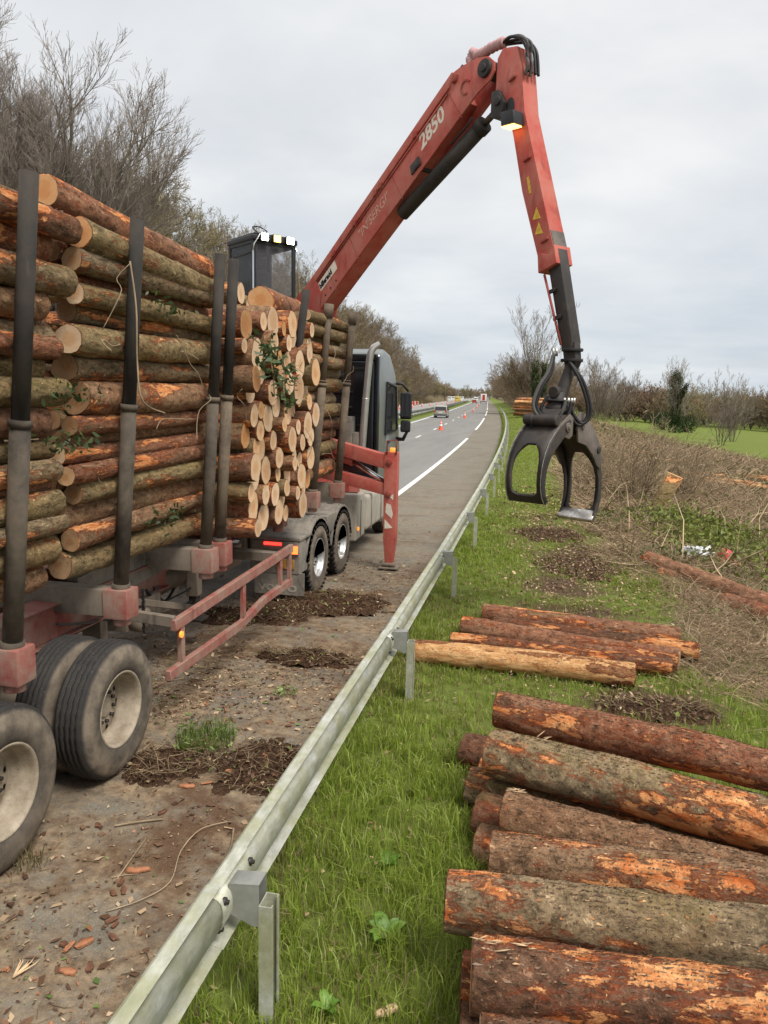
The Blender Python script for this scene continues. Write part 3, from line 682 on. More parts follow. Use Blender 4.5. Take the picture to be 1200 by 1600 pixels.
def cut_mesh(shape, end, mat):
    k = (shape, end, mat)
    if k in _cuts: return _cuts[k]
    V, F, nC, nL = _shapes[shape]
    ring = V[:nC] if end == 0 else V[(nL - 1) * nC:]
    sx = -1 if end == 0 else 1
    xm = sum(p[0] for p in ring) / nC; P = []
    for (f, dx) in ((1.004, 0.0), (0.955, 0.006), (0.93, 0.006), (0.5, 0.004)):
        P += [((x if f > 1 else xm) + sx * dx, y * f, z * f) for x, y, z in ring]
    P.append((xm + sx * 0.004, 0, 0))
    Fq = [];
    for j in range(3):
        for i in range(nC):
            q = (j * nC + i, j * nC + (i + 1) % nC, (j + 1) * nC + (i + 1) % nC, (j + 1) * nC + i); Fq.append(q if end else q[::-1])
    bm = bmesh.new(); vs = [bm.verts.new(p) for p in P]
    for n_, q in enumerate(Fq):
        f = bm.faces.new([vs[i] for i in q]); f.material_index = 1 if n_ < nC else 0
    for i in range(nC):
        t = (3 * nC + i, 3 * nC + (i + 1) % nC, 4 * nC); bm.faces.new([vs[q] for q in (t if end else t[::-1])])
    bmesh.ops.recalc_face_normals(bm, faces=bm.faces)
    if sum(f.normal.x for f in bm.faces) * sx < 0: bmesh.ops.reverse_faces(bm, faces=bm.faces)
    me = bpy.data.meshes.new('cut_face'); bm.to_mesh(me); bm.free()
    me.materials.append(M[mat]); me.materials.append(M['bark_dark']); _cuts[k] = me; return me
def make_log(label, c, rz, r, L=2.4, bk='bark_brown', cut='cut_fresh', ends=(0, 1), group=None, pitch=0.0, shape=None, cat='log', roll=None, name='log'):
    shape = rng.randrange(8) if shape is None else shape
    o = link(name, log_mesh(shape, bk)); o.location = c
    o.rotation_euler = Euler((rng.uniform(0, 6.28) if roll is None else roll, pitch, rz), 'XYZ')
    o.scale = (L / LOGL, r / LOGR, r / LOGR)
    for e in ends: link('cut_face', cut_mesh(shape, e, cut), o)
    return tag(o, label, cat, group)
def drop_pack(x0, x1, z0, ztop, rads, seed, tries=60):
    r_ = random.Random(seed); cs = []; fails = 0
    while fails < 14:
        r = r_.uniform(*rads) if r_.random() < 0.8 else r_.uniform(rads[0] * 0.75, rads[0])
        best = None
        for _ in range(tries):
            x = r_.uniform(x0 + r, x1 - r); z = z0 + r
            for (cx_, cz_, cr_) in cs:
                if abs(x - cx_) < r + cr_: z = max(z, cz_ + math.sqrt((r + cr_) ** 2 - (x - cx_) ** 2))
            if z + r <= (ztop(x) if callable(ztop) else ztop) and (best is None or z < best[1]): best = (x, z, r)
        if best is None: fails += 1
        else: cs.append(best)
    return cs
BK = ['bark_brown', 'bark_mossy', 'bark_red', 'bark_grey', 'bark_brown', 'bark_mossy', 'bark_dark']
def pick(seq): return seq[rng.randrange(len(seq))]

# --- trailer load, rear two stacks (logs along the road)
def right_wall(z): return -3.50 + 0.085 * (z - 1.35)
def stack_long(y0, y1, top_z, seed, label, group, ends, bkset, rads=(0.085, 0.138), mound=0.35, base=1.50, right_shift=0.0, which='second stack'):
    xr = -3.5 + right_shift; xl = -5.75
    zt = lambda x: top_z + mound * max(0, 1 - ((x - (xl + xr) / 2 + 0.15) / 1.15) ** 2)
    cs = drop_pack(xl, xr, base, zt, rads, seed)
    outer = sorted([c for c in cs if not any(q[0] > c[0] + .05 and abs(q[1] - c[1]) < .6 * (q[2] + c[2]) for q in cs)], key=lambda c: c[1])
    words_ = ['lowest', 'second', 'third', 'fourth', 'fifth', 'sixth', 'seventh', 'eighth', 'ninth', 'tenth', 'eleventh', 'twelfth', 'thirteenth', 'fourteenth', 'fifteenth', 'sixteenth', 'seventeenth', 'eighteenth', 'nineteenth', 'twentieth', 'twenty first', 'twenty second', 'twenty third', 'twenty fourth']
    for (x, z, r) in cs:
        covered = x < xr - 0.42 and any(abs(q[0] - x) < q[2] and q[1] > z + 0.2 for q in cs)
        if covered: continue
        xs = x + 0.085 * (z - base) * max(0, (x - xl) / (xr - xl))
        L = (y1 - y0) + rng.uniform(-0.1, 0.08)
        bk_ = pick(bkset); lab_ = label
        if (x, z, r) in outer:
            k_ = outer.index((x, z, r)); lab_ = '%s log at the outer face of the %s, %s' % ({'bark_brown': 'brown', 'bark_mossy': 'mossy', 'bark_red': 'reddish', 'bark_grey': 'greyish', 'bark_dark': 'dark'}[bk_], which, 'lowest of all' if k_ == 0 else words_[k_] + ' from the bottom')
        make_log(lab_, (xs, (y0 + y1) / 2 + rng.uniform(-0.14, 0.14), z), R(90) + rng.uniform(-0.02, 0.02), r, L, bk_, pick(['cut_dull', 'cut_fresh', 'cut_dull']), ends, group, rng.uniform(-0.015, 0.015))
stack_long(2.75, 5.00, 4.22, 21, 'rough bark log deep inside the nearest stack behind its outer logs', 'logs in the rear stack of the trailer', (1,), BK, which='nearest stack')
stack_long(5.18, 7.55, 4.00, 34, 'rough bark log deep inside the second stack behind its outer logs', 'logs in the second stack of the trailer', (0, 1), BK)
def toplog(label, p, q, r, bk, cut, sh):
    p = Vector(p); q = Vector(q); d = q - p; L = d.length; c = (p + q) / 2
    return make_log(label, c, math.atan2(d.y, d.x), r, L, bk, cut, (0, 1), None, -math.asin(d.z / L), sh)
toplog('reddish log lying highest on the load with its fresh round end showing', (-3.66, 5.2, 4.40), (-3.52, 7.55, 4.20), 0.125, 'bark_red', 'cut_orange', 1)
toplog('moss tinged log with a pale fresh end just left of the second trailer stake', (-3.40, 5.2, 4.10), (-3.46, 7.5, 4.00), 0.115, 'bark_mossy', 'cut_orange', 2)

# --- crosswise stack at the front of the trailer, ends towards the verge
cs = drop_pack(7.80, 10.24, 1.34, 3.98, (0.105, 0.185), 6, 120)
for (y, z, r) in cs:
    xr = -3.17 + rng.uniform(-0.13, 0.10); L = 2.4 + rng.uniform(-0.1, 0.1)
    make_log('pale sawn end of a log in the crosswise stack beside the truck', (xr - L / 2, y, z), rng.uniform(-0.035, 0.035), r, L, pick(['bark_red', 'bark_brown', 'bark_dark', 'bark_red', 'bark_mossy']), pick(['cut_fresh', 'cut_fresh', 'cut_fresh', 'cut_fresh', 'cut_orange']), (1,), 'crosswise logs with pale sawn ends', rng.uniform(-0.02, 0.02))
make_log('mossy log on top of the crosswise stack left of the operator cab glass', (-4.55, 8.15, 4.06), 0.05, 0.12, 2.3, 'bark_mossy', 'cut_fresh', (1,))
toplog('fat log with a round orange end atop the crosswise stack', (-3.53, 9.15, 4.10), (-3.75, 11.2, 4.18), 0.155, 'bark_red', 'cut_orange', 3)
# --- front stack, logs along the road over the truck's rear axles
stack_long(10.35, 12.75, 4.18, 77, 'bark covered log deep inside the front stack behind its outer logs', 'logs in the front stack of the trailer', (0, 1), ['bark_brown', 'bark_mossy', 'bark_grey', 'bark_mossy', 'bark_dark'], (0.095, 0.15), 0.2, 1.6, which='front stack')

# ------------------------------------------------------------------ trailer
tr = thing('log_trailer', 'muddy red logging trailer loaded with logs between steel stakes', 'trailer', (-4.55, 6.5, 0))
TO = Vector((-4.55, 6.5, 0))
def T(x, y, z): return Vector((x, y, z)) - TO
for x in (-4.12, -5.02):
    m = MB(); m.box(T(x - .07, 0.5, 0.86), T(x + .07, 7.6, 1.16)); m.box(T(x - .13, .5, 1.162), T(x + .13, 12.9, 1.18)); m.box(T(x - .13, .5, .84), T(x + .13, 7.6, .858))
    m.box(T(x - .06, 7.6, 1.0), T(x + .06, 12.9, 1.16)); m.build('frame_beam', 'trailer_red', tr, 0.006, 1)
for y in (2.2, 4.9, 7.0, 9.6):
    m = MB(); m.box(T(-5.0, y - .05, .92), T(-4.2, y + .05, 1.1)); m.build('cross_member', 'chassis_mud', tr, 0.006, 1)
stakes = [(2.6, -3.52, -3.22, 1.20, .066, 'stake_dusty'), (4.41, -3.50, -3.21, 1.26, .066, 'stake_dusty'), (5.72, -3.46, -3.22, 1.35, .062, 'stake_dusty'), (7.22, -3.39, -3.19, 1.41, .060, 'stake_dusty'), (7.50, -3.36, -3.17, 1.43, .060, 'stake_rusty'), (9.75, -3.52, -3.12, 1.46, .058, 'stake_dark'), (11.31, -3.52, -3.27, 1.50, .066, 'stake_rusty'), (12.38, -3.41, -3.18, 1.53, .064, 'stake_rusty')]
for i, (y, xb, xt, zb, r, mat) in enumerate(stakes):
    m = MB(); m.box(T(-5.75, y - .085, zb - .26), T(xb - .05, y + .085, zb - .03)); bol = m.build('bolster', 'chassis_mud', tr, 0.012, 2)
    m = MB(); m.box(T(xb - .12, y - .10, zb - .275), T(xb + .105, y + .10, zb - .02)); m.tube([T(xb, y, zb - .34), T(xb, y, zb - .27)], .075, 16); m.build('end_cap', 'trailer_red', bol, 0.016, 2)
    for side in (1, -1):
        f = (lambda x: x) if side == 1 else (lambda x: -9.1 - x)
        dark = 'stake_dark' if i < 6 else 'stake_rusty'
        h = [0, 1.50, 3.05] if i < 6 else [0, 1.62, 2.78]
        pt = lambda t: T(f(xb + (xt - xb) * t / 3.0), y, zb + t)
        m = MB(); m.tube([pt(-.06), pt(h[1])], r, 20); m.tube([pt(-.05), pt(.02)], [r + .016, r + .012], 20)
        st = m.build('stake', mat, tr)
        m = MB(); top = 4.30 - zb if i < 6 else (4.30 - zb)
        m.tube([pt(h[1]), pt(top)], r * .88, 18)
        if i >= 6: m.tube([pt(top - .2), pt(top)], r * 1.1, 14)
        m.build('stake_extension', dark, st)
        m = MB(); m.tube([pt(h[1] - .03), pt(h[1] + .02)], r + .009, 20)
        if i >= 6: m.tube([pt(h[1] + .04), pt(h[1] + .06)], r + .005, 16)
        m.build('stake_collar', mat, st)
nut_mesh = None
def wheel(parent, loc, face, rim='rim', width=.29, Rr=.53, rz=0.0, dish=.185, n=72, tread='rib'):
    """wheel turning about local X; outer face at x=0, tyre goes to -width"""
    w = holder('wheel', parent, loc); w.rotation_euler = (rng.uniform(0, 6), 0, rz)
    m = MB(); wd = width
    prof = [(-.035, .285), (-.018, .30), (-.004, .335), (0, .39), (-.008, .45), (-.028, .495), (-.045, Rr - .012), (-.055, Rr - .002)]
    mats = [0] * (len(prof) - 1)
    g0, g1 = .06, wd - .06; ng = 4
    for k in range(ng):
        x = g0 + (g1 - g0) * (k + .5) / ng
        prof += [(-(x - .007), Rr + .002), (-(x - .004), Rr - .011), (-(x + .004), Rr - .011), (-(x + .007), Rr + .002)]
        mats += [0, 0, 1, 0]
    prof += [(-wd + .055, Rr - .002), (-wd + .045, Rr - .012), (-wd + .02, .49), (-wd, .39), (-wd + .02, .30), (-wd + .035, .285)]
    mats += [0] * 6
    m.lathe(prof, n, 'X', 0, mats)
    # zig-zag of the grooves
    for v in m.bm.verts:
        if math.hypot(v.co.y, v.co.z) > .512 and -wd + .058 < v.co.x < -.058:
            a = math.atan2(v.co.z, v.co.y); k = int(round((a % (2 * math.pi)) / (2 * math.pi) * n)); v.co.x += .0035 if k % 2 else -.0035
    if tread == 'lug':
        for k in range(36):
            a = 2 * math.pi * k / 36
            for x0, x1 in ((-.075, -.008), (-wd + .01, -wd + .075)):
                rot = Matrix.Rotation(a, 3, 'X'); m.box((x0, Rr - .03, -.016), (x1, Rr + .012, .016), 0, rot, (0, 0, 0))
    m.build('tyre', ['tyre', 'groove'], w)
    m = MB()
    rp = [(-.03, .302), (-.018, .298), (-.016, .286), (-.03, .276), (-.06, .268), (-dish + .03, .262), (-dish, .245), (-dish - .005, .22)]
    m.lathe(rp, 48, 'X')
    # disc with hand holes
    rr = [.22, .205, .19, .165, .14, .125, .09, .0]; dd = [-.005, -.002, .004, .010, .012, .012, .012, .012]; na = 60
    ringv = [[m.bm.verts.new((-dish + dd[j], rr[j] * math.cos(2 * math.pi * k / na), rr[j] * math.sin(2 * math.pi * k / na))) for k in range(na)] for j in range(7)]
    for j in range(6):
        for k in range(na):
            if j in (1, 2) and k % 6 in (0, 1): continue
            if j in (1, 2) and k % 6 in (2, 5) and False: continue
            f = m.bm.faces.new((ringv[j][k], ringv[j][(k + 1) % na], ringv[j + 1][(k + 1) % na], ringv[j + 1][k])); f.smooth = True
    m.bm.faces.new(ringv[6])
    m.lathe([(-dish, .085), (-dish + .025, .08), (-dish + .03, .07), (-dish + .03, .0001)], 24, 'X')
    m.build('rim', rim, w)
    global nut_mesh
    if nut_mesh is None:
        m = MB(); m.tube([(0, 0, 0), (.026, 0, 0)], .014, 6); o = m.build('wheel_nut', 'bolt_dark'); nut_mesh = o.data; bpy.data.objects.remove(o)
    for k in range(10):
        a = 2 * math.pi * k / 10; o = link('wheel_nut', nut_mesh, w); o.location = (-dish + .012, .118 * math.cos(a), .118 * math.sin(a))
    m = MB(); m.lathe([(-dish - .03, .24), (-dish - .03, .0001)], 24, 'X'); m.lathe([(-wd + .02, .26), (-dish - .05, .26)], 24, 'X'); m.build('brake_drum', 'chassis_mud', w)
    return w
for y in (5.13, 3.83, 2.53):
    wheel(tr, T(-3.11, y, .53), 1)
    wheel(tr, T(-3.11 - .335, y, .53), 1)
    wheel(tr, T(-6.0, y, .53), -1, rz=math.pi)
    m = MB(); m.tube([T(-3.4, y, .53), T(-5.8, y, .53)], .07, 12); m.build('axle', 'chassis_mud', tr)
# suspension, tank and clutter below the frame
for (y0, y1) in ((5.6, 5.13), (4.3, 3.83)):
    m = MB(); m.bar(T(-4.1, y0, .8), T(-4.1, y1, .55), .1, .08); m.build('suspension_arm', 'chassis_mud', tr, .008, 1)
for y in (5.6, 4.4, 6.3):
    m = MB(); m.box(T(-4.2, y - .06, .45), T(-4.0, y + .06, .86)); m.build('hanger', 'chassis_mud', tr, .008, 1)
m = MB(); m.lathe([(0, .001), (.01, .16), (.05, .19), (.65, .19), (.69, .16), (.70, .001)], 24, 'Y', at=T(-4.35, 7.7, .82)); m.build('air_tank', 'chassis_mud', tr)
for lo_, hi_ in (((-4.6, 8.5, .72), (-3.9, 9.4, 1.0)), ((-4.3, 6.6, .62), (-3.95, 7.3, .86))):
    m = MB(); m.box(T(*lo_), T(*hi_)); m.build('tool_box', 'chassis_mud', tr, .015, 2)
for (a, b) in (((-3.95, 7.0, .95), (-4.3, 8.4, .75)), ((-4.1, 7.2, 1.1), (-3.9, 7.9, .6))):
    m = MB(); pa, pb = Vector(a), Vector(b); m.tube([T(*(pa.lerp(pb, k / 8) + Vector((0, 0, -.22 * math.sin(math.pi * k / 8))))) for k in range(9)], .018, 8); m.build('hose', 'hose_rubber', tr)
m = MB()
for k in range(14): 
    z = 1.15 - k * .03; m.bar(T(-3.62, 6.35 + .004 * (k % 2), z), T(-3.62 + (.012 if k % 2 else 0), 6.35, z - .04), .012 if k % 2 else .03, .03 if k % 2 else .012)
m.build('chain', 'bolt_dark', tr)
m = MB(); m.prism([(6.0, .98), (6.0, 1.30), (7.15, 1.36), (7.5, 1.36), (7.9, 1.12), (7.3, 1.02)], -4.06, -4.03, lambda u, v, w: T(w, u, v)); m.build('side_plate', 'mud_panel', tr, .006, 1)
for x in (-3.95, -5.2):
    lgp = holder('landing_leg', tr)
    m = MB(); m.box(T(x - .07, 8.02, .62), T(x + .07, 8.16, 1.12)); m.build('leg_housing', 'chassis_mud', lgp, .01, 1)
    m = MB(); m.box(T(x - .05, 8.04, .36), T(x + .05, 8.14, .64)); m.box(T(x - .13, 7.98, .33), T(x + .13, 8.2, .36)); m.build('leg_foot', 'stake_dark', lgp, .008, 1)
m = MB(); m.bar(T(-3.95, 8.1, .95), T(-4.1, 7.6, 1.15), .05, .05); m.build('leg_brace', 'chassis_mud', tr, .006, 1)
m = MB(); m.box(T(-5.3, 6.2, .55), T(-4.5, 7.9, 1.0)); m.build('storage_box', 'stake_dark', tr, .03, 2)
m = MB(); m.lathe([(0, .001), (.01, .11), (.12, .13), (.2, .12), (.21, .001)], 20, 'X', at=T(-4.02, 6.75, .72)); m.build('brake_chamber', 'chassis_mud', tr)
m = MB(); m.bar(T(-3.9, 6.5, .98), T(-3.75, 7.6, .62), .06, .07); m.bar(T(-3.9, 6.9, .62), T(-3.9, 7.6, .62), .05, .06); m.build('brace', 'chassis_mud', tr, .006, 1)
m = MB(); m.box(T(-5.6, 8.85, .90), T(-3.25, 8.95, 1.02)); m.build('guard_crossbar', 'chassis_mud', tr, .008, 1)
for k_, (a, b) in enumerate((((-4.0, 5.6, 1.0), (-4.0, 7.4, .9)), ((-4.02, 6.2, .85), (-3.98, 8.6, .8)), ((-4.0, 7.8, 1.0), (-4.0, 9.8, 1.05)), ((-3.95, 9.2, 1.1), (-4.2, 10.4, 1.2)))):
    pa, pb = Vector(a), Vector(b); m = MB(); m.tube([T(*(pa.lerp(pb, k / 10) + Vector((.03 * math.sin(k), 0, -.13 * math.sin(math.pi * k / 10))))) for k in range(11)], .011, 7); m.build('air_line', 'hose_rubber' if k_ % 2 else 'hose_grey', tr)
# low side guard
sgd = holder('side_guard', tr)
def tubebar(name, pts, w, h, mat):
    m = MB()
    for a, b in zip(pts, pts[1:]): m.bar(T(*a), T(*b), w, h)
    return m.build(name, mat, sgd, .006, 1)
tubebar('guard_rail', [(-3.2, 6.12, .90), (-3.2, 9.37, .985)], .06, .105, 'trailer_red')
tubebar('guard_rail', [(-3.2, 6.00, .47), (-3.2, 7.68, .455), (-3.2, 8.36, .545), (-3.2, 9.35, .545)], .06, .095, 'trailer_red')
for (y, z0, z1) in ((6.28, .5, .87), (7.75, .5, .92), (8.95, .58, .93), (9.30, .58, .95)): tubebar('guard_upright', [(-3.205, y, z0), (-3.205, y, z1)], .05, .07, 'trailer_red')
tubebar('guard_arm', [(-4.05, 6.15, .98), (-3.2, 6.15, .93)], .06, .10, 'chassis_mud'); tubebar('guard_arm', [(-4.05, 9.0, .99), (-3.2, 9.0, .96)], .06, .08, 'chassis_mud')
m = MB(); m.tube([T(-3.17, 6.2, .80), T(-3.15, 6.2, .80)], .03, 12); m.build('side_lamp', 'lamp_orange', tr)

# ------------------------------------------------------------------ truck
tk = thing('timber_truck', 'dark silver truck with dusty mudguards, black cab back and tall exhaust pipe', 'truck', (-4.5, 13.5, 0))
KO = Vector((-4.5, 13.5, 0))
def K(x, y, z): return Vector((x, y, z)) - KO
for x in (-4.1, -4.95):
    m = MB(); m.box(K(x - .04, 9.9, .72), K(x + .04, 17.0, .98)); m.build('chassis_rail', 'chassis_mud', tk, .006, 1)
for y in (10.93, 12.26):
    wheel(tk, K(-3.27, y, .53), 1, 'rim_alloy', .30, dish=.12, tread='lug'); wheel(tk, K(-3.60, y, .53), 1, 'rim_alloy', .29, tread='lug')
    wheel(tk, K(-5.8, y, .53), -1, 'rim_alloy', rz=math.pi)
    m = MB(); m.tube([K(-3.5, y, .53), K(-5.5, y, .53)], .09, 12); m.build('axle', 'chassis_mud', tk)
wheel(tk, K(-3.35, 16.3, .53), 1, 'rim_alloy', .31, dish=.06); wheel(tk, K(-5.75, 16.3, .53), -1, 'rim_alloy', .31, rz=math.pi)
# mudguards: arched shells with moulded ribs
def mudguard(y):
    outer = []; 
    for k in range(15):
        a = R(-12 + 204 * k / 14); outer.append((math.cos(a), math.sin(a)))
    m = MB()
    def rr(t): return .645 + .03 * abs(math.sin(t * 3.0))
    P = [(-c * .66, max(.14, s * .70) + .46) for c, s in outer]; Pi = [(-c * .63, max(.12, s * .665) + .46) for c, s in outer]
    poly = P + Pi[::-1]
    m.prism(poly, -4.02, -3.29, lambda u, v, w: K(w, y + u, v))
    for xx in (-3.86, -3.62, -3.40):
        P2 = [(-c * .675, max(.15, s * .715) + .46) for c, s in outer[2:-2]]; P3 = [(-c * .655, max(.14, s * .69) + .46) for c, s in outer[2:-2]]
        m.prism(P2 + P3[::-1], xx - .05, xx + .05, lambda u, v, w: K(w, y + u, v))
    return m.build('mudguard', 'mud_panel', tk, .008, 2)
mudguard(10.93); mudguard(12.26)
m = MB(); m.prism([(-.30, 1.10), (.30, 1.10), (.18, .82), (-.18, .82)], -4.0, -3.29, lambda u, v, w: K(w, 11.6 + u, v)); m.build('mudguard_infill', 'mud_panel', tk, .01, 2)
m = MB(); m.prism([(9.98, .98), (10.26, .98), (10.36, .60), (10.36, .48), (9.98, .48)], -4.02, -3.29, lambda u, v, w: K(w, u, v)); m.box(K(-4.04, 9.95, .955), K(-3.27, 10.5, 1.0)); rp = m.build('rear_panel', 'mud_panel', tk, .012, 2)
m = MB(); m.box(K(-3.98, 9.955, .76), K(-3.30, 9.982, .94)); lp = m.build('lamp_panel', 'mud_panel', rp, .006, 2)
def small(name, lo, hi, mat, par, bev=.004):
    m = MB(); m.box(lo, hi); return m.build(name, mat, par, bev, 1)
small('brake_light', K(-3.80, 9.94, .885), K(-3.54, 9.956, .925), 'tail_red', tk); small('tail_light', K(-3.385, 9.935, .775), K(-3.305, 9.956, .885), 'tail_orange', tk)
small('reflector_plate', K(-3.62, 9.965, .55), K(-3.36, 9.978, .69), 'reflector', tk)
m = MB(); m.box(K(-3.96, 9.99, .17), K(-3.22, 10.005, .50)); fl = m.build('mudflap', 'mud_panel', tk, .004, 1)
text_mesh('lettering', 'VOLVO', .125, 'worn_letter', fl, basis(K(-3.89, 9.986, .225), (1, 0, 0), (0, 0, 1)), .004, 0, 1.35)
fl.children[0].data.materials[0] = M['tank_dusty']
# side tanks, battery cover
m = MB(); m.box(K(-3.95, 13.75, .46), K(-3.22, 15.35, 1.12)); tkb = m.build('fuel_tank', 'tank_dusty', tk, .09, 4)
for y in (14.1, 14.95): 
    m = MB(); m.box(K(-3.96, y - .03, .45), K(-3.205, y + .03, 1.132)); m.build('tank_strap', 'mud_panel', tkb, .02, 2)
m = MB(); m.prism([(12.98, .40), (13.66, .42), (13.68, 1.08), (13.6, 1.2), (13.1, 1.22), (13.0, 1.0)], -3.95, -3.24, lambda u, v, w: K(w, u, v)); sb = m.build('side_locker', 'tank_dusty', tk, .03, 3)
m = MB(); m.box(K(-3.9, 13.3, 1.222), K(-3.3, 13.34, 1.235)); m.box(K(-3.25, 13.33, .45), K(-3.232, 13.345, 1.1)); m.build('strap', 'black_plastic', sb)
m = MB(); m.tube([K(-3.2, 13.05, .62), K(-3.22, 13.05, .62)], .035, 12); m.build('side_lamp', 'lamp_orange', tk)
m = MB(); m.box(K(-5.6, 12.9, .98), K(-3.9, 14.8, 1.08)); m.build('deck_plate', 'chassis_mud', tk, .01, 1)
# cab
cabp = [(14.9, .95), (14.88, 3.55), (14.98, 3.78), (15.3, 3.88), (15.9, 3.80), (16.45, 3.45), (16.78, 3.05), (16.95, 2.5), (17.2, 1.6), (17.22, .75), (16.85, .75), (16.7, 1.05), (15.9, 1.05), (15.75, .75), (14.95, .75)]
m = MB(); m.prism(cabp, -5.72, -3.28, lambda u, v, w: K(w, u, v)); cab = m.build('cab', 'cab_silver', tk, .09, 4)
m = MB(); m.box(K(-5.62, 14.80, 1.0), K(-3.38, 14.905, 3.62)); m.box(K(-5.68, 14.83, 3.62), K(-3.32, 14.90, 3.76)); m.box(K(-3.37, 14.82, 1.0), K(-3.285, 15.02, 3.72)); m.build('cab_back', 'black_gloss', cab, .03, 3)
for (x0, x1, z0, z1) in ((-4.3, -3.95, 3.3, 3.36), (-4.3, -3.8, 3.0, 3.04), (-4.4, -3.8, 2.7, 2.74), (-3.8, -3.5, 2.35, 2.40), (-3.8, -3.5, 2.05, 2.09), (-3.85, -3.5, 3.45, 3.49)):
    small('rib', K(x0, 14.775, z0), K(x1, 14.80, z1), 'black_plastic', cab)
m = MB(); m.box(K(-3.285, 15.55, 1.1), K(-3.268, 16.55, 2.18)); m.build('door_panel', 'cab_silver', cab, .006, 2)
m = MB(); m.prism([(15.45, 2.2), (16.62, 2.25), (16.42, 3.12), (15.55, 3.2)], -3.274, -3.262, lambda u, v, w: K(w, u, v)); m.build('side_window', 'dark_glass', cab)
m = MB()
for a, b in (((15.42, 2.18), (16.64, 2.23)), ((16.64, 2.23), (16.43, 3.15)), ((16.43, 3.15), (15.52, 3.23)), ((15.52, 3.23), (15.42, 2.18))): m.bar(K(-3.265, *a), K(-3.265, *b), .03, .05, 0, (1, 0, 0))
m.build('window_frame', 'black_plastic', cab)
small('door_handle', K(-3.27, 15.65, 1.98), K(-3.24, 15.85, 2.03), 'black_plastic', cab)
m = MB(); m.prism([(16.80, 2.98), (16.83, 3.0), (17.10, 1.98), (17.07, 1.96)], -5.55, -3.45, lambda u, v, w: K(w, u, v)); m.build('windscreen', 'dark_glass', cab)
mi = holder('mirror', tk)
m = MB(); m.box(K(-3.18, 16.52, 2.46), K(-2.93, 16.64, 3.04)); m.box(K(-3.17, 16.53, 2.18), K(-2.95, 16.64, 2.44)); m.build('mirror_housing', 'black_plastic', mi, .045, 3)
m = MB(); m.box(K(-3.15, 16.508, 2.52), K(-2.96, 16.519, 2.98)); m.box(K(-3.14, 16.518, 2.22), K(-2.98, 16.529, 2.40)); m.build('mirror_glass', 'dark_glass', mi)
m = MB(); m.tube([K(-3.3, 16.55, 3.22), K(-3.15, 16.6, 3.22), K(-3.02, 16.62, 3.06)], .028, 10); m.tube([K(-3.3, 16.7, 2.02), K(-3.12, 16.66, 2.02), K(-3.02, 16.6, 2.2)], [.05, .045, .03], 10); m.build('mirror_arm', 'black_plastic', mi)
# exhaust
ex = holder('exhaust', tk)
m = MB(); m.tube([K(-3.475, 14.55, 2.88), K(-3.42, 14.55, 3.62), K(-3.395, 14.55, 3.76), K(-3.345, 14.58, 3.87), K(-3.24, 14.62, 3.935)], [.068, .068, .068, .066, .062], 20, 0, False); m.build('exhaust_pipe', 'exhaust_metal', ex)
m = MB(); pts = []; rads = []
for k in range(61):
    t = k / 60; pts.append(K(-3.54 + .065 * t, 14.55, 1.75 + 1.16 * t)); rads.append(.066 if k % 2 else .076)
m.tube(pts, rads, 18); m.build('corrugated_pipe', 'exhaust_metal', ex)
m = MB(); m.tube([K(-3.245, 14.615, 3.93), K(-3.235, 14.62, 3.935)], .056, 16); m.build('exhaust_mouth', 'black_plastic', ex)
m = MB(); m.box(K(-3.98, 14.45, 1.9), K(-3.72, 14.75, 2.55)); m.box(K(-3.72, 14.5, 1.85), K(-3.58, 14.72, 2.25)); m.build('air_filter_box', 'mud_panel', tk, .03, 2)
m = MB(); m.tube([K(-4.4, 15.2, 3.9), K(-4.4, 15.2, 3.92)], .1, 16); m.build('roof_vent', 'black_plastic', tk)

# ------------------------------------------------------------------ loader crane
CC = Vector((-4.5, 13.9, 0)); cd_ = Vector((.7717, -.636, 0)); cn = Vector((.636, .7717, 0))
cr = thing('loader_crane', 'red timber crane reaching over the road with an operator cab and stabiliser leg', 'crane', CC)
def P(s, z, o=0.0): return cd_ * s + cn * o + Vector((0, 0, z))        # local to the crane root
def W(x, y, z): return Vector((x, y, z)) - CC
pf = lambda u, v, w: P(u, v, w)
m = MB(); m.tube([W(-4.5, 13.9, 1.05), W(-4.5, 13.9, 1.9)], .38, 24); m.tube([W(-4.5, 13.9, 1.9), W(-4.5, 13.9, 4.3)], [.27, .24], 24); m.box(W(-5.6, 13.5, 1.0), W(-3.5, 14.3, 1.35)); m.build('column', 'crane_red_worn', cr, .01, 1)
m = MB(); m.prism([(-.45, 4.2), (-.25, 4.75), (.35, 5.05), (.55, 4.75), (.45, 4.15), (.1, 3.9)], -.03, .37, pf); m.build('boom_foot', 'crane_red_worn', cr, .015, 2)
# main boom: tapered box, open channel beneath towards the tip for the stick cylinder
m = MB()
boom = [(.0, 4.86), (3.80, 7.47), (3.94, 7.50), (4.25, 7.52), (4.46, 7.48), (4.58, 7.38), (4.60, 7.26), (4.52, 7.17), (4.29, 7.07), (2.76, 6.02), (1.85, 5.40), (.79, 4.67), (.30, 4.33)]
m.prism(boom, 0.0, .03, pf); m.prism(boom, .31, .34, pf)
core = [(.02, 4.85), (3.78, 7.44), (3.98, 7.05), (2.76, 6.10), (2.2, 5.63), (1.85, 5.39), (.78, 4.66), (.30, 4.33)]
m.prism(core, .03, .31, pf)
mb = m.build('main_boom', 'crane_red', cr, .008, 2)
m = MB(); m.prism([(.06, 4.74), (3.74, 7.27), (3.80, 7.465), (.0, 4.855)], -.035, -.001, pf); m.build('hose_tray', 'crane_red', mb, .01, 2)
m = MB(); m.tube([P(.2, 4.80, -.015), P(3.7, 7.20, -.015)], .012, 8); m.build('hydraulic_pipe', 'crane_red_worn', mb)
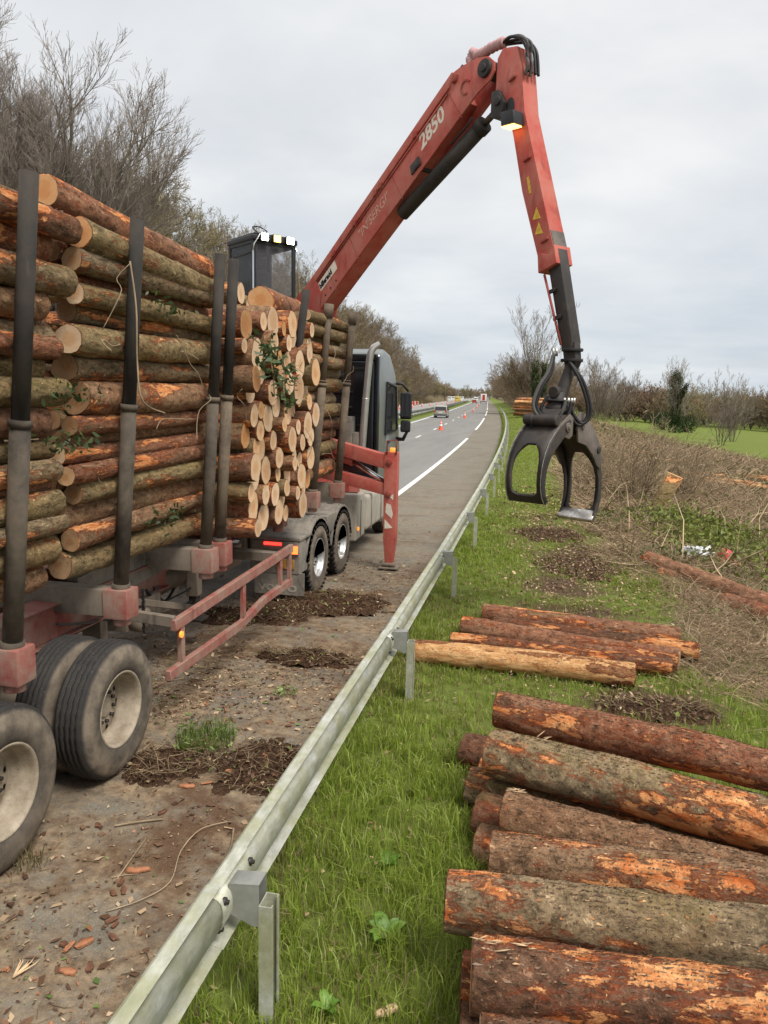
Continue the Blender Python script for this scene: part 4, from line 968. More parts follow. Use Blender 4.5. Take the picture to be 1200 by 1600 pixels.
for s in (.95, 1.55, 2.1, 2.22, 3.05, 3.85):
    z = 4.86 + s * .687 - .17
    m = MB(); m.prism([(s - .04, z - .03), (s + .03, z - .01), (s + .05, z + .08), (s - .02, z + .07)], -.06, -.002, pf); m.build('pipe_clamp', 'crane_red_worn', mb, .006, 1)
m = MB(); m.tube([P(4.43, 7.33, -.05), P(4.43, 7.33, .39)], .115, 24); m.tube([P(4.43, 7.33, -.075), P(4.43, 7.33, .41)], .055, 16); m.build('boom_pin', 'grapple_steel', mb, .01, 2)
m = MB(); m.tube([P(3.05, 6.38, -.04), P(3.05, 6.38, .38)], .06, 18); m.prism([(2.97, 6.26), (3.17, 6.38), (3.11, 6.50), (2.93, 6.39)], -.03, 0, pf); m.build('cylinder_pin', 'grapple_steel', mb, .006, 2)
for s_ in (.70, 1.34, 2.45, 3.70):
    z_ = 4.86 + s_ * .687; m = MB(); m.bar(P(s_, z_ - .16, -.003), P(s_ + .30, z_ - .58, -.003), .008, .012, 0, cn); m.build('weld_seam', 'crane_red_worn', mb)
for k_ in range(5):
    s_ = .35 + .16 * k_; z_ = 4.86 + s_ * .687 - .62; m = MB(); m.tube([P(s_, z_, -.012), P(s_, z_, .0)], .018, 8); m.build('bolt', 'bolt_dark', mb)
for o_ in (.08, .13): hose('hydraulic_hose', [P(3.9, 7.55, o_), P(3.0, 6.97, o_), P(2.0, 6.27, o_), P(1.0, 5.58, o_), P(.2, 5.03, o_)], .018, 'hose_rubber', mb)
m = MB()
for a in range(9):
    t0 = R(40 + 28 * a); t1 = R(40 + 28 * (a + 1)); c0 = (4.06, 7.20)
    m.bar(P(c0[0] + .09 * math.cos(t0), c0[1] + .09 * math.sin(t0), -.01), P(c0[0] + .09 * math.cos(t1), c0[1] + .09 * math.sin(t1), -.01), .015, .025)
m.build('hook', 'crane_red_worn', mb)
sl = math.atan2(.687, 1); bx = P(math.cos(sl), math.sin(sl)); by = P(-math.sin(sl), math.cos(sl))
def bt(s, z): return P(s, z, -.003)
text_mesh('number', '2850', .30, 'letter_white', mb, basis(bt(3.16, 6.57), bx, by), .008, .28, 1.0)
text_mesh('worn_lettering', '"IN\'SERGI\'', .21, 'worn_letter', mb, basis(bt(1.66, 5.50), bx, by), .002, .25, 1.0)
m = MB(); m.prism([(.52, 4.77), (1.02, 5.11), (.94, 5.26), (.44, 4.92)], -.008, -.001, pf); stk = m.build('sticker', 'letter_white', mb)
text_mesh('sticker_lettering', 'billeraud', .135, 'letter_black', mb, basis(P(.525, 4.815, -.0105), bx, by), .006, 0, .92)
# boom cylinder below the boom
m = MB(); m.tube([P(2.55, 5.80, .17), P(4.26, 6.70, .17)], .108, 22); m.tube([P(4.18, 6.657, .17), P(4.28, 6.71, .17)], .122, 22); cyl = m.build('boom_cylinder', 'stake_dark', cr)
m = MB(); m.tube([P(4.26, 6.70, .17), P(4.80, 6.98, .17)], .045, 14); m.build('cylinder_rod', 'stake_dusty', cyl)
m = MB(); m.tube([P(3.75, 6.53, .04), P(4.1, 6.72, .04), P(4.16, 6.80, .05)], .014, 8); m.build('pipe', 'black_plastic', cyl)
# lifting cylinder
m = MB(); m.tube([P(.36, 2.6, .17), P(.50, 3.7, .17)], .11, 20); m.tube([P(.50, 3.7, .17), P(.58, 4.3, .17)], .055, 16); m.build('lift_cylinder', 'crane_red_worn', cr)
# stick
stick = [(4.72, 7.50), (4.97, 7.45), (5.07, 7.12), (5.15, 6.62), (5.79, 4.72), (5.54, 4.64), (5.17, 5.63), (4.97, 6.36), (4.93, 6.48), (4.74, 6.60), (4.62, 6.78), (4.62, 6.96), (4.62, 7.2), (4.63, 7.40)]
m = MB(); m.prism(stick, .01, .29, pf)
sk = m.build('stick', 'crane_red', cr, .012, 2)
m = MB(); m.prism([(5.53, 4.57), (5.82, 4.67), (5.76, 4.90), (5.68, 4.78), (5.50, 4.83)], -.012, .31, pf); m.build('stick_mouth', 'crane_red', sk, .008, 2)
m = MB(); m.prism([(5.797, 4.72), (5.672, 5.09), (5.66, 5.08), (5.785, 4.71)], .02, .28, pf); m.build('worn_plate', 'grapple_plate', sk)
m = MB(); m.tube([P(4.90, 6.73, .0), P(4.90, 6.73, .012)], .07, 18); [setattr(v, 'co', Vector((0, 0, 6.73)) + Vector((v.co.x, v.co.y, 0)) + Vector((0, 0, (v.co.z - 6.73) * 1.7))) for v in m.bm.verts]; m.build('inspection_hole', 'black_plastic', sk)
sk.children[-1].scale = (1, 1, 1)
for s, z in ((4.92, 7.07), (5.24, 6.02), (5.60, 4.97)):
    m = MB(); m.prism([(s - .05, z - .04), (s + .06, z), (s + .06, z + .035), (s - .05, z - .005)], -.03, .008, pf); m.build('lug', 'crane_red_worn', sk, .005, 1)
m = MB(); m.prism([(4.60, 6.66), (4.78, 6.62), (4.84, 6.80), (4.72, 6.98), (4.60, 6.98)], -.05, .35, pf); m.tube([P(4.72, 6.84, -.08), P(4.72, 6.84, .38)], .06, 16); m.build('knuckle', 'grapple_steel', sk, .01, 2)
for a, b, s in (((5.41, 5.28), (0, 0), .16), ((5.46, 5.09), (0, 0), .16)):
    m = MB(); m.prism([(a[0] - .03, a[1] - .03), (a[0] + .10, a[1] - .03), (a[0] + .02, a[1] + .12)], .004, .0085, pf); m.build('warning_decal', 'yellow_decal', sk)
m = MB(); m.prism([(5.30, 5.58), (5.335, 5.59), (5.275, 5.80), (5.24, 5.79)], .004, .0085, pf); m.build('warning_decal', 'yellow_decal', sk)
# work lamp on the stick
wl = holder('work_lamp', cr)
m = MB(); m.prism([(4.92, 6.62), (5.14, 6.60), (5.17, 6.43), (4.94, 6.44)], -.20, -.005, pf); m.build('lamp_housing', 'black_plastic', wl, .02, 2)
m = MB(); m.prism([(4.95, 6.438), (5.15, 6.428), (5.15, 6.415), (4.95, 6.425)], -.185, -.03, pf); m.build('lamp_glass', 'lamp_amber', wl)
# extension
m = MB()
ex_ = [(5.59, 4.80), (5.775, 4.86), (6.075, 3.70), (6.05, 3.58), (5.92, 3.60)]
m.prism(ex_, .06, .24, pf); xt = m.build('extension', 'stick_steel', cr, .008, 2)
m = MB()
m.tube([P(5.60, 4.55, .03), P(5.93, 3.66, .03)], .016, 8); m.build('pipe', 'crane_red_worn', xt)
for t in (.25, .62): 
    s = 5.63 + .3 * t; z = 4.55 - .9 * t; m = MB(); m.prism([(s - .03, z - .03), (s + .08, z), (s + .08, z + .05), (s - .03, z + .02)], .02, .05, pf); m.build('lug', 'grapple_steel', xt, .004, 1)
m = MB(); m.prism([(5.9, 3.66), (6.09, 3.70), (6.13, 3.45), (6.05, 3.28), (5.98, 3.28), (5.93, 3.5)], .09, .21, pf); m.build('boom_nose', 'grapple_steel', xt, .012, 2)
for z, rr in ((3.60, .135), (3.47, .14)):
    m = MB(); m.tube([P(6.02, z - .02, .15), P(6.02, z + .02, .15)], rr, 20); m.build('hose_ring', 'hose_rubber', xt, .012, 2)
# hoses over the joint
def wrap(pts, par):
    pts = [Vector(p) for p in pts]; m = MB(); P_ = []; r_ = []
    for i in range(len(pts) - 1):
        for k in range(5):
            P_ += [pts[i].lerp(pts[i + 1], k / 5)]; r_ += [.058 if k % 2 else .072]
    m.tube(P_ + [pts[-1]], r_ + [.05], 14); return m.build('hose_wrap', 'pink_wrap', par)
wrap([P(4.06, 7.46, .1), P(4.03, 7.60, .1), P(4.08, 7.665, .1), P(4.16, 7.60, .1), P(4.28, 7.60, .1), P(4.44, 7.62, .1), P(4.60, 7.62, .1), P(4.66, 7.615, .1)], cr)
for o, dz in ((.05, 0), (.12, .03), (.19, .01), (.25, -.01)):
    hose('hose', [P(4.62, 7.60 + dz, .1), P(4.78, 7.62 + dz, o), P(4.96, 7.56 + dz, o), P(5.08, 7.42, o), P(5.12, 7.28, o), P(5.14, 7.1, o)], .02, 'hose_rubber' if o != .12 else 'hose_grey', cr)
for o in (.02, .1): hose('hose', [P(5.0, 7.56, o), P(5.13, 7.45, o), P(5.10, 7.3, o + .03), P(5.16, 7.2, o), P(5.12, 7.06, o)], .018, 'hose_grey', cr)
# stabiliser
m = MB(); m.bar(W(-4.6, 13.0, 2.30), W(-2.66, 12.78, 1.86), .20, .235, 0, (0, 0, 1)); ub = m.build('stabiliser_beam', 'crane_red', cr, .015, 2)
m = MB(); m.bar(W(-4.6, 13.0, 1.78), W(-2.66, 12.78, 1.39), .18, .20, 0, (0, 0, 1)); m.build('stabiliser_beam', 'crane_red', cr, .015, 2)
m = MB(); m.tube([W(-4.0, 12.95, 2.05), W(-3.28, 12.88, 1.83)], .085, 16); cy2 = m.build('stabiliser_cylinder', 'crane_red', cr)
m = MB(); m.tube([W(-3.28, 12.88, 1.83), W(-2.68, 12.80, 1.50)], .042, 14); m.build('cylinder_rod', 'chrome', cy2)
m = MB(); m.prism([(-.115, 2.03), (.115, 2.03), (.115, .55), (.065, .10), (-.065, .10), (-.105, .55)], -.09, .09, lambda u, v, w: W(-2.575 + u, 12.76 + w, v)); lg = m.build('stabiliser_leg', 'crane_red', cr, .012, 2)
m = MB(); m.box(W(-2.74, 12.58, .03), W(-2.40, 12.94, .055)); m.tube([W(-2.62, 12.76, .05), W(-2.60, 12.76, .14)], [.085, .05], 14); m.tube([W(-2.68, 12.68, .09), W(-2.46, 12.68, .09)], .04, 12); m.build('foot_plate', 'chassis_mud', lg, .008, 1)
for z in (1.86, 1.32): 
    m = MB(); m.tube([W(-2.60, 12.64, z), W(-2.60, 12.86, z)], .055, 16); m.tube([W(-2.60, 12.63, z), W(-2.60, 12.87, z)], .03, 12); m.build('pin', 'crane_red_worn', lg, .006, 1)
for z0, pts in ((1.0, [(-.07, 0), (.04, -.10), (.06, -.02), (.02, .14), (-.06, .16)]), (.72, [(-.08, .16), (.06, .02), (-.08, .0)]), (1.22, [(-.02, .06), (.06, .10), (.06, .0)])):
    m = MB(); m.prism([(x, z0 + z) for x, z in pts], -.0935, -.0905, lambda u, v, w: W(-2.575 + u, 12.76 + w, v)); m.build('torn_decal', 'letter_white', lg)
m = MB(); m.tube([W(-2.56, 12.74, 2.03), W(-2.56, 12.74, 2.10)], .045, 14); m.build('beacon', 'lamp_orange', lg)
m = MB(); m.tube([W(-2.64, 12.66, 2.0), W(-2.64, 12.66, 2.22), W(-2.48, 12.66, 2.24), W(-2.48, 12.66, 2.0)], .012, 8); m.build('beacon_guard', 'crane_red_worn', lg)
# operator cab, turned with the boom
Q0 = Vector((-5.52, 13.92, 0)) - CC; fx = cn; sx_ = -cd_          # fx: along the front glass, sx_: back along the side
def Q(u, w, z): return Q0 + fx * u + sx_ * w + Vector((0, 0, z))
oc = holder('operator_cab', cr)
FW, DP, Z0, Z1 = .93, .98, 4.25, 5.86
m = MB()
for (u, w) in ((.035, .035), (FW - .035, .035), (.035, DP - .035), (FW - .035, DP - .035)): m.bar(Q(u, w, Z0), Q(u, w, Z1 - .1), .07, .07, 0, cn)
for z in (Z0, Z1 - .12):
    for a, b in (((.03, .03), (FW - .03, .03)), ((.03, .03), (.03, DP - .03)), ((FW - .03, .03), (FW - .03, DP - .03)), ((.03, DP - .03), (FW - .03, DP - .03))): m.bar(Q(*a, z), Q(*b, z), .06, .07)
m.bar(Q(.02, .05, Z1 - .3), Q(.02, DP - .05, Z1 - .34), .03, .035)
m.build('cab_frame', 'black_plastic', oc, .008, 1)
m = MB(); m.prism([(-.02, -.03), (FW + .02, -.03), (FW + .02, DP + .02), (-.02, DP + .02)], Z1 - .10, Z1, lambda u, v, w: Q(u, v, w)); m.prism([(.05, .05), (FW - .05, .05), (FW - .05, DP), (.05, DP)], Z1, Z1 + .05, lambda u, v, w: Q(u, v, w)); m.build('cab_roof', 'black_plastic', oc, .03, 3)
m = MB(); m.prism([(.07, .02), (FW - .07, .02), (FW - .07, .028), (.07, .028)], Z0 + .03, Z1 - .15, lambda u, v, w: Q(u, v, w)); m.build('front_window', 'cab_glass', oc)
m = MB(); m.prism([(.02, .07), (.028, .07), (.028, DP - .07), (.02, DP - .07)], Z0 + .03, Z1 - .15, lambda u, v, w: Q(u, v, w)); m.build('side_window', 'cab_glass', oc)
m = MB(); m.prism([(.05, DP - .02), (FW - .05, DP - .02), (FW - .05, DP - .01), (.05, DP - .01)], Z0 + .03, Z1 - .15, lambda u, v, w: Q(u, v, w)); m.prism([(FW - .03, .07), (FW - .02, .07), (FW - .02, DP - .07), (FW - .03, DP - .07)], Z0, Z0 + .6, lambda u, v, w: Q(u, v, w)); m.build('rear_panel', 'black_gloss', oc)
m = MB(); m.prism([(.25, .5), (.68, .5), (.68, .62), (.25, .62)], Z0 + .35, Z0 + 1.05, lambda u, v, w: Q(u, v, w)); m.prism([(.22, .2), (.70, .2), (.70, .6), (.22, .6)], Z0 + .28, Z0 + .40, lambda u, v, w: Q(u, v, w)); m.prism([(.34, .5), (.58, .5), (.58, .60), (.34, .60)], Z0 + 1.08, Z0 + 1.28, lambda u, v, w: Q(u, v, w)); m.build('seat', 'hose_grey', oc, .03, 2)
m = MB(); m.bar(Q(-.012, -.03, Z0), Q(-.012, -.03, Z1 - .3), .022, .022); m.tube([Q(-.012, -.03, Z1 - .3), Q(0, -.05, Z1 - .18), Q(.1, -.06, Z1 - .02), Q(.2, -.05, Z1 + .1)], .012, 8); m.tube([Q(FW + .06, .0, Z0), Q(FW + .06, .0, Z1 - .3), Q(FW - .02, .0, Z1 - .12)], .012, 8); m.build('handrail', 'chrome', oc)
hose('cable', [Q(.1, -.02, Z1 + .02), Q(.05, .1, Z1 + .14), Q(.2, .1, Z1 + .16), Q(.3, 0, Z1 + .08)], .012, 'hose_rubber', oc)
m = MB(); m.tube([Q(FW - .2, .0, Z0 + .1), Q(FW - .35, -.02, Z0 + .55)], .012, 6); m.build('wiper', 'black_plastic', oc)
for u, mat in ((.20, 'lamp_white'), (.465, 'lamp_amber'), (.75, 'lamp_white')):
    m = MB(); m.prism([(u - .085, -.09), (u + .085, -.09), (u + .085, .0), (u - .085, .0)], Z1 - .115, Z1 + .035, lambda a, b, w: Q(a, b, w)); lh = m.build('roof_lamp', 'black_plastic', oc, .012, 2)
    m = MB(); m.prism([(u - .07, -.10), (u + .07, -.10), (u + .07, -.088), (u - .07, -.088)], Z1 - .10, Z1 + .02, lambda a, b, w: Q(a, b, w)); m.build('lamp_glass', mat, lh)

# ------------------------------------------------------------------ grapple
HC = Vector((.09, 10.1, 2.73)); ge = Vector((math.cos(R(60)), math.sin(R(60)), 0)); gf = Vector((ge.y, -ge.x, 0))
gp = thing('log_grapple', 'black steel log grapple hanging open above the grass verge', 'grapple', HC)
def Gp(u, f, z): return ge * u + gf * f + Vector((0, 0, z))
tip = P(6.02, 3.32, .15) + CC - HC
m = MB(); m.tube([tip + Vector((0, 0, .12)), Vector((.02, .0, .22))], [.07, .085], 16); m.tube([Gp(-.12, 0, .34), Gp(.12, 0, .34)], .075, 16); m.build('link', 'grapple_steel', gp, .01, 1)
m = MB(); m.lathe([(.04, .001), (.05, .14), (.16, .15), (.22, .11), (.34, .10), (.36, .001)], 24, 'Z'); rt_ = m.build('rotator', 'grapple_steel', gp)
m = MB(); m.lathe([(.21, .10), (.225, .165), (.245, .165), (.26, .10)], 24, 'Z'); m.build('hose_ring', 'hose_rubber', rt_)
m = MB(); m.prism([(-.16, .06), (.16, .06), (.24, -.08), (.18, -.2), (-.18, -.2), (-.24, -.08)], -.20, .20, lambda u, v, w: Gp(u, w, v)); hd = m.build('grapple_head', 'grapple_steel', gp, .03, 2)
PROF_R = [(.10, -.02), (.24, -.07), (.40, -.16), (.55, -.28), (.68, -.43), (.77, -.59), (.83, -.76), (.85, -.93), (.83, -1.10), (.77, -1.25), (.66, -1.38)]
PROF_L = [(.10, .0), (.22, -.03), (.34, -.09), (.46, -.18), (.57, -.29), (.65, -.42), (.70, -.56), (.72, -.70), (.71, -.82), (.67, -.93), (.60, -1.02)]
def jaw(sg, prof, worn):
    j = holder('jaw', gp)
    HWs = .235; n_ = len(prof)
    def ring(i):
        u, z = prof[i]; a = prof[max(i - 1, 0)]; b = prof[min(i + 1, n_ - 1)]
        d = Vector((b[0] - a[0], b[1] - a[1])).normalized(); return Vector((u, z)), Vector((d.y, -d.x)) * (1 if d.y < 0 else 1)
    th = .035
    def inner(i, k=1.0):
        p, nn = ring(i); return (p.x + nn.x * th * k, p.y + nn.y * th * k)
    # curved shell with a window cut out of it: top apron, two arms, tip bar
    S = MB()
    # resample the profile finely so the window corners come out round
    fine = []
    for i in range(n_ - 1):
        for k in range(4):
            t = k / 4; P4 = [Vector(prof[max(i - 1, 0)]), Vector(prof[i]), Vector(prof[i + 1]), Vector(prof[min(i + 2, n_ - 1)])]
            fine.append((i + t, .5 * ((2 * P4[1]) + (-P4[0] + P4[2]) * t + (2 * P4[0] - 5 * P4[1] + 4 * P4[2] - P4[3]) * t * t + (-P4[0] + 3 * P4[1] - 3 * P4[2] + P4[3]) * t ** 3)))
    fine.append((n_ - 1.0, Vector(prof[-1]))); nf = len(fine)
    W0, W1, WM = 4.0, 9.1, .180
    def wlim(x):
        if x <= W0 or x >= W1: return None
        e0, e1 = min(1, (x - W0) / 2.2), min(1, (W1 - x) / .75)
        return WM * math.sqrt(max(0, 1 - (1 - e0) ** 2)) * math.sqrt(max(0, 1 - (1 - e1) ** 2)) + .004
    def cols(x):
        w_ = wlim(x); w_ = w_ if w_ is not None else .06
        return [-HWs, -(HWs + w_) / 2, -w_, w_, (HWs + w_) / 2, HWs]
    vo, vi = [], []
    for j_, (x, p) in enumerate(fine):
        a_ = fine[max(j_ - 1, 0)][1]; b_ = fine[min(j_ + 1, nf - 1)][1]; d = (b_ - a_).normalized(); nn = Vector((d.y, -d.x)) * th
        vo.append([S.bm.verts.new(Gp(sg * p.x, f, p.y)) for f in cols(x)]); vi.append([S.bm.verts.new(Gp(sg * (p.x + nn.x), f, p.y + nn.y)) for f in cols(x)])
    for j_ in range(nf - 1):
        xm = (fine[j_][0] + fine[j_ + 1][0]) / 2; op = wlim(xm) is not None
        for k in range(5):
            if k == 2 and op: continue
            S.bm.faces.new((vo[j_][k], vo[j_][k + 1], vo[j_ + 1][k + 1], vo[j_ + 1][k])).smooth = True; S.bm.faces.new((vi[j_ + 1][k], vi[j_ + 1][k + 1], vi[j_][k + 1], vi[j_][k])).smooth = True
        if op:
            for k in (2, 3): S.bm.faces.new((vo[j_][k], vo[j_ + 1][k], vi[j_ + 1][k], vi[j_][k]))
        for k in (0, 5): S.bm.faces.new((vo[j_][k], vo[j_ + 1][k], vi[j_ + 1][k], vi[j_][k]))
    for j_ in (0, nf - 1):
        for k in range(5): S.bm.faces.new((vo[j_][k], vo[j_][k + 1], vi[j_][k + 1], vi[j_][k]))
    S.build('jaw_shell', 'grapple_steel', j)
    for s2 in (-1, 1):
        m = MB(); wd = [.12, .15, .16, .16, .14, .115, .095, .085, .075, .065, .05]
        w0, w1 = sorted((s2 * HWs, s2 * (HWs + .028)))
        A = [[m.bm.verts.new(Gp(sg * (p.x + nn.x * (wd[i] if seq else -.008)), w, p.y + nn.y * (wd[i] if seq else -.008))) for i in range(n_) for p, nn in (ring(i),)] for w in (w0, w1) for seq in (0, 1)]
        for i in range(n_ - 1):
            m.bm.faces.new((A[0][i], A[0][i + 1], A[1][i + 1], A[1][i])); m.bm.faces.new((A[2][i], A[3][i], A[3][i + 1], A[2][i + 1]))
            m.bm.faces.new((A[0][i], A[2][i], A[2][i + 1], A[0][i + 1])); m.bm.faces.new((A[1][i], A[1][i + 1], A[3][i + 1], A[3][i]))
        for e_ in (0, n_ - 1): m.bm.faces.new((A[0][e_], A[1][e_], A[3][e_], A[2][e_]))
        m.build('jaw_arm', 'grapple_steel', j, .005, 1)
        m = MB(); lo_ = 2 if not worn else 6
        for i in range(lo_, n_ - 1):
            (p, a_), (q, b_) = ring(i), ring(i + 1); off = -.012 if not worn else -.010
            m.bar(Gp(sg * (p.x + a_.x * off), s2 * (HWs + .014), p.y + a_.y * off), Gp(sg * (q.x + b_.x * off), s2 * (HWs + .014), q.y + b_.y * off), .020, .006, 0, gf)
        m.build('worn_edge', 'worn_steel', j)
    m = MB(); p, q = prof[-2], prof[-1]; ni = ring(n_ - 1)[1]
    m.prism([(p[0] + .004, p[1]), (q[0] + .004, q[1] - .004), (q[0] + ni.x * .05, q[1] + ni.y * .05 - .01), (q[0] + ni.x * .065, q[1] + .02 + ni.y * .04), (p[0] + ni.x * .04, p[1] + ni.y * .04)], -HWs - .028, HWs + .028, lambda u, v, w: Gp(sg * u, w, v)); m.build('jaw_tip', 'worn_steel' if worn else 'grapple_steel', j, .006, 1)
    m = MB(); m.tube([Gp(sg * .17, -HWs - .05, -.09), Gp(sg * .17, HWs + .05, -.09)], .06, 18); m.tube([Gp(sg * .17, -HWs - .065, -.09), Gp(sg * .17, HWs + .065, -.09)], .035, 12); m.build('jaw_pin', 'grapple_plate', j, .006, 1)
    return j
jl = jaw(-1, PROF_L, False); jr = jaw(1, PROF_R, True)
CH = [(.03, .02), (.10, .10), (.20, .08), (.44, -.07), (.66, -.30), (.76, -.55), (.72, -.66), (.62, -.60), (.48, -.45), (.30, -.33), (.08, -.28)]
for w0 in (-.285, .257):
    m = MB(); m.prism(CH, w0, w0 + .028, lambda u, v, w: Gp(u, w, v)); m.build('cheek_plate', 'grapple_plate', jr, .008, 2)
for (u_, v_) in ((.14, -.04), (.64, -.40)):
    m = MB(); m.tube([Gp(u_, .28, v_), Gp(u_, .305, v_)], .045, 16); m.build('pin_head', 'grapple_steel', jr, .006, 1)
for w0 in (-.255, .227):
    m = MB(); m.prism([(-.02, .02), (-.10, .07), (-.30, -.04), (-.46, -.16), (-.40, -.25), (-.24, -.20), (-.10, -.24), (-.02, -.20)], w0, w0 + .026, lambda u, v, w: Gp(u, w, v)); m.build('cheek_plate', 'grapple_plate', jl, .008, 2)
m = MB(); m.tube([Gp(-.36, -.24, -.005), Gp(-.36, .225, -.005)], .068, 18); m.tube([Gp(-.36, -.16, -.005), Gp(-.36, -.10, -.005)], .078, 18); m.build('cylinder', 'grapple_steel', gp, .008, 1)
m = MB(); m.prism([(-.30, .05), (-.20, .12), (.02, .16), (.02, .12), (-.18, .08), (-.28, .02)], -.20, .16, lambda u, v, w: Gp(u, w, v)); m.build('head_cover', 'grapple_steel', gp, .012, 2)

# hoses to the rotator and grapple; image-right loop hangs free
rgt = Vector((.98, .21, 0))
def H(a, b, z): return rgt * a + Vector((.2 * 0, -1, 0)) * b + Vector((0, 0, z))
for k, (o, low) in enumerate(((.0, -.02), (.035, .05))):
    hose('hose', [H(.12, .05, .72), H(.26 + o, .12, .50), H(.37 + o, .14, .22), H(.38 + o, .14, .04), H(.30 + o * .5, .15, -.06 + low * .3), H(.21, .15, .02 + low), H(.19, .12, .17), H(.17, .08, .27)], .021, 'hose_rubber', gp)
for o in (.0, .04): hose('hose', [H(-.08, .1, .80), H(-.10 - o, .14, .58), H(-.20 - o, .18, .40), H(-.26 - o, .2, .18), H(-.18 - o, .22, .04), H(-.02, .22, .02), H(.07, .2, .12), H(.10, .17, .24)], .024, 'hose_grey' if o else 'hose_rubber', gp)
hose('hose', [H(-.12, .16, .30), H(-.20, .18, .12), H(-.10, .2, -.02), H(.06, .2, -.04), H(.15, .18, .08), H(.17, .16, .22)], .022, 'hose_rubber', gp)
for a in (.09, .14, .18, .21):
    m = MB(); m.tube([H(a, .15, .20), H(a - .005, .15, .27)], .018, 8); m.build('hose_fitting', 'worn_steel', gp)
for a in (-.08, -.04):
    m = MB(); m.tube([H(a, .1, .78), H(a - .01, .1, .88)], .016, 8); m.build('hose_fitting', 'worn_steel', gp)

# ------------------------------------------------------------------ felled logs on the verge
def ground_log(label, a, b, r, bk, cut='cut_dull', sh=0, group=None, roll=0.0, L=None):
    a = Vector(a); b = Vector(b); d = (b - a).normalized(); L = L or (b - a).length; c = a + d * L / 2
    return make_log(label, c, math.atan2(d.y, d.x), r, L, bk, cut, (0, 1), group, -math.asin(d.z), sh, 'log', roll)
pile = [
    ('orange scarred log at the back of the roadside pile', (-.28, 6.02, .47), (1.64, 5.50, .45), .150, 'bark_red', 0, 0.4),
    ('mossy thick log with a torn orange end, second row of the roadside pile', (-.275, 5.22, .49), (1.43, 4.68, .47), .165, 'bark_grey', 4, 2.1),
    ('slim brown log tucked under the thick mossy log in the roadside pile', (-.14, 4.60, .40), (1.32, 4.26, .40), .135, 'bark_brown', 2, 3.3),
    ('earthy brown log in the middle of the roadside pile', (-.19, 4.06, .42), (1.26, 4.04, .42), .148, 'bark_brown', 5, 1.0),
    ('grey barked log jutting out furthest towards the grass', (-.375, 3.54, .47), (1.15, 3.60, .46), .150, 'bark_grey', 1, 4.4),
    ('dark wet log with a bright orange torn strip near the front of the pile', (-.205, 3.13, .43), (1.05, 3.23, .43), .150, 'bark_dark', 3, 0.2),
    ('dark log at the very front of the roadside pile', (-.13, 2.74, .42), (1.0, 2.86, .42), .135, 'bark_dark', 6, 2.9),
]
pl = []
for lab, a, b, r, bk, sh, ro in pile: pl.append(ground_log(lab, a, b, r, bk, 'cut_fresh', sh, None, ro, 2.45))
for i, (x, y, r, z) in enumerate(((-.53, 5.92, .14, .15), (-.36, 5.62, .13, .14), (-.43, 5.33, .14, .15), (-.33, 4.96, .15, .15), (-.30, 4.62, .13, .14), (-.20, 4.30, .14, .14), (-.30, 3.98, .13, .14), (-.22, 3.70, .14, .15), (-.27, 3.40, .14, .15), (-.24, 3.08, .14, .15), (-.20, 2.72, .14, .15), (-.58, 2.92, .075, .08))):
    ang = R(-13) if y > 4.4 else R(3); d = Vector((math.cos(ang), math.sin(ang), 0))
    ground_log('brown log in the bottom layer of the roadside pile' if i < 11 else 'thin broken log end lying in the grass in front of the pile', (x, y, z), Vector((x, y, z)) + d, r, pick(['bark_brown', 'bark_dark', 'bark_grey']), 'cut_dull', i % 8, 'bottom layer of the roadside log pile' if i < 11 else None, None, 2.3)
# splinters standing off torn ends
def splinters(parent_log, pts):
    for (x, y, z, n, ln) in pts:
        m = MB(); base = Vector((x, y, z))
        for k in range(n):
            d = Vector((rng.uniform(.3, 1.0) * rng.choice((1, 1, -1)), rng.uniform(-.3, .3), rng.uniform(.0, .35))).normalized(); p = base + Vector((rng.uniform(-.05, .05), rng.uniform(-.03, .03), 0)); l = ln * rng.uniform(.4, 1)
            m.tube([p, p + d * l * .6, p + d * l], [.005, .0035, .0006], 4)
        o = m.build('splinter', 'pale_wood'); o.parent = parent_log; o.matrix_parent_inverse = (Matrix.Translation(parent_log.location) @ parent_log.rotation_euler.to_matrix().to_4x4() @ Matrix.Diagonal((*parent_log.scale, 1))).inverted()
splinters(pl[4], [(-.05, 3.56, .61, 9, .10), (.45, 3.6, .62, 5, .07)]); splinters(pl[5], [(-.15, 3.14, .57, 8, .09), (.0, 3.16, .58, 6, .07)]); splinters(pl[1], [(.05, 5.2, .64, 4, .09)]); splinters(pl[2], [(-.10, 4.62, .53, 6, .10)])
mids = [
    ('pale stripped log nearest the guardrail in the small row', (-1.37, 8.25, .13), (1.02, 8.12, .13), .135, 'bark_peeled', 7),
    ('thin dark log half hidden behind the pale stripped log', (-1.0, 8.85, .10), (1.46, 8.55, .10), .10, 'bark_dark', 2),
    ('dark red log with pale scars in the small row on the grass', (-.92, 9.35, .14), (1.55, 8.70, .14), .135, 'bark_red', 1),
    ('dark log with a black sawn end at the right of the small row', (-.55, 9.62, .10), (1.85, 9.20, .10), .105, 'bark_dark', 5),
    ('farthest rough brown log of the small row on the grass', (-.72, 10.05, .13), (1.72, 9.72, .12), .125, 'bark_red', 3)]
for lab, a, b, r, bk, sh in mids: ground_log(lab, a, b, r, bk, 'cut_dull', sh)
ground_log('long reddish felled trunk lying on brash beyond the grass', (1.92, 14.7, .02), (3.7, 11.2, -.02), .19, 'bark_red', 'cut_orange', 0, None, None, 5.2)
ground_log('second felled trunk with a torn end lying against the long trunk', (2.75, 12.2, -.02), (4.2, 9.9, -.12), .17, 'bark_dark', 'cut_orange', 6, None, None, 4)
ground_log('short stub log with a round pinkish end beside the long trunk', (2.05, 13.9, -.02), (2.9, 13.0, -.05), .13, 'bark_red', 'cut_orange', 2, None, None, 1.4)
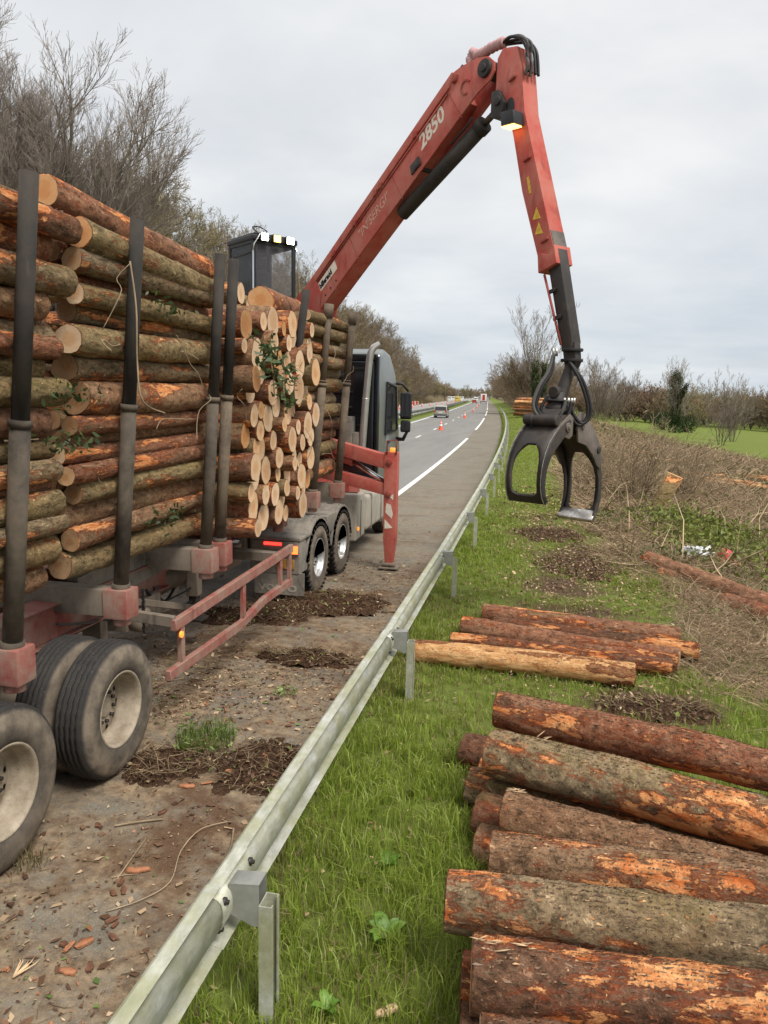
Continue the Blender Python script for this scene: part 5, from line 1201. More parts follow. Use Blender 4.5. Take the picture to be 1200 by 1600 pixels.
ground_log('small log with an orange end facing the road by the long trunk', (2.45, 12.6, -.04), (3.2, 12.3, -.08), .11, 'bark_brown', 'cut_orange', 4, None, None, 1.0)
for i, (x, y, a) in enumerate(((7.9, 38, -.6), (8.4, 36.5, -.5), (8.9, 40, -.9), (7.2, 41, -.3), (10.2, 44, -.8), (10.8, 46, -.7), (9.6, 34, -.2), (11.3, 33, .1), (11.6, 30.5, .2), (12.4, 37, -.4), (6.2, 47, -.2), (5.0, 52, .3), (4.4, 58, -.3), (6.8, 62, .2))):
    z = gz(x, y); make_log('pale felled log among the green brash', (x, y, z + .12), a, .12, 3.0, 'bark_peeled', 'cut_fresh', (0, 1), 'felled logs out in the brash')
# far roadside stack
cs = drop_pack(-1.6, 1.9, 0, lambda x: 2.6 - .25 * abs(x - .2), (.15, .22), 91, 50)
fs0 = Vector((2.4 + float(bend(106)), 107.0, gz(2.4 + float(bend(106)), 107.0)))
for (x, z, r) in cs:
    a = R(-28); c = fs0 + Vector((math.sin(-a) * x * 1.0, math.cos(a) * x, z)); c += Vector((math.cos(a), math.sin(a), 0)) * rng.uniform(-.15, .15)
    make_log('reddish brown log in the large stack farther along the verge', c, a, r, 4.2, pick(['bark_red', 'bark_peeled', 'bark_brown', 'bark_red']), 'cut_dull', (0,), 'logs in the far roadside stack')

# ------------------------------------------------------------------ trees
def grow(seed, H, limbs=6, spread=.5, levels=4, trunk_h=.12, kids=(2, 2, 2, 2), ratio=(.62, .5, .5, .48), r0=.03, wig=.16, up=.10, nseg=(5, 5, 4, 3, 2), multi=False, ang=(.35, .95)):
    r_ = random.Random(seed); T_ = []; C_ = []
    def rec(p, d, L, r, lvl):
        n = nseg[min(lvl, len(nseg) - 1)]; sl_ = L / n
        for i in range(n):
            d = (d + Vector((r_.gauss(0, wig), r_.gauss(0, wig), r_.gauss(0, wig) + up))).normalized()
            q = p + d * sl_; ra = r * (1 - .62 * i / n); rb = r * (1 - .62 * (i + 1) / n)
            (T_ if lvl <= 1 else C_).append((p, q, ra, rb)); p = q
            if lvl < levels and i >= (1 if lvl else 0):
                for _ in range(kids[min(lvl, len(kids) - 1)]):
                    if r_.random() < .12: continue
                    a = r_.uniform(0, 6.28); t = r_.uniform(*ang)
                    u = d.orthogonal().normalized(); u.rotate(Matrix.Rotation(a, 3, d))
                    nd = (d * math.cos(t) + u * math.sin(t)).normalized()
                    rec(q, nd, L * ratio[min(lvl, len(ratio) - 1)] * r_.uniform(.7, 1.15) * (1 - .35 * i / n), rb * .62, lvl + 1)
    base = Vector((0, 0, 0))
    if not multi:
        q = base + Vector((r_.gauss(0, .01) * H, r_.gauss(0, .01) * H, trunk_h * H)); T_.append((base - Vector((0, 0, .03 * H)), q, r0 * H, r0 * H * .8))
    for k in range(limbs):
        a = 2 * math.pi * k / limbs + r_.uniform(-.4, .4); t = spread * r_.uniform(.25, 1.0)
        d = Vector((math.cos(a) * math.sin(t), math.sin(a) * math.sin(t), math.cos(t)))
        p = q if not multi else Vector((math.cos(a), math.sin(a), -.02)) * .03 * H
        rec(p, d, H * r_.uniform(.55, .8), r0 * H * r_.uniform(.38, .6), 0)
    return T_, C_
def seg_mesh(name, segs, k, mat):
    A = np.array([s[0] for s in segs]); B = np.array([s[1] for s in segs]); ra = np.array([s[2] for s in segs]); rb = np.array([s[3] for s in segs])
    d = B - A; d /= np.linalg.norm(d, axis=1, keepdims=True) + 1e-9
    ref = np.where(np.abs(d[:, 2:3]) > .9, np.array([[1., 0, 0]]), np.array([[0, 0, 1.]])); x = np.cross(d, ref); x /= np.linalg.norm(x, axis=1, keepdims=True) + 1e-9; y = np.cross(d, x)
    an = 2 * np.pi * np.arange(k) / k; off = x[:, None] * np.cos(an)[None, :, None] + y[:, None] * np.sin(an)[None, :, None]
    V = np.concatenate([A[:, None] + off * ra[:, None, None], B[:, None] + off * rb[:, None, None]], 1).reshape(-1, 3)
    b0 = (np.arange(len(segs)) * 2 * k)[:, None]; j = np.arange(k)[None]; j2 = (j + 1) % k
    F = np.stack([b0 + j, b0 + j2, b0 + k + j2, b0 + k + j], -1).reshape(-1, 4)
    o = np_mesh(name, V, F, mat, None, None, k > 3); me = o.data; bpy.data.objects.remove(o); return me
def proto(key, barkm, twigm, minr=.0, **kw):
    T_, C_ = grow(**kw)
    if minr: C_ = [(a, b, max(r, minr), max(s, minr * .7)) for a, b, r, s in C_]
    return seg_mesh('trunk', T_, 6, barkm), seg_mesh('crown', C_, 3, twigm)
def tree(name, label, pm_, loc, rz, s, group=None, cat='tree', sz=None):
    o = thing(name, label, cat, loc, rz, group); o.scale = (s, s, sz or s)
    link('trunk', pm_[0], o); link('crown', pm_[1], o); return o
BIG = [proto('big', 'tree_bark', 'twig_grey', .009, seed=5 + i, H=18, limbs=16, spread=.72, levels=3, trunk_h=.06, kids=(4, 3, 2), ratio=(.30, .52, .55), r0=.014, wig=.05, up=.05, nseg=(8, 5, 4, 3), ang=(.25, .75)) for i in range(2)]
BANK = [proto('bank', 'tree_bark', tw, .017, seed=40 + i, H=10, limbs=7, spread=.85, levels=3, trunk_h=.12, kids=(3, 3, 3), ratio=(.55, .5, .5), r0=.016, wig=.17, up=.05, nseg=(5, 4, 4, 3)) for i, tw in enumerate(('twig_olive', 'twig_brown', 'twig_olive', 'twig_grey', 'twig_brown'))]
SCRUB = [proto('scrub', 'twig_brown', tw, .012, seed=70 + i, H=5, limbs=9, spread=1.0, levels=2, kids=(3, 3), ratio=(.6, .55), r0=.012, wig=.2, up=.04, nseg=(5, 4, 3), multi=True) for i, tw in enumerate(('twig_brown', 'twig_olive', 'twig_red'))]
BARE = [proto('bare', 'tree_bark', 'twig_grey', .013, seed=90 + i, H=12, limbs=6, spread=.42, levels=3, trunk_h=.15, kids=(2, 2, 2), ratio=(.42, .5, .5), r0=.012, wig=.08, up=.09, nseg=(7, 5, 4, 3), ang=(.25, .7), multi=bool(i % 2)) for i in range(4)]
BELT = [proto('belt', 'tree_bark', tw, .055, seed=140 + i, H=10, limbs=7, spread=.8, levels=2, trunk_h=.1, kids=(3, 4), ratio=(.5, .45), r0=.016, wig=.17, up=.06, nseg=(5, 4, 3)) for i, tw in enumerate(('twig_olive', 'twig_brown', 'twig_red'))]
def bz(s, Y): return float(bank_z(s, Y))
for i, (s, Y, h, p) in enumerate(((-29.6, 42, 1.14, 0), (-36.0, 40.5, 1.0, 1), (-33.5, 55, .72, 0), (-30.6, 42.8, 1.08, 1), (-29.9, 43.5, 1.0, 0))):
    lab = ('tallest bare tree with a fan of fine upright twigs behind the log load', 'wide bare tree beside the tallest one at the left edge', 'bare tree standing behind the tallest one on the bank', 'bare stem crowded against the tallest tree, left of it', 'bare stem close behind the tallest tree')[i]
    tree('bare_tree', lab, BIG[p], (s + float(bend(Y)), Y, bz(s, Y) - .3), i * 1.7 + .6, h)
k = 0
for (s0, y0, y1, dy, hs) in ((-28.2, 52, 300, 6.5, .62), (-31.5, 48, 330, 6.0, .85), (-35.5, 44, 380, 6.5, 1.0), (-40, 46, 420, 8.0, 1.1), (-46, 52, 300, 11, 1.2)):
    Y = y0
    while Y < y1:
        s = s0 + rng.uniform(-1.6, 1.6); sca = hs * rng.uniform(.85, 1.2) * float(np.interp(Y, [40, 70, 110, 180, 300, 420], [.9, 1.12, 1.25, 1.2, 1.0, .8]))
        if s0 < -34 or Y > 62 or rng.random() < .7:
            tree('bank_tree', 'bare olive brown tree in the dense row on the roadside bank', BANK[rng.randrange(5)], (s + float(bend(Y)), Y, bz(s, Y) - .2), rng.uniform(0, 6.28), sca, 'trees on the roadside bank')
        Y += dy * rng.uniform(.75, 1.3) * (1 if Y < 200 else 1.5)
# low scrub at the near end of the bank, behind the load
for i in range(26):
    Y = rng.uniform(34, 100); s = rng.uniform(-33, -26.5)
    tree('scrub_bush', 'tangled leafless bush at the foot of the roadside bank', SCRUB[i % 3], (s + float(bend(Y)), Y, bz(s, Y) - .1), rng.uniform(0, 6.28), rng.uniform(.5, .95), 'scrub on the roadside bank', 'bush')
# right of the road
def rtree(name, label, pr_, s, Y, h, group=None, sz=None, cat='tree'):
    X = s + float(bend(Y)); return tree(name, label, pr_, (X, Y, gz(X, Y) - .15), rng.uniform(0, 6.28), h, group, cat, sz)
Y = 128
while Y < 330:
    for s in (3.4, 7.0):
        rtree('hedge_tree', 'reddish brown leafless tree in the hedge row right of the road', [SCRUB[2], SCRUB[0], BANK[1]][rng.randrange(3)] if Y < 200 else BANK[1], s + rng.uniform(-1, 1), Y + rng.uniform(-2, 2), 0, 'hedge row right of the road')
        o = [x for x in COL.objects if x.name.startswith('hedge_tree')][-1] if False else None
    Y += 5.5 * (1 if Y < 200 else 1.8)
for o in COL.objects:
    if o.name.startswith('hedge_tree'):
        me = o.children[0].data; small_ = me in (SCRUB[2][0], SCRUB[0][0]); f = rng.uniform(.85, 1.1)
        hh = 1.8 if small_ else .9
        o.scale = (hh * f, hh * f, hh * f)
rtree('bare_tree', 'tall bare tree rising above the far log stack', BARE[0], 3.6, 130, 1.25); rtree('bare_tree', 'bare tree just right of the ivy covered trunks by the far log stack', BARE[1], 6.2, 134, .85)
for (s, Y, h, p, lab) in ((15, 138, .85, 2, 'bare tree behind the hanging grapple hoses'), (18, 165, .95, 0, 'tall bare tree right of the grapple hoses'), (21.5, 175, .95, 3, 'bare tree between the grapple and the dark gorse bush'), (26, 188, .9, 1, 'slender bare tree beside the two dark gorse bushes'), (30.5, 200, .95, 2, 'bare tree on the edge of the green field'), (24.8, 100, .72, 3, 'small many stemmed bare tree at the right edge before the field'), (29.5, 112, .7, 1, 'thin pale bare tree farthest right before the field'), (12.5, 170, .95, 3, 'bare tree standing behind the rotator')):
    rtree('bare_tree', lab, BARE[p], s, Y, h)
# far tree belts
for i in range(120):
    rat = .03 + .32 * (i / 119); Y = 236 + 34 * math.sin(i * 2.3) + rng.uniform(-14, 14); X = rat * Y + rng.uniform(-2, 2)
    tree('belt_tree', 'bare tree in the tree belt behind the green field', BELT[rng.randrange(3)], (X, Y, gz(X, Y) - .8), rng.uniform(0, 6.28), rng.uniform(.75, 1.1), 'tree belt behind the green field')
for i in range(46):
    X = -115 + i * 3.4 + rng.uniform(-2, 2); Y = 640 + rng.uniform(-30, 90)
    tree('belt_tree', 'tiny bare tree on the horizon at the end of the road', BELT[rng.randrange(3)], (X, Y, -1), rng.uniform(0, 6.28), rng.uniform(.8, 1.3), 'tree belt at the end of the road')
for i in range(46):
    Y = 330 + 7 * i; s_ = -30 - rng.uniform(0, 9)
    tree('bank_tree', 'small far bare tree where the roadside bank runs out', BELT[rng.randrange(3)], (s_ + float(bend(Y)), Y, bz(s_, Y) - .3), rng.uniform(0, 6.28), rng.uniform(.6, .95), 'trees at the far end of the bank')
def leaf_cloud(name, P_, size, tint, mat='leaf', parent=None, flat=0.0):
    P_ = np.asarray(P_, float); n = len(P_); a = nrng.normal(size=(n, 3)); a[:, 2] *= (1 - flat); a /= np.linalg.norm(a, axis=1, keepdims=True); b = np.cross(a, nrng.normal(size=(n, 3))); b /= np.linalg.norm(b, axis=1, keepdims=True) + 1e-9
    if flat: b = np.cross(a, [0, 0, 1.]) + nrng.normal(size=(n, 3)) * .3
    s = np.broadcast_to(np.asarray(size, float), (n,))[:, None]
    q1, q2, q3, q4, q5 = (nrng.uniform(-.55, .55, (n, 1)) for _ in range(5))
    V = np.stack([P_ - a * s + b * s * q5 * .4, P_ + b * s * (.5 + q1 * .35) + a * s * q2, P_ + a * s * (1 + q3 * .4) + b * s * q1 * .4, P_ - b * s * (.5 + q4 * .35) + a * s * q3], 1).reshape(-1, 3); F = np.arange(n * 4).reshape(n, 4)
    return np_mesh(name, V, F, mat, parent, {'tint': np.repeat(tint, 4, 0)})
def tints(n, a, b, dark=.3):
    t = nrng.random((n, 1)); c = np.array(a) * (1 - t) + np.array(b) * t; return c * (1 - dark + 2 * dark * nrng.random((n, 1)))
def ivy_column(parent, pts, rad, n, size, a=(.022, .045, .012), b=(.055, .085, .022)):
    pts = np.array(pts, float); t = nrng.random(n) ** .9 * (len(pts) - 1); i = np.minimum(t.astype(int), len(pts) - 2); f = (t - i)[:, None]
    c = pts[i] * (1 - f) + pts[i + 1] * f; q = nrng.normal(size=(n, 3)); q /= np.linalg.norm(q, axis=1, keepdims=True)
    r = rad * (.55 + .6 * np.abs(np.sin(t * 3.1 + 1))) * nrng.uniform(.5, 1.1, n)
    return leaf_cloud('ivy', c + q * r[:, None], size * nrng.uniform(.7, 1.3, n), tints(n, a, b), 'leaf', parent)
it = rtree('ivy_tree', 'dark ivy clad bare tree standing alone in front of the green field', BARE[2], 26.9, 134, .92)
ivy_column(it, [(0, 0, 0), (0, 0, 3), (.3, .1, 6), (.4, .2, 8.5), (.6, .2, 10.6)], 1.15, 5200, .15); ivy_column(it, [(0, 0, 5), (-1.2, 0, 7.2), (-2.0, 0, 8.6)], .5, 1200, .14); ivy_column(it, [(.3, 0, 7), (1.6, 0, 8.8), (2.1, 0, 9.6)], .5, 900, .14)
m = MB(); m.tube([(0, 0, 2.4), (1.5, .2, 2.2), (3.2, .3, 2.9), (4.2, .3, 4.6), (4.4, .4, 5.4)], [.2, .16, .12, .07, .03], 8); m.tube([(1.2, .2, 2.2), (3.0, -.3, 1.9), (4.6, -.4, 2.3)], [.1, .07, .02], 6); m.build('limb', 'tree_bark', it)
for (s, Y, lab) in ((3.2, 121, 'ivy covered trunk above the far log stack'), (4.6, 123, 'second thinner ivy covered trunk above the far log stack')):
    X = s + float(bend(Y)); o = thing('ivy_tree', lab, 'tree', (X, Y, gz(X, Y)))
    m = MB(); m.tube([(0, 0, -.2), (.1, 0, 4), (0, .1, 9)], [.3, .22, .08], 8); m.build('trunk', 'tree_bark', o); ivy_column(o, [(0, 0, 0), (.1, 0, 4), (0, 0, 7.5)], .8 if s < 4 else .5, 2200, .15, (.03, .05, .015), (.08, .10, .03))
def gorse(label, X, Y, w, h, n=2600, cat='bush', a=(.018, .034, .010), b=(.05, .07, .018)):
    o = thing('evergreen_bush', label, cat, (X, Y, gz(X, Y)))
    q = nrng.normal(size=(n, 3)); q /= np.linalg.norm(q, axis=1, keepdims=True); r = nrng.uniform(.35, 1.0, n) ** .5 * (1 + .25 * np.sin(q[:, 0] * 5 + q[:, 1] * 4 + q[:, 2] * 6))
    P_ = q * r[:, None] * np.array([w / 2, w / 2, h / 2]) + np.array([0, 0, h * .45]); P_[:, 2] = np.abs(P_[:, 2])
    leaf_cloud('foliage', P_, .11 * nrng.uniform(.6, 1.4, n), tints(n, a, b), 'leaf', o)
    m = MB()
    for k in range(6): m.tube([(0, 0, -.1), (rng.uniform(-.3, .3) * w, rng.uniform(-.3, .3) * w, h * .6)], [.05, .01], 5)
    m.build('stem', 'tree_bark', o); return o
gorse('dark evergreen gorse bush left of the slender bare tree', 20.2, 148, 5.2, 3.6); gorse('smaller dark evergreen bush right of the slender bare tree', 23.2, 142, 3.8, 3.0); gorse('round dark evergreen on the skyline of the bank', -51, 190, 6, 6, 2600); gorse('pointed dark evergreen low on the far bank skyline', -52.5, 262, 6, 9, 2600)
for i in range(8):
    X = 40 + i * 24 + rng.uniform(-8, 8); gorse('dark evergreen tree in the distant belt', X, 300 - i * 12, 9, 11, 900)['group'] = 'evergreens in the distant belt'

# coppice shrub, stump and things beside it
cp = proto('coppice', 'twig_brown', 'dry_twig', .009, seed=123, H=3.4, limbs=16, spread=.75, levels=2, kids=(2, 2), ratio=(.5, .5), r0=.010, wig=.13, up=.08, nseg=(6, 4, 3), multi=True)
tree('coppice_shrub', 'many stemmed leafless shrub beside the slanting stump', cp, (2.75, 24.0, gz(2.75, 24) - .05), .7, .82, None, 'shrub')
tree('coppice_shrub', 'low leafless shrub left of the many stemmed one', cp, (1.75, 27.5, gz(1.75, 27.5) - .05), 2.7, .62, None, 'shrub')
tree('coppice_shrub', 'sparse leafless shrub behind the slanting stump', cp, (4.6, 27, gz(4.6, 27) - .05), 4.0, .7, None, 'shrub')
st = thing('tree_stump', 'slanting mossy stump with a pale sawn top beside the leafless shrub', 'stump', (3.05, 21.6, gz(3.05, 21.6)))
m = MB(); m.tube([(-.12, 0, -.1), (-.05, 0, .2), (.10, 0, .6), (.30, 0, 1.12)], [.34, .24, .21, .24], 16); m.build('trunk', 'bark_mossy', st)
m = MB(); a_ = Vector((.30, 0, 1.12)); d_ = Vector((.20, 0, .52)).normalized(); m.tube([a_ - d_ * .01, a_ + d_ * .012], .235, 16); m.build('cut_face', 'cut_orange', st)
hx, hy = 3.5, 15.9; hz = gz(hx, hy)
sk_ = thing('plastic_sack', 'crumpled white plastic sack lying on the brash', 'sack', (hx - .52, hy - .1, hz))
bm = bmesh.new(); bmesh.ops.create_icosphere(bm, subdivisions=4, radius=.26)
for v in bm.verts: 
    q = v.co.normalized(); v.co = Vector((q.x * .30, q.y * .2, max(-.02, q.z * .15 + .12))) * (1 + .35 * mnoise.noise(q * 3.1) + .22 * mnoise.noise(q * 9))
me = bpy.data.meshes.new('sheet'); bm.to_mesh(me); bm.free(); me.materials.append(M['plastic_white']); link('sheet', me, sk_)
he = thing('safety_helmet', 'red forestry helmet with ear defenders resting on the brash', 'helmet', (hx + .02, hy, hz + .06), .4)
m = MB(); m.lathe([(.0, .175), (.02, .165), (.10, .15), (.17, .11), (.205, .05), (.21, .0005)], 24, 'Z'); m.box((-.10, -.27, .0), (.10, -.12, .018)); m.build('shell', 'helmet_red', he, .006, 1)
for sx in (-1, 1):
    m = MB(); m.tube([(sx * .13, 0, -.03), (sx * .20, 0, -.03)], [.07, .055], 14); m.build('ear_cup', 'helmet_red', he, .01, 2)
m = MB(); m.box((-.13, -.26, -.17), (.13, -.245, .0)); m.build('visor', 'black_plastic', he)
ground_log('short pale split log beside the white sack', (hx - .40, hy - .35, hz + .02), (hx + .22, hy - .45, hz + .06), .075, 'bark_peeled', 'cut_fresh', 3)

# ------------------------------------------------------------------ scattered growth and litter (one mesh each)
def twig_cloud(name, P_, D_, L_, r_, tint, mat='litter', k=3):
    P_ = np.asarray(P_, float); n = len(P_); D_ = D_ / (np.linalg.norm(D_, axis=1, keepdims=True) + 1e-9)
    ref = nrng.normal(size=(n, 3)); x = np.cross(D_, ref); x /= np.linalg.norm(x, axis=1, keepdims=True) + 1e-9; y = np.cross(D_, x)
    mid = P_ + D_ * L_[:, None] * .5 + x * (L_ * .09)[:, None]; end = P_ + D_ * L_[:, None]
    an = 2 * np.pi * np.arange(k) / k; off = x[:, None] * np.cos(an)[None, :, None] + y[:, None] * np.sin(an)[None, :, None]
    V = np.concatenate([P_[:, None] + off * r_[:, None, None], mid[:, None] + off * (r_ * .8)[:, None, None], end[:, None] + off * (r_ * .25)[:, None, None]], 1).reshape(-1, 3)
    b0 = (np.arange(n) * 3 * k)[:, None]; j = np.arange(k)[None]; j2 = (j + 1) % k
    F = np.concatenate([np.stack([b0 + o * k + j, b0 + o * k + j2, b0 + (o + 1) * k + j2, b0 + (o + 1) * k + j], -1).reshape(-1, 4) for o in (0, 1)])
    return np_mesh(name, V, F, mat, None, {'tint': np.repeat(tint, 3 * k, 0)})
def sample_right(n, s0, s1, y0, y1, power=1.0):
    Y = y0 + (y1 - y0) * nrng.random(n) ** power; s = nrng.uniform(s0, s1, n); return s, Y
def right_pts(s, Y, dz=0): return np.stack([s + bend(Y), Y, right_ground(s, Y) + dz], -1)
def flat_dirs(n, lift=.35):
    a = nrng.uniform(0, 2 * np.pi, n); return np.stack([np.cos(a), np.sin(a), np.abs(nrng.normal(0, lift, n))], -1)
# brash: twigs
S_, Y_ = [], []
for (n, s0, s1, y0, y1, p) in ((15000, 1.2, 5.0, 6.5, 16, 1), (24000, .9, 9, 14, 34, 1), (20000, 1, 22, 30, 70, 1), (9000, 2, 24, 60, 130, 1)):
    s, Y = sample_right(n, s0, s1, y0, y1, p); keep = cover_right(s, Y)[:, 2] > nrng.uniform(.15, .8, n); S_.append(s[keep]); Y_.append(Y[keep])
s = np.concatenate(S_); Y = np.concatenate(Y_); n = len(s); sc_f = np.clip(Y / 22, .5, 3)
tag(twig_cloud('brash', right_pts(s, Y, .02), flat_dirs(n, .40), nrng.uniform(.12, .75, n) * np.clip(sc_f, .7, 2), nrng.uniform(.002, .0075, n) * sc_f * 1.25, tints(n, (.15, .10, .055), (.50, .37, .23), .4)), kind='stuff')
n = 2600; s, Y = sample_right(n, 1.6, 20, 13, 75, 1.3); keep = cover_right(s, Y)[:, 2] > .5; s, Y = s[keep], Y[keep]; n = len(s)
tag(twig_cloud('branches', right_pts(s, Y, .03), flat_dirs(n, .30), nrng.uniform(.5, 2.2, n), nrng.uniform(.007, .022, n) * np.clip(Y / 25, .8, 2), tints(n, (.10, .068, .04), (.50, .37, .23), .35), 'litter', 5), kind='stuff')
n = 1500; s, Y = sample_right(n, 1.5, 20, 14, 75, 1.4); keep = cover_right(s, Y)[:, 2] > .6; s, Y = s[keep], Y[keep]; n = len(s)
tag(twig_cloud('cut_stems', right_pts(s, Y, -.02), np.stack([nrng.normal(0, .35, n), nrng.normal(0, .35, n), np.ones(n)], -1), nrng.uniform(.15, .75, n), nrng.uniform(.006, .02, n) * np.clip(Y / 25, .8, 2), tints(n, (.12, .085, .05), (.36, .27, .16), .35), 'litter', 4), kind='stuff')
# brash: green needles and leaves torn off with the branches
S_, Y_ = [], []
for (n, s0, s1, y0, y1) in ((15000, 1.4, 6, 8, 22), (30000, 1.2, 18, 20, 60), (9000, 2, 23, 55, 120)):
    s, Y = sample_right(n, s0, s1, y0, y1); keep = (cover_right(s, Y)[:, 2] > .55) & (vn(s, Y, 1.2, 31) + .8 * vn(s, Y, .35, 32) > .02 + nrng.uniform(-.25, .25, n)); S_.append(s[keep]); Y_.append(Y[keep])
s = np.concatenate(S_); Y = np.concatenate(Y_); n = len(s)
tag(leaf_cloud('brash_foliage', right_pts(s, Y) + np.stack([0 * s, 0 * s, nrng.uniform(0, .28, n)], -1), np.clip(Y / 22, .6, 3.2) * .055 * nrng.uniform(.5, 1.5, n), tints(n, (.075, .085, .025), (.20, .21, .07), .35), 'leaf'), kind='stuff')
# brash: bright bramble patch behind the helmet
n = 5000; q = nrng.normal(size=(n, 3)) * np.array([.75, 1.9, .22]) + np.array([3.75, 18.6, 0]); q[:, 2] = np.abs(q[:, 2]) + right_ground(q[:, 0] - bend(q[:, 1]), q[:, 1])
tag(leaf_cloud('bramble', q, .05 * nrng.uniform(.6, 1.5, n), tints(n, (.10, .13, .025), (.24, .27, .06), .3), 'leaf'), kind='stuff')
# pale chips and dead leaves
S_, Y_ = [], []
for (n, s0, s1, y0, y1) in ((6500, -1.7, 2.5, 1.5, 16), (8000, -.6, 3, 8, 24), (4000, 1, 16, 24, 80)):
    s, Y = sample_right(n, s0, s1, y0, y1); keep = (np.maximum(cover_right(s, Y)[:, 1], cover_right(s, Y)[:, 2] * .8) + .32 > nrng.random(n)); S_.append(s[keep]); Y_.append(Y[keep])
s = np.concatenate(S_); Y = np.concatenate(Y_); n = len(s)
tag(leaf_cloud('leaf_litter', right_pts(s, Y, .035), np.clip(Y / 16, .8, 4) * .028 * nrng.uniform(.4, 1.4, n), tints(n, (.16, .085, .045), (.40, .28, .17), .35), 'litter', None, .55), kind='stuff')
n = 16000; s, Y = sample_right(n, -1.1, 3.2, 7.5, 26, 1.2); m_ = .45 + .7 * vn(s, Y, 1.6, 91) + .35 * vn(s, Y, 5, 92) + .35 * np.exp(-((s - 1.0) / 1.1) ** 2); keep = m_ > nrng.uniform(.25, 1.15, n); s, Y = s[keep], Y[keep]; n = len(s)
dt = tints(n, (.055, .03, .018), (.17, .10, .055), .4); k = nrng.random(n) > .72; dt[k] = tints(int(k.sum()), (.30, .20, .11), (.56, .41, .25), .25)
tag(leaf_cloud('verge_debris', right_pts(s, Y) + np.stack([0 * s, 0 * s, nrng.uniform(.02, .075, n)], -1), np.clip(Y / 14, .7, 2) * .030 * nrng.uniform(.4, 1.5, n), dt, 'litter', None, .55), kind='stuff')
# bank undergrowth
n = 42000; Y = 40 + 260 * nrng.random(n) ** 1.3; s = nrng.uniform(-44, -25, n)
P_ = np.stack([s + bend(Y), Y, bank_z(s, Y)], -1); D_ = np.stack([nrng.normal(0, .5, n), nrng.normal(0, .5, n), np.abs(nrng.normal(.9, .5, n))], -1)
tag(twig_cloud('undergrowth', P_, D_, nrng.uniform(.4, 1.9, n), nrng.uniform(.010, .028, n), tints(n, (.10, .072, .035), (.24, .185, .10), .35)), kind='stuff')
n = 16000; Y = 40 + 240 * nrng.random(n) ** 1.2; s = nrng.uniform(-43, -26, n); keep = vn(s, Y, .35, 77) > .05
s, Y = s[keep], Y[keep]; n = len(s)
tag(leaf_cloud('undergrowth_leaves', np.stack([s + bend(Y), Y, bank_z(s, Y) + nrng.uniform(0, 1.5, n)], -1), nrng.uniform(.08, .2, n), tints(n, (.05, .052, .016), (.12, .115, .038), .3), 'leaf'), kind='stuff')

# grass blades
def blades(name, P_, h, w, tint):
    n = len(P_); a = nrng.uniform(0, 2 * np.pi, n); side = np.stack([np.cos(a), np.sin(a), 0 * a], -1); le = nrng.uniform(0, 2 * np.pi, n); l_ = np.abs(nrng.normal(.35, .28, n))
    lean = np.stack([np.cos(le) * l_, np.sin(le) * l_, 0 * l_], -1); up = np.array([0, 0, 1.])
    b0 = P_ - side * w[:, None] * .5; b1 = P_ + side * w[:, None] * .5
    mid = P_ + (up * .58 + lean * .35) * h[:, None]; tipp = P_ + (up * np.clip(1 - l_ * .45, .25, 1)[:, None] + lean * 1.15) * h[:, None]
    V = np.stack([b0, b1, mid + side * w[:, None] * .42, mid - side * w[:, None] * .42, tipp], 1).reshape(-1, 3)
    b = (np.arange(n) * 5)[:, None]; F = np.concatenate([b + np.array([[0, 1, 2]]), b + np.array([[0, 2, 3]]), b + np.array([[3, 2, 4]])])
    t = tint[:, None] * np.array([.72, .72, .95, .95, 1.2])[None, :, None] if False else np.repeat(tint[:, None], 5, 1)
    return tag(np_mesh(name, V, F, 'blade', None, {'tint': t.reshape(-1, 3)}), kind='stuff')
def lawn(name, n, s0, s1, y0, y1, hh, ww, clump=True):
    if clump:
        nc = n // 14; cs_, cy_ = nrng.uniform(s0, s1, nc), nrng.uniform(y0, y1, nc); i = nrng.integers(0, nc, n)
        s = cs_[i] + nrng.normal(0, .035, n); Y = cy_[i] + nrng.normal(0, .035, n); ch = nrng.uniform(.55, 1.45, nc)[i]; ct = nrng.random(nc)[i]
    else: s, Y = nrng.uniform(s0, s1, n), nrng.uniform(y0, y1, n); ch = nrng.uniform(.6, 1.3, n); ct = nrng.random(n)
    cov = cover_right(s, Y); dn = np.clip(1.05 - 1.5 * np.maximum(cov[:, 1], cov[:, 2]) + .5 * vn(s, Y, 2.2, 55) + .3 * vn(s, Y, 6, 56), 0.02, 1); dn[s < -1.74] = .25
    keep = nrng.random(n) < dn; s, Y, ch, ct = s[keep], Y[keep], ch[keep], ct[keep]; n = len(s)
    lush = np.clip(.5 + .9 * vn(s, Y, .9, 60), 0, 1)
    h = hh * ch * np.clip(1.25 - .55 * np.exp(-((s - 1.0) / 1.2) ** 2) * (Y > 7.5), .5, 1) * (.6 + .7 * lush) * nrng.uniform(.6, 1.25, n); w = ww * nrng.uniform(.7, 1.3, n)
    t = (.6 * ct + .4 * nrng.random(n))[:, None]; col = np.array([.17, .245, .028]) * (1 - t) + np.array([.40, .49, .085]) * t
    dry = nrng.random(n) < np.clip(.08 + .26 * (1 - lush) + .45 * np.clip(vn(s, Y, 1.7, 61), 0, 1), 0, .6); col[dry] = tints(int(dry.sum()), (.22, .19, .07), (.36, .30, .15), .2)
    return blades(name, right_pts(s, Y, -.005), h, w, col)
lawn('grass', 62000, -1.80, 2.4, .9, 5.0, .13, .0060)
lawn('grass', 60000, -1.80, 2.8, 5.0, 10.5, .115, .0070)
lawn('grass', 55000, -1.80, 2.6, 10.5, 22, .10, .010)
lawn('grass', 42000, -1.80, 3.2, 22, 60, .10, .020, False)
lawn('grass', 16000, -1.80, 4.5, 60, 130, .12, .045, False)

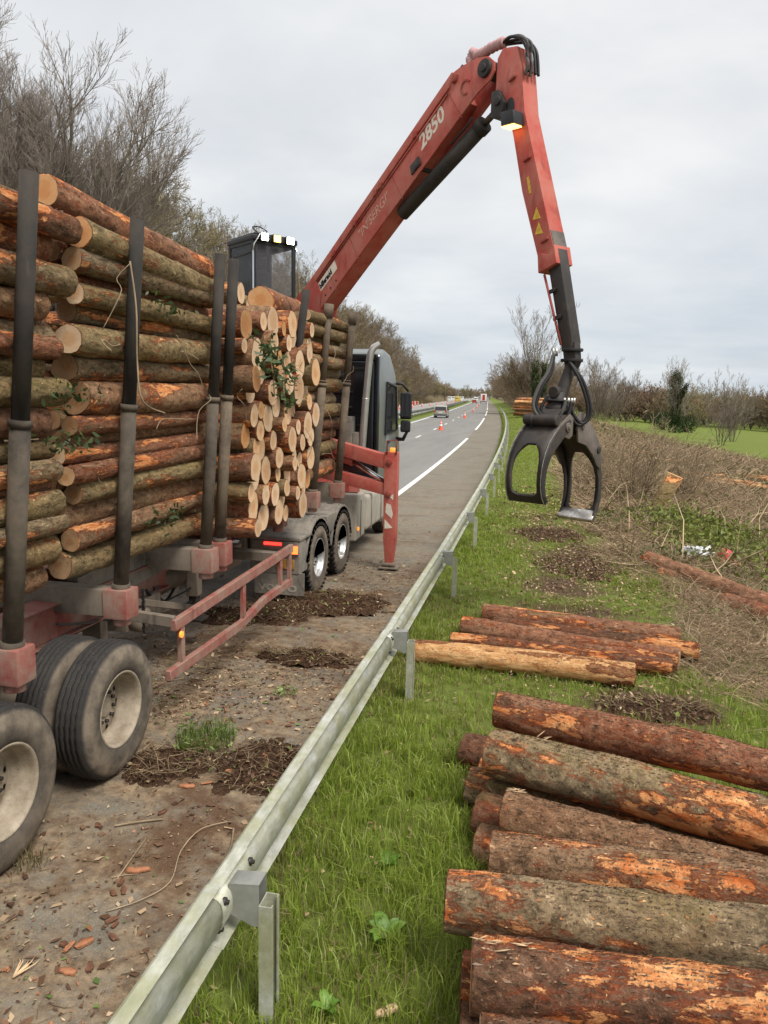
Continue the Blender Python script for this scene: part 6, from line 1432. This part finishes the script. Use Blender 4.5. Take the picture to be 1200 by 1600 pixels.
def bark_flakes(lg, n, seed):
    """small lifted scales of bark and torn wood fibres on the upper side of a log (log space)"""
    r_ = np.random.default_rng(seed); sc3 = np.array(lg.scale); inv = lg.rotation_euler.to_matrix().inverted() @ Vector((0, 0, 1)); a0 = math.atan2(inv.z, inv.y)
    a = a0 + r_.normal(0, .75, n); x = r_.uniform(-1.18, 1.18, n); rr = LOGR * 1.0 + .004
    me_ = lg.data; co = np.zeros(len(me_.vertices) * 3, np.float32); me_.vertices.foreach_get('co', co); co = co.reshape(44, 40, 3)
    ii = np.clip(((x / LOGL + .5) * 43).round().astype(int), 0, 43); kk = (np.round((a % (2 * np.pi)) / (2 * np.pi) * 40).astype(int)) % 40
    base = co[ii, kk]; base[:, 0] = x
    ctr = np.stack([x, co[ii, :, 1].mean(1), co[ii, :, 2].mean(1)], -1); nr = base - ctr; nr[:, 0] = 0; nr /= np.linalg.norm(nr, axis=1, keepdims=True)
    tg = np.cross(nr, [1., 0, 0]); ax = np.stack([np.ones(n), r_.normal(0, .12, n), r_.normal(0, .12, n)], -1)
    L_ = r_.gamma(1.6, .0055, n)[:, None].clip(.003, .03) / sc3[0]; W_ = r_.uniform(.002, .007, n)[:, None] / sc3[1]; lift = r_.uniform(.001, .010, n)[:, None] / sc3[1]
    j1, j2, j3 = (r_.uniform(-.6, .6, (n, 1)) for _ in range(3)); V = np.stack([base - ax * L_ - nr * .003, base + tg * W_ * (1 + j1) + ax * L_ * j2 + nr * lift * .4, base + ax * L_ + nr * lift, base - tg * W_ * (1 - j1) + ax * L_ * j3 + nr * lift * .6], 1).reshape(-1, 3)
    t = tints(n, (.09, .052, .032), (.25, .165, .10), .3); k = r_.random(n) > .90; t[k] = tints(int(k.sum()), (.42, .17, .06), (.66, .42, .22), .2)
    o = np_mesh('bark_flakes', V, np.arange(n * 4).reshape(n, 4), 'litter', lg, {'tint': np.repeat(t, 4, 0)}); o['kind'] = 'stuff'
for i_, lg in enumerate(pl): bark_flakes(lg, 2200, 300 + i_)
for lg in [o for o in COL.objects if o.get('label', '') in [q[0] for q in mids]]: bark_flakes(lg, 500, 400)
for o in list(COL.objects):
    if o.get('label', '').find('outer face of the second stack') >= 0 or o.get('label', '').find('outer face of the nearest stack') >= 0: bark_flakes(o, 260, 500 + len(o.name))

# ------------------------------------------------------------------ traffic
def vehicle_shell(name, label, cat, loc, rz, prof, w, mat, glass, wheels, tail, roof=None, group=None, taper=.86, zc=1.0):
    """prof: side outline (y, z); body narrows above zc"""
    o = thing(name, label, cat, loc, rz, group)
    m = MB(); fn = lambda u, v, k: Vector((k * (1 if v < zc else 1 - (1 - taper) * min(1, (v - zc) / .6)), u, v)); m.prism(prof, -w / 2, w / 2, fn); m.build('body', mat, o, .05, 2)
    for nm, poly, side in glass:
        m = MB()
        if side == 0:
            (y0, z0), (y1, z1) = poly; d = Vector((y1 - y0, z1 - z0)).normalized(); nr = Vector((-d.y, d.x)) * .012
            tw = lambda v: (w / 2 - .1) * (1 if v < zc else 1 - (1 - taper) * min(1, (v - zc) / .6))
            q = [m.bm.verts.new(p) for p in ((-tw(z0), y0 + nr.x, z0 + nr.y), (tw(z0), y0 + nr.x, z0 + nr.y), (tw(z1), y1 + nr.x, z1 + nr.y), (-tw(z1), y1 + nr.x, z1 + nr.y))]; m.bm.faces.new(q)
        else:
            m.prism(poly, side * (w / 2 - .03), side * (w / 2 + .012), fn)
        m.build(nm, 'dark_glass', o)
    for (y, r) in wheels:
        for sx in (-1, 1):
            m = MB(); m.lathe([(-.1, r * .55), (-.1, r * .93), (-.07, r), (.07, r), (.1, r * .93), (.1, r * .55), (.08, r * .5), (.08, .001)], 20, 'X'); wo = m.build('wheel', ['tyre'], o); wo.location = (sx * (w / 2 - .1), y, r); wo.rotation_euler = (0, 0, 0 if sx > 0 else math.pi)
    for (x0, x1, z0, z1, y, mat_) in tail:
        for sx in (-1, 1):
            a_, b_ = sorted((sx * x0, sx * x1)); small('tail_lamp', Vector((a_, y - .02, z0)), Vector((b_, y + .02, z1)), mat_, o)
    return o
def on_road(s, Y, z=0.0): return (s + float(bend(Y)), Y, z)
car = vehicle_shell('car', 'silver hatchback people carrier beyond the nearest cone on the road', 'car', on_road(-9.75, 103.5), heading(103) * -1 * -1 and -heading(103), [(-2.0, .28), (-2.08, .55), (-2.05, .95), (-1.85, 1.52), (-1.6, 1.63), (-.2, 1.66), (.55, 1.5), (1.25, 1.02), (1.9, .82), (2.05, .5), (2.0, .28)], 1.78, 'car_silver', [('rear_window', ((-2.05, .98), (-1.86, 1.48)), 0), ('side_window', [(-1.7, 1.05), (-1.6, 1.48), (.3, 1.48), (.95, 1.05)], 1), ('side_window', [(-1.7, 1.05), (-1.6, 1.48), (.3, 1.48), (.95, 1.05)], -1)], ((-1.35, .31), (1.3, .31)), ((.62, .82, .75, 1.05, -2.08, 'car_red'),))
m = MB(); m.box((-.26, -2.115, .62), (.26, -2.09, .73)); m.build('number_plate', 'letter_white', car); m = MB(); m.box((-.86, -2.13, .36), (.86, -2.04, .52)); m.build('bumper', 'car_grey', car, .02, 2)
for sx in (-1, 1):
    m = MB(); m.box((sx * .9, .55, 1.0), (sx * 1.06, .68, 1.16)); m.build('wing_mirror', 'car_grey', car, .02, 1)
lor = vehicle_shell('lorry', 'white and red box lorry far ahead in the right lane', 'lorry', on_road(-5.7, 325), -heading(325), [(-4, .9), (-4, 3.9), (3.2, 3.9), (3.2, .9)], 2.5, 'car_white', [('rear_door', ((-4.0, 1.2), (-4.0, 3.5)), 0)], ((-3, .5), (-1.8, .5), (4.3, .5)), ((.7, 1.1, .75, .98, -4.0, 'car_red'),), taper=1)
for c_ in lor.children:
    if c_.name.startswith('rear_door'): c_.data.materials[0] = M['car_red']; c_.scale = (.45, 1, 1)
m = MB(); m.prism([(3.4, .6), (3.4, 3.2), (4.9, 3.1), (5.3, 1.8), (5.3, .6)], -1.2, 1.2, lambda u, v, k: Vector((k, u, v))); m.build('cab', 'car_red', lor, .06, 2)
CARP = [(-2.0, .28), (-2.08, .6), (-2.0, .95), (-1.6, 1.38), (-.9, 1.45), (.3, 1.42), (1.0, .98), (1.9, .8), (2.0, .3)]
def far_car(label, s, Y, mat, van=False, z=0.0, group=None, rev=False):
    P_ = [(-2.4, .3), (-2.5, .7), (-2.45, 2.2), (-2.2, 2.35), (1.0, 2.3), (1.7, 1.35), (2.4, 1.1), (2.5, .4)] if van else CARP
    gl_ = [('rear_window', ((-2.46, 1.4), (-2.45, 2.05)), 0)] if van else [('rear_window', ((-2.0, .98), (-1.64, 1.35)), 0), ('side_window', [(-1.5, .98), (-1.3, 1.3), (.2, 1.3), (.8, .98)], 1)]
    return vehicle_shell('van' if van else 'distant_car', label, 'van' if van else 'car', on_road(s, Y, z), -heading(Y) + (math.pi if rev else 0), P_, 1.95 if van else 1.75, mat, gl_, ((-1.4, .32), (1.4, .32)), ((.62, .85, .75, 1.0, -2.5 if van else -2.05, 'car_red'),), None, group)
far_car('dark red car far ahead beside the box lorry', -9.4, 318, 'car_red'); far_car('white van far ahead left of the box lorry', -9.2, 352, 'car_white', True)
for i, (s, Y, mt, v) in enumerate(((-17, 330, 'truck_yellow', True), (-20.5, 338, 'car_white', True), (-17.5, 362, 'truck_yellow', True), (-20.5, 375, 'car_white', True), (-17, 400, 'car_white', True), (-20, 420, 'truck_yellow', True))):
    far_car(('yellow' if mt == 'truck_yellow' else 'white') + ' works van parked far along the opposite carriageway', s, Y, mt, v, .05, 'works vans on the opposite carriageway')
m = MB(); m.lathe([(.025, .17), (.06, .155), (.72, .035), (.74, .001)], 20, 'Z'); o = m.build('cone_body', 'cone_orange'); cbm = o.data; bpy.data.objects.remove(o)
m = MB(); m.box((-.2, -.2, 0), (.2, .2, .03)); o = m.build('cone_base', 'cone_orange', None, .01, 1); bbm = o.data; bpy.data.objects.remove(o)
m = MB(); m.lathe([(.32, .1185), (.46, .0930)], 20, 'Z'); m.lathe([(.55, .0755), (.62, .0615)], 20, 'Z'); o = m.build('reflective_band', 'white_paint'); rbm = o.data; bpy.data.objects.remove(o)
def cone(label, s, Y, z=0.0, group='traffic cones along the lane line', sc_=1.0):
    c = thing('traffic_cone', label, 'traffic cone', on_road(s, Y, z), 0, group); c.scale = (sc_,) * 3
    for nm, me in (('cone_body', cbm), ('cone_base', bbm), ('reflective_band', rbm)): link(nm, me, c)
for lab, s, Y in (('nearest orange traffic cone on the dashed lane line', -6.95, 66.3), ('second orange traffic cone right of the silver car', -6.65, 104.5), ('third orange traffic cone along the lane line', -6.5, 145), ('fourth orange traffic cone along the lane line', -6.6, 193), ('fifth orange traffic cone farthest along the lane line', -6.6, 240)): cone(lab, s, Y, 0, None, 1.15)
for i in range(9): cone('small orange cone closing the opposite carriageway', -21.2 + .5 * i, 150 + 20 * i, .05, 'cones on the opposite carriageway', 1.3)
for i, (s, Y) in enumerate(((-23.2, 196), (-23.3, 206))):
    b = thing('road_barrier', ('red and white road barrier nearest on the opposite carriageway', 'red and white road barrier behind the nearest barrier')[i], 'barrier', on_road(s, Y, .05), .2)
    for z in (.35, .85):
        for k in range(4): small('board_stripe', Vector((-.8 + .4 * k, -.02, z)), Vector((-.4 + .4 * k, .02, z + .32)), 'barrier_red' if k % 2 == 0 else 'white_paint', b)
    for x in (-.6, .6): small('foot', Vector((x - .05, -.2, 0)), Vector((x + .05, .2, 1.2)), 'barrier_red', b)
pl_ = thing('utility_pole', 'thin dark utility pole on the far left skyline of the road', 'pole', on_road(-27, 420, .5)); m = MB(); m.tube([(0, 0, -1), (0, 0, 9)], [.22, .14], 8); m.build('post', 'tree_bark', pl_); small('crossarm', Vector((-1, -.08, 8.2)), Vector((1, .08, 8.4)), 'tree_bark', pl_)

# ------------------------------------------------------------------ litter on the hard shoulder
def road_pts(n, x0, x1, y0, y1):
    X = nrng.uniform(x0, x1, n); Y = nrng.uniform(y0, y1, n); k = (.5 + .8 * vn(X, Y, 1.3, 88) + .4 * vn(X, Y, 4, 89)) > nrng.random(n) * .9
    return np.stack([X[k], Y[k], 0 * X[k] + .012], -1)
P_ = np.concatenate([road_pts(9000, -4.2, -1.75, 1.2, 8), road_pts(12000, -6.0, -1.75, 6, 13.5), road_pts(900, -5, -1.8, 13, 24)]); n = len(P_)
col = tints(n, (.07, .035, .02), (.20, .115, .07), .35); k = nrng.random(n); col[k > .76] = tints(int((k > .76).sum()), (.30, .20, .12), (.58, .43, .27), .2); col[(k > .68) & (k < .76)] = tints(int(((k > .68) & (k < .76)).sum()), (.28, .115, .055), (.40, .20, .11), .2); col[k < .07] = tints(int((k < .07).sum()), (.07, .12, .03), (.16, .24, .06), .2)
tag(leaf_cloud('bark_litter', P_, .011 * nrng.uniform(.35, 1.6, n) * nrng.choice([1, 1, 1, 1, 2.3], n), col, 'litter', None, .75), kind='stuff')
P_ = np.concatenate([road_pts(700, -6, -1.8, 1.2, 8), road_pts(900, -5, -1.8, 8, 13)]); n = len(P_)
tag(twig_cloud('twig_litter', P_, flat_dirs(n, .05), nrng.uniform(.04, .22, n), nrng.uniform(.0012, .0035, n), tints(n, (.14, .09, .05), (.40, .30, .19), .3)), kind='stuff')
def soil(label, x, y, rx, ry, h, seed, rot=0.0, flat=False):
    nx, ny = 60, 40; V = []
    for j in range(ny):
        for i in range(nx):
            u, v = i / (nx - 1) * 2 - 1, j / (ny - 1) * 2 - 1; q = Vector((u * 2.2 + seed, v * 2.2, seed * .3)); rr = math.sqrt(u * u + v * v)
            e = max(0, 1 - rr * (1 + .45 * mnoise.noise(q * 1.3))) ; ragged = mnoise.noise(q * 5) * .9 + mnoise.noise(q * 11) * .6; e = max(0, e + .22 * ragged) if e > 0 else 0; z = h * (e ** .8) * (1 + .5 * mnoise.noise(q * 2)) + e ** .4 * (.035 * abs(mnoise.noise(q * 6)) + .02 * mnoise.noise(q * 14)) - (.02 if e <= 0 else 0)
            V.append((u * rx, v * ry, z - .004))
    F = [(j * nx + i, j * nx + i + 1, (j + 1) * nx + i + 1, (j + 1) * nx + i) for j in range(ny - 1) for i in range(nx - 1)]
    o = np_mesh('soil_heap', V, F, 'soil', None, None, True); o.location = (x, y, 0); o.rotation_euler = (0, 0, rot); tag(o, label, 'soil heap')
    n = int(900 * rx * ry / .5); a = nrng.uniform(0, 6.28, n); r = np.sqrt(nrng.random(n)) * .95; pu, pv = np.cos(a) * r, np.sin(a) * r
    zz = h * np.clip(1 - r, 0, 1) ** .8 + .03
    P2 = np.stack([pu * rx, pv * ry, zz], -1); c2 = tints(n, (.05, .028, .016), (.15, .085, .05), .4); kk = nrng.random(n) > .86; c2[kk] = tints(int(kk.sum()), (.30, .20, .10), (.52, .40, .24), .2); kk = nrng.random(n) > .9; c2[kk] = tints(int(kk.sum()), (.10, .15, .03), (.2, .26, .06), .2)
    c = leaf_cloud('crumbs', P2, .018 * nrng.uniform(.4, 1.7, n), c2, 'litter', o, .3); c['kind'] = 'stuff'
    m_ = min(160, n); c = twig_cloud('roots', P2[:m_], flat_dirs(m_, .4), nrng.uniform(.05, .25, m_), nrng.uniform(.0015, .004, m_), tints(m_, (.12, .07, .04), (.36, .27, .16), .3)); c.parent = o; c['kind'] = 'stuff'
    return o
g = N('soil', 0.95, 0.1); v = g.pos(); f = g.noise(v, 12, 6, 0.75); f2 = g.noise(v, 50, 4, 0.7)
g.color(g.mix(g.ramp(f2, [(0.55, 0), (0.72, 0.8)]), g.mix(g.ramp(f, [(0.35, 0), (0.65, 1)]), (0.030, 0.016, 0.010), (0.105, 0.058, 0.034)), (0.24, 0.16, 0.09))); g.bump(g.math('ADD', f, f2), 0.9, 0.03); M['soil'] = g.m
soil('large heap of dark soil and roots beside the rear truck wheel', -2.95, 10.25, .95, .62, .17, 1.7, .35); soil('flat spread of dark soil left of the large heap', -3.7, 9.5, .8, .5, .07, 9.1, .2)
soil('small mound of dark soil in the middle of the hard shoulder', -2.5, 8.0, .55, .28, .10, 4.3, .1); soil('little lump of soil left of the small mound', -2.98, 8.0, .17, .14, .07, 6.2)
soil('thin patch of soil and bark by the guardrail', -2.1, 5.5, .45, .5, .02, 12.4, .5); soil('patch of soil and bark behind the front trailer wheel', -2.85, 5.35, .42, .36, .018, 15.8, .5)
soil('dark crumbly soil patch on the grass below the grapple', .15, 17.1, .75, .9, .10, 20.1); soil('trampled soil patch on the grass beyond the small log row', .65, 14.0, .8, 1.1, .06, 23.7); soil('soil patch on the grass between the two rows of logs', 1.2, 7.55, .6, .32, .06, 27.3)
# weed tufts
def tuft(label, x, y, z, rad, n, h, leaves, a=(.06, .12, .015), b=(.18, .28, .04), name='weed_clump', cat='weed'):
    r = rad * np.sqrt(nrng.random(n)); t = nrng.uniform(0, 6.28, n); P2 = np.stack([r * np.cos(t), r * np.sin(t), 0 * r], -1)
    o = blades('grass_tuft', P2, h * nrng.uniform(.5, 1.2, n), .005 * nrng.uniform(.7, 1.4, n), tints(n, a, b, .2)); del o['kind']
    root = thing(name, label, cat, (x, y, z)); o.parent = root
    if leaves:
        r = rad * 1.1 * np.sqrt(nrng.random(leaves)); t = nrng.uniform(0, 6.28, leaves); leaf_cloud('leaves', np.stack([r * np.cos(t), r * np.sin(t), nrng.uniform(.01, h * .8, leaves)], -1), .022 * nrng.uniform(.6, 1.5, leaves), tints(leaves, (.14, .22, .05), (.30, .40, .12), .2), 'leaf', root, .4)
    return root
tuft('torn up grassy weed clump lying on the hard shoulder', -2.72, 5.75, .03, .26, 420, .16, 60); tuft('small weed tuft by the front trailer wheel', -3.05, 3.9, .0, .10, 60, .14, 0, (.14, .13, .05), (.26, .22, .1))
tuft('small green weed tuft under the trailer side guard', -2.45, 7.0, .0, .12, 70, .07, 14)
def rosette(label, x, y, k, L):
    o = thing('dock_plant', label, 'plant', (x, y, gz(x, y)), rng.uniform(0, 6))
    for i in range(k):
        a = 6.28 * i / k + rng.uniform(-.3, .3); l = L * rng.uniform(.6, 1.1); V = []; F = []
        for j in range(6):
            t = j / 5; w_ = .26 * l * math.sin(math.pi * min(1, t * .86 + .1)) ; z = .02 + l * .55 * math.sin(t * 1.9) ; d = l * t * .85
            V += [(d * math.cos(a) - w_ * math.sin(a), d * math.sin(a) + w_ * math.cos(a), z + .02), (d * math.cos(a), d * math.sin(a), z), (d * math.cos(a) + w_ * math.sin(a), d * math.sin(a) - w_ * math.cos(a), z + .02)]
            if j: b_ = 3 * j; F += [(b_ - 3, b_ - 2, b_ + 1, b_), (b_ - 2, b_ - 1, b_ + 2, b_ + 1)]
        np_mesh('leaf', V, F, 'leaf', o, {'tint': np.tile(tints(1, (.11, .22, .03), (.20, .33, .06), .15), (len(V), 1))}, True)
for lab, x, y, k, L in (('broad leaved dock plant in the grass left of the pile', -.72, 3.75, 9, .16), ('broad leaved weed close to the front of the log pile', -.40, 2.95, 7, .12), ('leafy weed at the bottom edge below the pile', -.48, 2.75, 8, .13), ('small broad leaved weed by the first guardrail post', -.9, 3.2, 6, .10), ('small dock plant between the guardrail and the pile', -.85, 4.4, 6, .10)): rosette(lab, x, y, k, L)
# larger pieces of bark, sticks and leaves lying on the shoulder
def flake(label, x, y, L, w, mat, rz, z=.012, group=None, cat='bark chip', name='bark_chip'):
    nu, nv = 7, 4; V = []
    for i in range(nu):
        for j in range(nv):
            u, v = i / (nu - 1) - .5, j / (nv - 1) - .5; q = Vector((x * 7 + u * 3, y * 5 + v * 3, 1)); ww = w * (1 - abs(u) * .9) * (1 + .5 * mnoise.noise(q))
            V.append((u * L + .1 * L * mnoise.noise(q * 2), v * ww + .15 * w * mnoise.noise(q * 1.3), .05 * L * (1 - 4 * v * v) + .08 * L * mnoise.noise(q * .9)))
    n0 = len(V); V += [(a, b, c - .006) for a, b, c in V]
    F = []
    for i in range(nu - 1):
        for j in range(nv - 1):
            a = i * nv + j; F += [(a, a + nv, a + nv + 1, a + 1), (n0 + a, n0 + a + 1, n0 + a + nv + 1, n0 + a + nv)]
    for i in range(nu - 1):
        for j in (0, nv - 1): a = i * nv + j; F.append((a, a + nv, n0 + a + nv, n0 + a))
    for j in range(nv - 1):
        for i in (0, nu - 1): a = i * nv + j; F.append((a, a + 1, n0 + a + 1, n0 + a))
    o = np_mesh(name, V, F, mat, None, None, False); o.location = (x, y, z + .02 * L); o.rotation_euler = (rng.uniform(-.15, .15), rng.uniform(-.15, .15), rz); return tag(o, label, cat, group)
flake('bright orange piece of bark in the middle of the near shoulder', -2.37, 4.02, .15, .06, 'chip_orange', .3); flake('brown block of bark lying against the guardrail foot', -1.84, 3.72, .11, .05, 'chip_brown', .2); flake('rounded orange bark piece low on the near shoulder', -2.28, 3.16, .09, .06, 'chip_orange', .1); flake('red brown bark piece just above the rounded orange piece', -2.32, 3.36, .10, .06, 'chip_orange', 1.0); flake('orange bark piece left of the soil patch near the trailer wheel', -2.55, 5.05, .13, .06, 'chip_orange', .2)
for i in range(26):
    flake('small brown bark flake scattered on the hard shoulder', rng.uniform(-2.9, -1.85), rng.uniform(2.6, 6.4), rng.uniform(.05, .10), rng.uniform(.025, .045), pick(['chip_orange', 'chip_brown', 'chip_brown']), rng.uniform(0, 6.28), .012, 'bark flakes on the hard shoulder')
def stick_(label, pts, r, mat='dry_twig', name='twig'):
    return tag(hose(name, pts, r, mat, None, 6, 5), label, 'twig')
stick_('long curved thin twig lying on the near shoulder', [(-2.35, 3.62, .01), (-2.2, 3.75, .02), (-2.12, 3.95, .015), (-2.2, 4.25, .02), (-2.18, 4.5, .03), (-2.05, 4.65, .02)], .004)
stick_('straight pale stick near the second trailer wheel', [(-2.78, 4.42, .015), (-2.64, 4.5, .02), (-2.5, 4.58, .015)], .007); stick_('upright looking thin twig beside the orange bark piece', [(-2.45, 3.9, .01), (-2.46, 4.1, .03), (-2.5, 4.35, .01)], .004); stick_('dark curved twig by the guardrail', [(-1.98, 4.6, .01), (-1.9, 4.35, .02), (-1.88, 4.1, .01)], .007)
for i, (x, y, a) in enumerate(((-2.72, 3.0, .9), (-2.6, 2.9, 2.2), (-2.52, 3.05, 1.4))):
    m = MB()
    for k in range(6):
        t = a + rng.uniform(-.5, .5); l = rng.uniform(.05, .11); m.tube([(0, 0, .005), (l * math.cos(t), l * math.sin(t), .02), (1.5 * l * math.cos(t + .2), 1.5 * l * math.sin(t + .2), .012)], [.006, .004, .001], 4)
    o = m.build('wood_splinter', 'pale_wood'); o.location = (x, y, .012); tag(o, ('pale splinter bunch at the bottom left of the near shoulder', 'second pale splinter bunch at the bottom left of the near shoulder', 'third pale splinter bunch just above the bottom left corner')[i], 'splinter')
tag(flake('curled dry leaf in the grass left of the front of the pile', -.62, 3.25, .12, .07, 'pale_wood', .6, gz(-.62, 3.25) + .05, None, 'leaf', 'dry_leaf'), None)
# ivy branch and loose twigs caught on the load
iv = thing('ivy_branch', 'leafy green ivy branch caught across the sawn log ends', 'branch', (-2.98, 8.2, 3.3))
stems = [[(-.08, -.62, .28), (-.02, -.2, .12), (.02, .2, -.02), (.0, .62, -.2)], [(-.02, -.2, .12), (.05, -.25, -.1), (.03, -.15, -.35)], [(.02, .2, -.02), (.05, .1, -.3), (.04, .25, -.55)], [(-.02, -.2, .12), (.06, -.5, .05), (.05, -.7, -.05)]]
for st_ in stems: hose('stem', st_, .006, 'dry_twig', iv, 6, 4)
lp = []
for st_ in stems:
    for _ in range(75 if st_ is stems[0] else 40):
        i = rng.randrange(len(st_) - 1); p = Vector(st_[i]).lerp(Vector(st_[i + 1]), rng.random()); lp.append(p + Vector((rng.uniform(-.02, .09), rng.gauss(0, .08), rng.gauss(0, .07))))
leaf_cloud('leaves', lp, .05 * nrng.uniform(.6, 1.2, len(lp)), tints(len(lp), (.035, .065, .020), (.12, .17, .075), .25), 'leaf', iv)
stick_('thin bare twig dangling from the top logs beside the second stake', [(-3.17, 5.5, 3.95), (-3.14, 5.52, 3.6), (-3.16, 5.55, 3.2), (-3.15, 5.6, 2.9), (-3.12, 5.9, 2.8)], .007)
for i in range(16):
    y = rng.uniform(4.2, 12.3); z = rng.uniform(1.9, 4.1); x = right_wall(z) + .20 if y < 7.6 else (-3.05 if y < 10.3 else right_wall(z) + .22); l = rng.uniform(.25, .8); t = rng.uniform(-1.2, 1.2)
    pts = [Vector((x + rng.uniform(-.06, .06), y + l * k / 4 * math.cos(t), z + l * k / 4 * math.sin(t) - .04 * k * k / 4 + rng.uniform(-.03, .03))) for k in range(5)]
    o = hose('twig', pts, .0035, 'dry_twig', None, 5, 3); tag(o, 'thin dry twig caught between logs and stakes', 'twig', 'dry twigs caught on the load')
for i, (y, z) in enumerate(((5.0, 2.93), (6.4, 3.72), (4.95, 2.6), (6.35, 1.85))):
    n = 60; q = np.stack([nrng.normal(-3.34, .05, n), nrng.normal(y, .18, n), nrng.normal(z, .05, n)], -1); sp_ = thing('conifer_spray', 'small green conifer spray stuck between the logs of the load', 'branch', (0, 0, 0), 0, 'green sprays stuck in the load'); o = leaf_cloud('needles', q, .03 * nrng.uniform(.5, 1.3, n), tints(n, (.03, .05, .015), (.08, .11, .035), .3), 'leaf', sp_); o['kind'] = 'stuff'
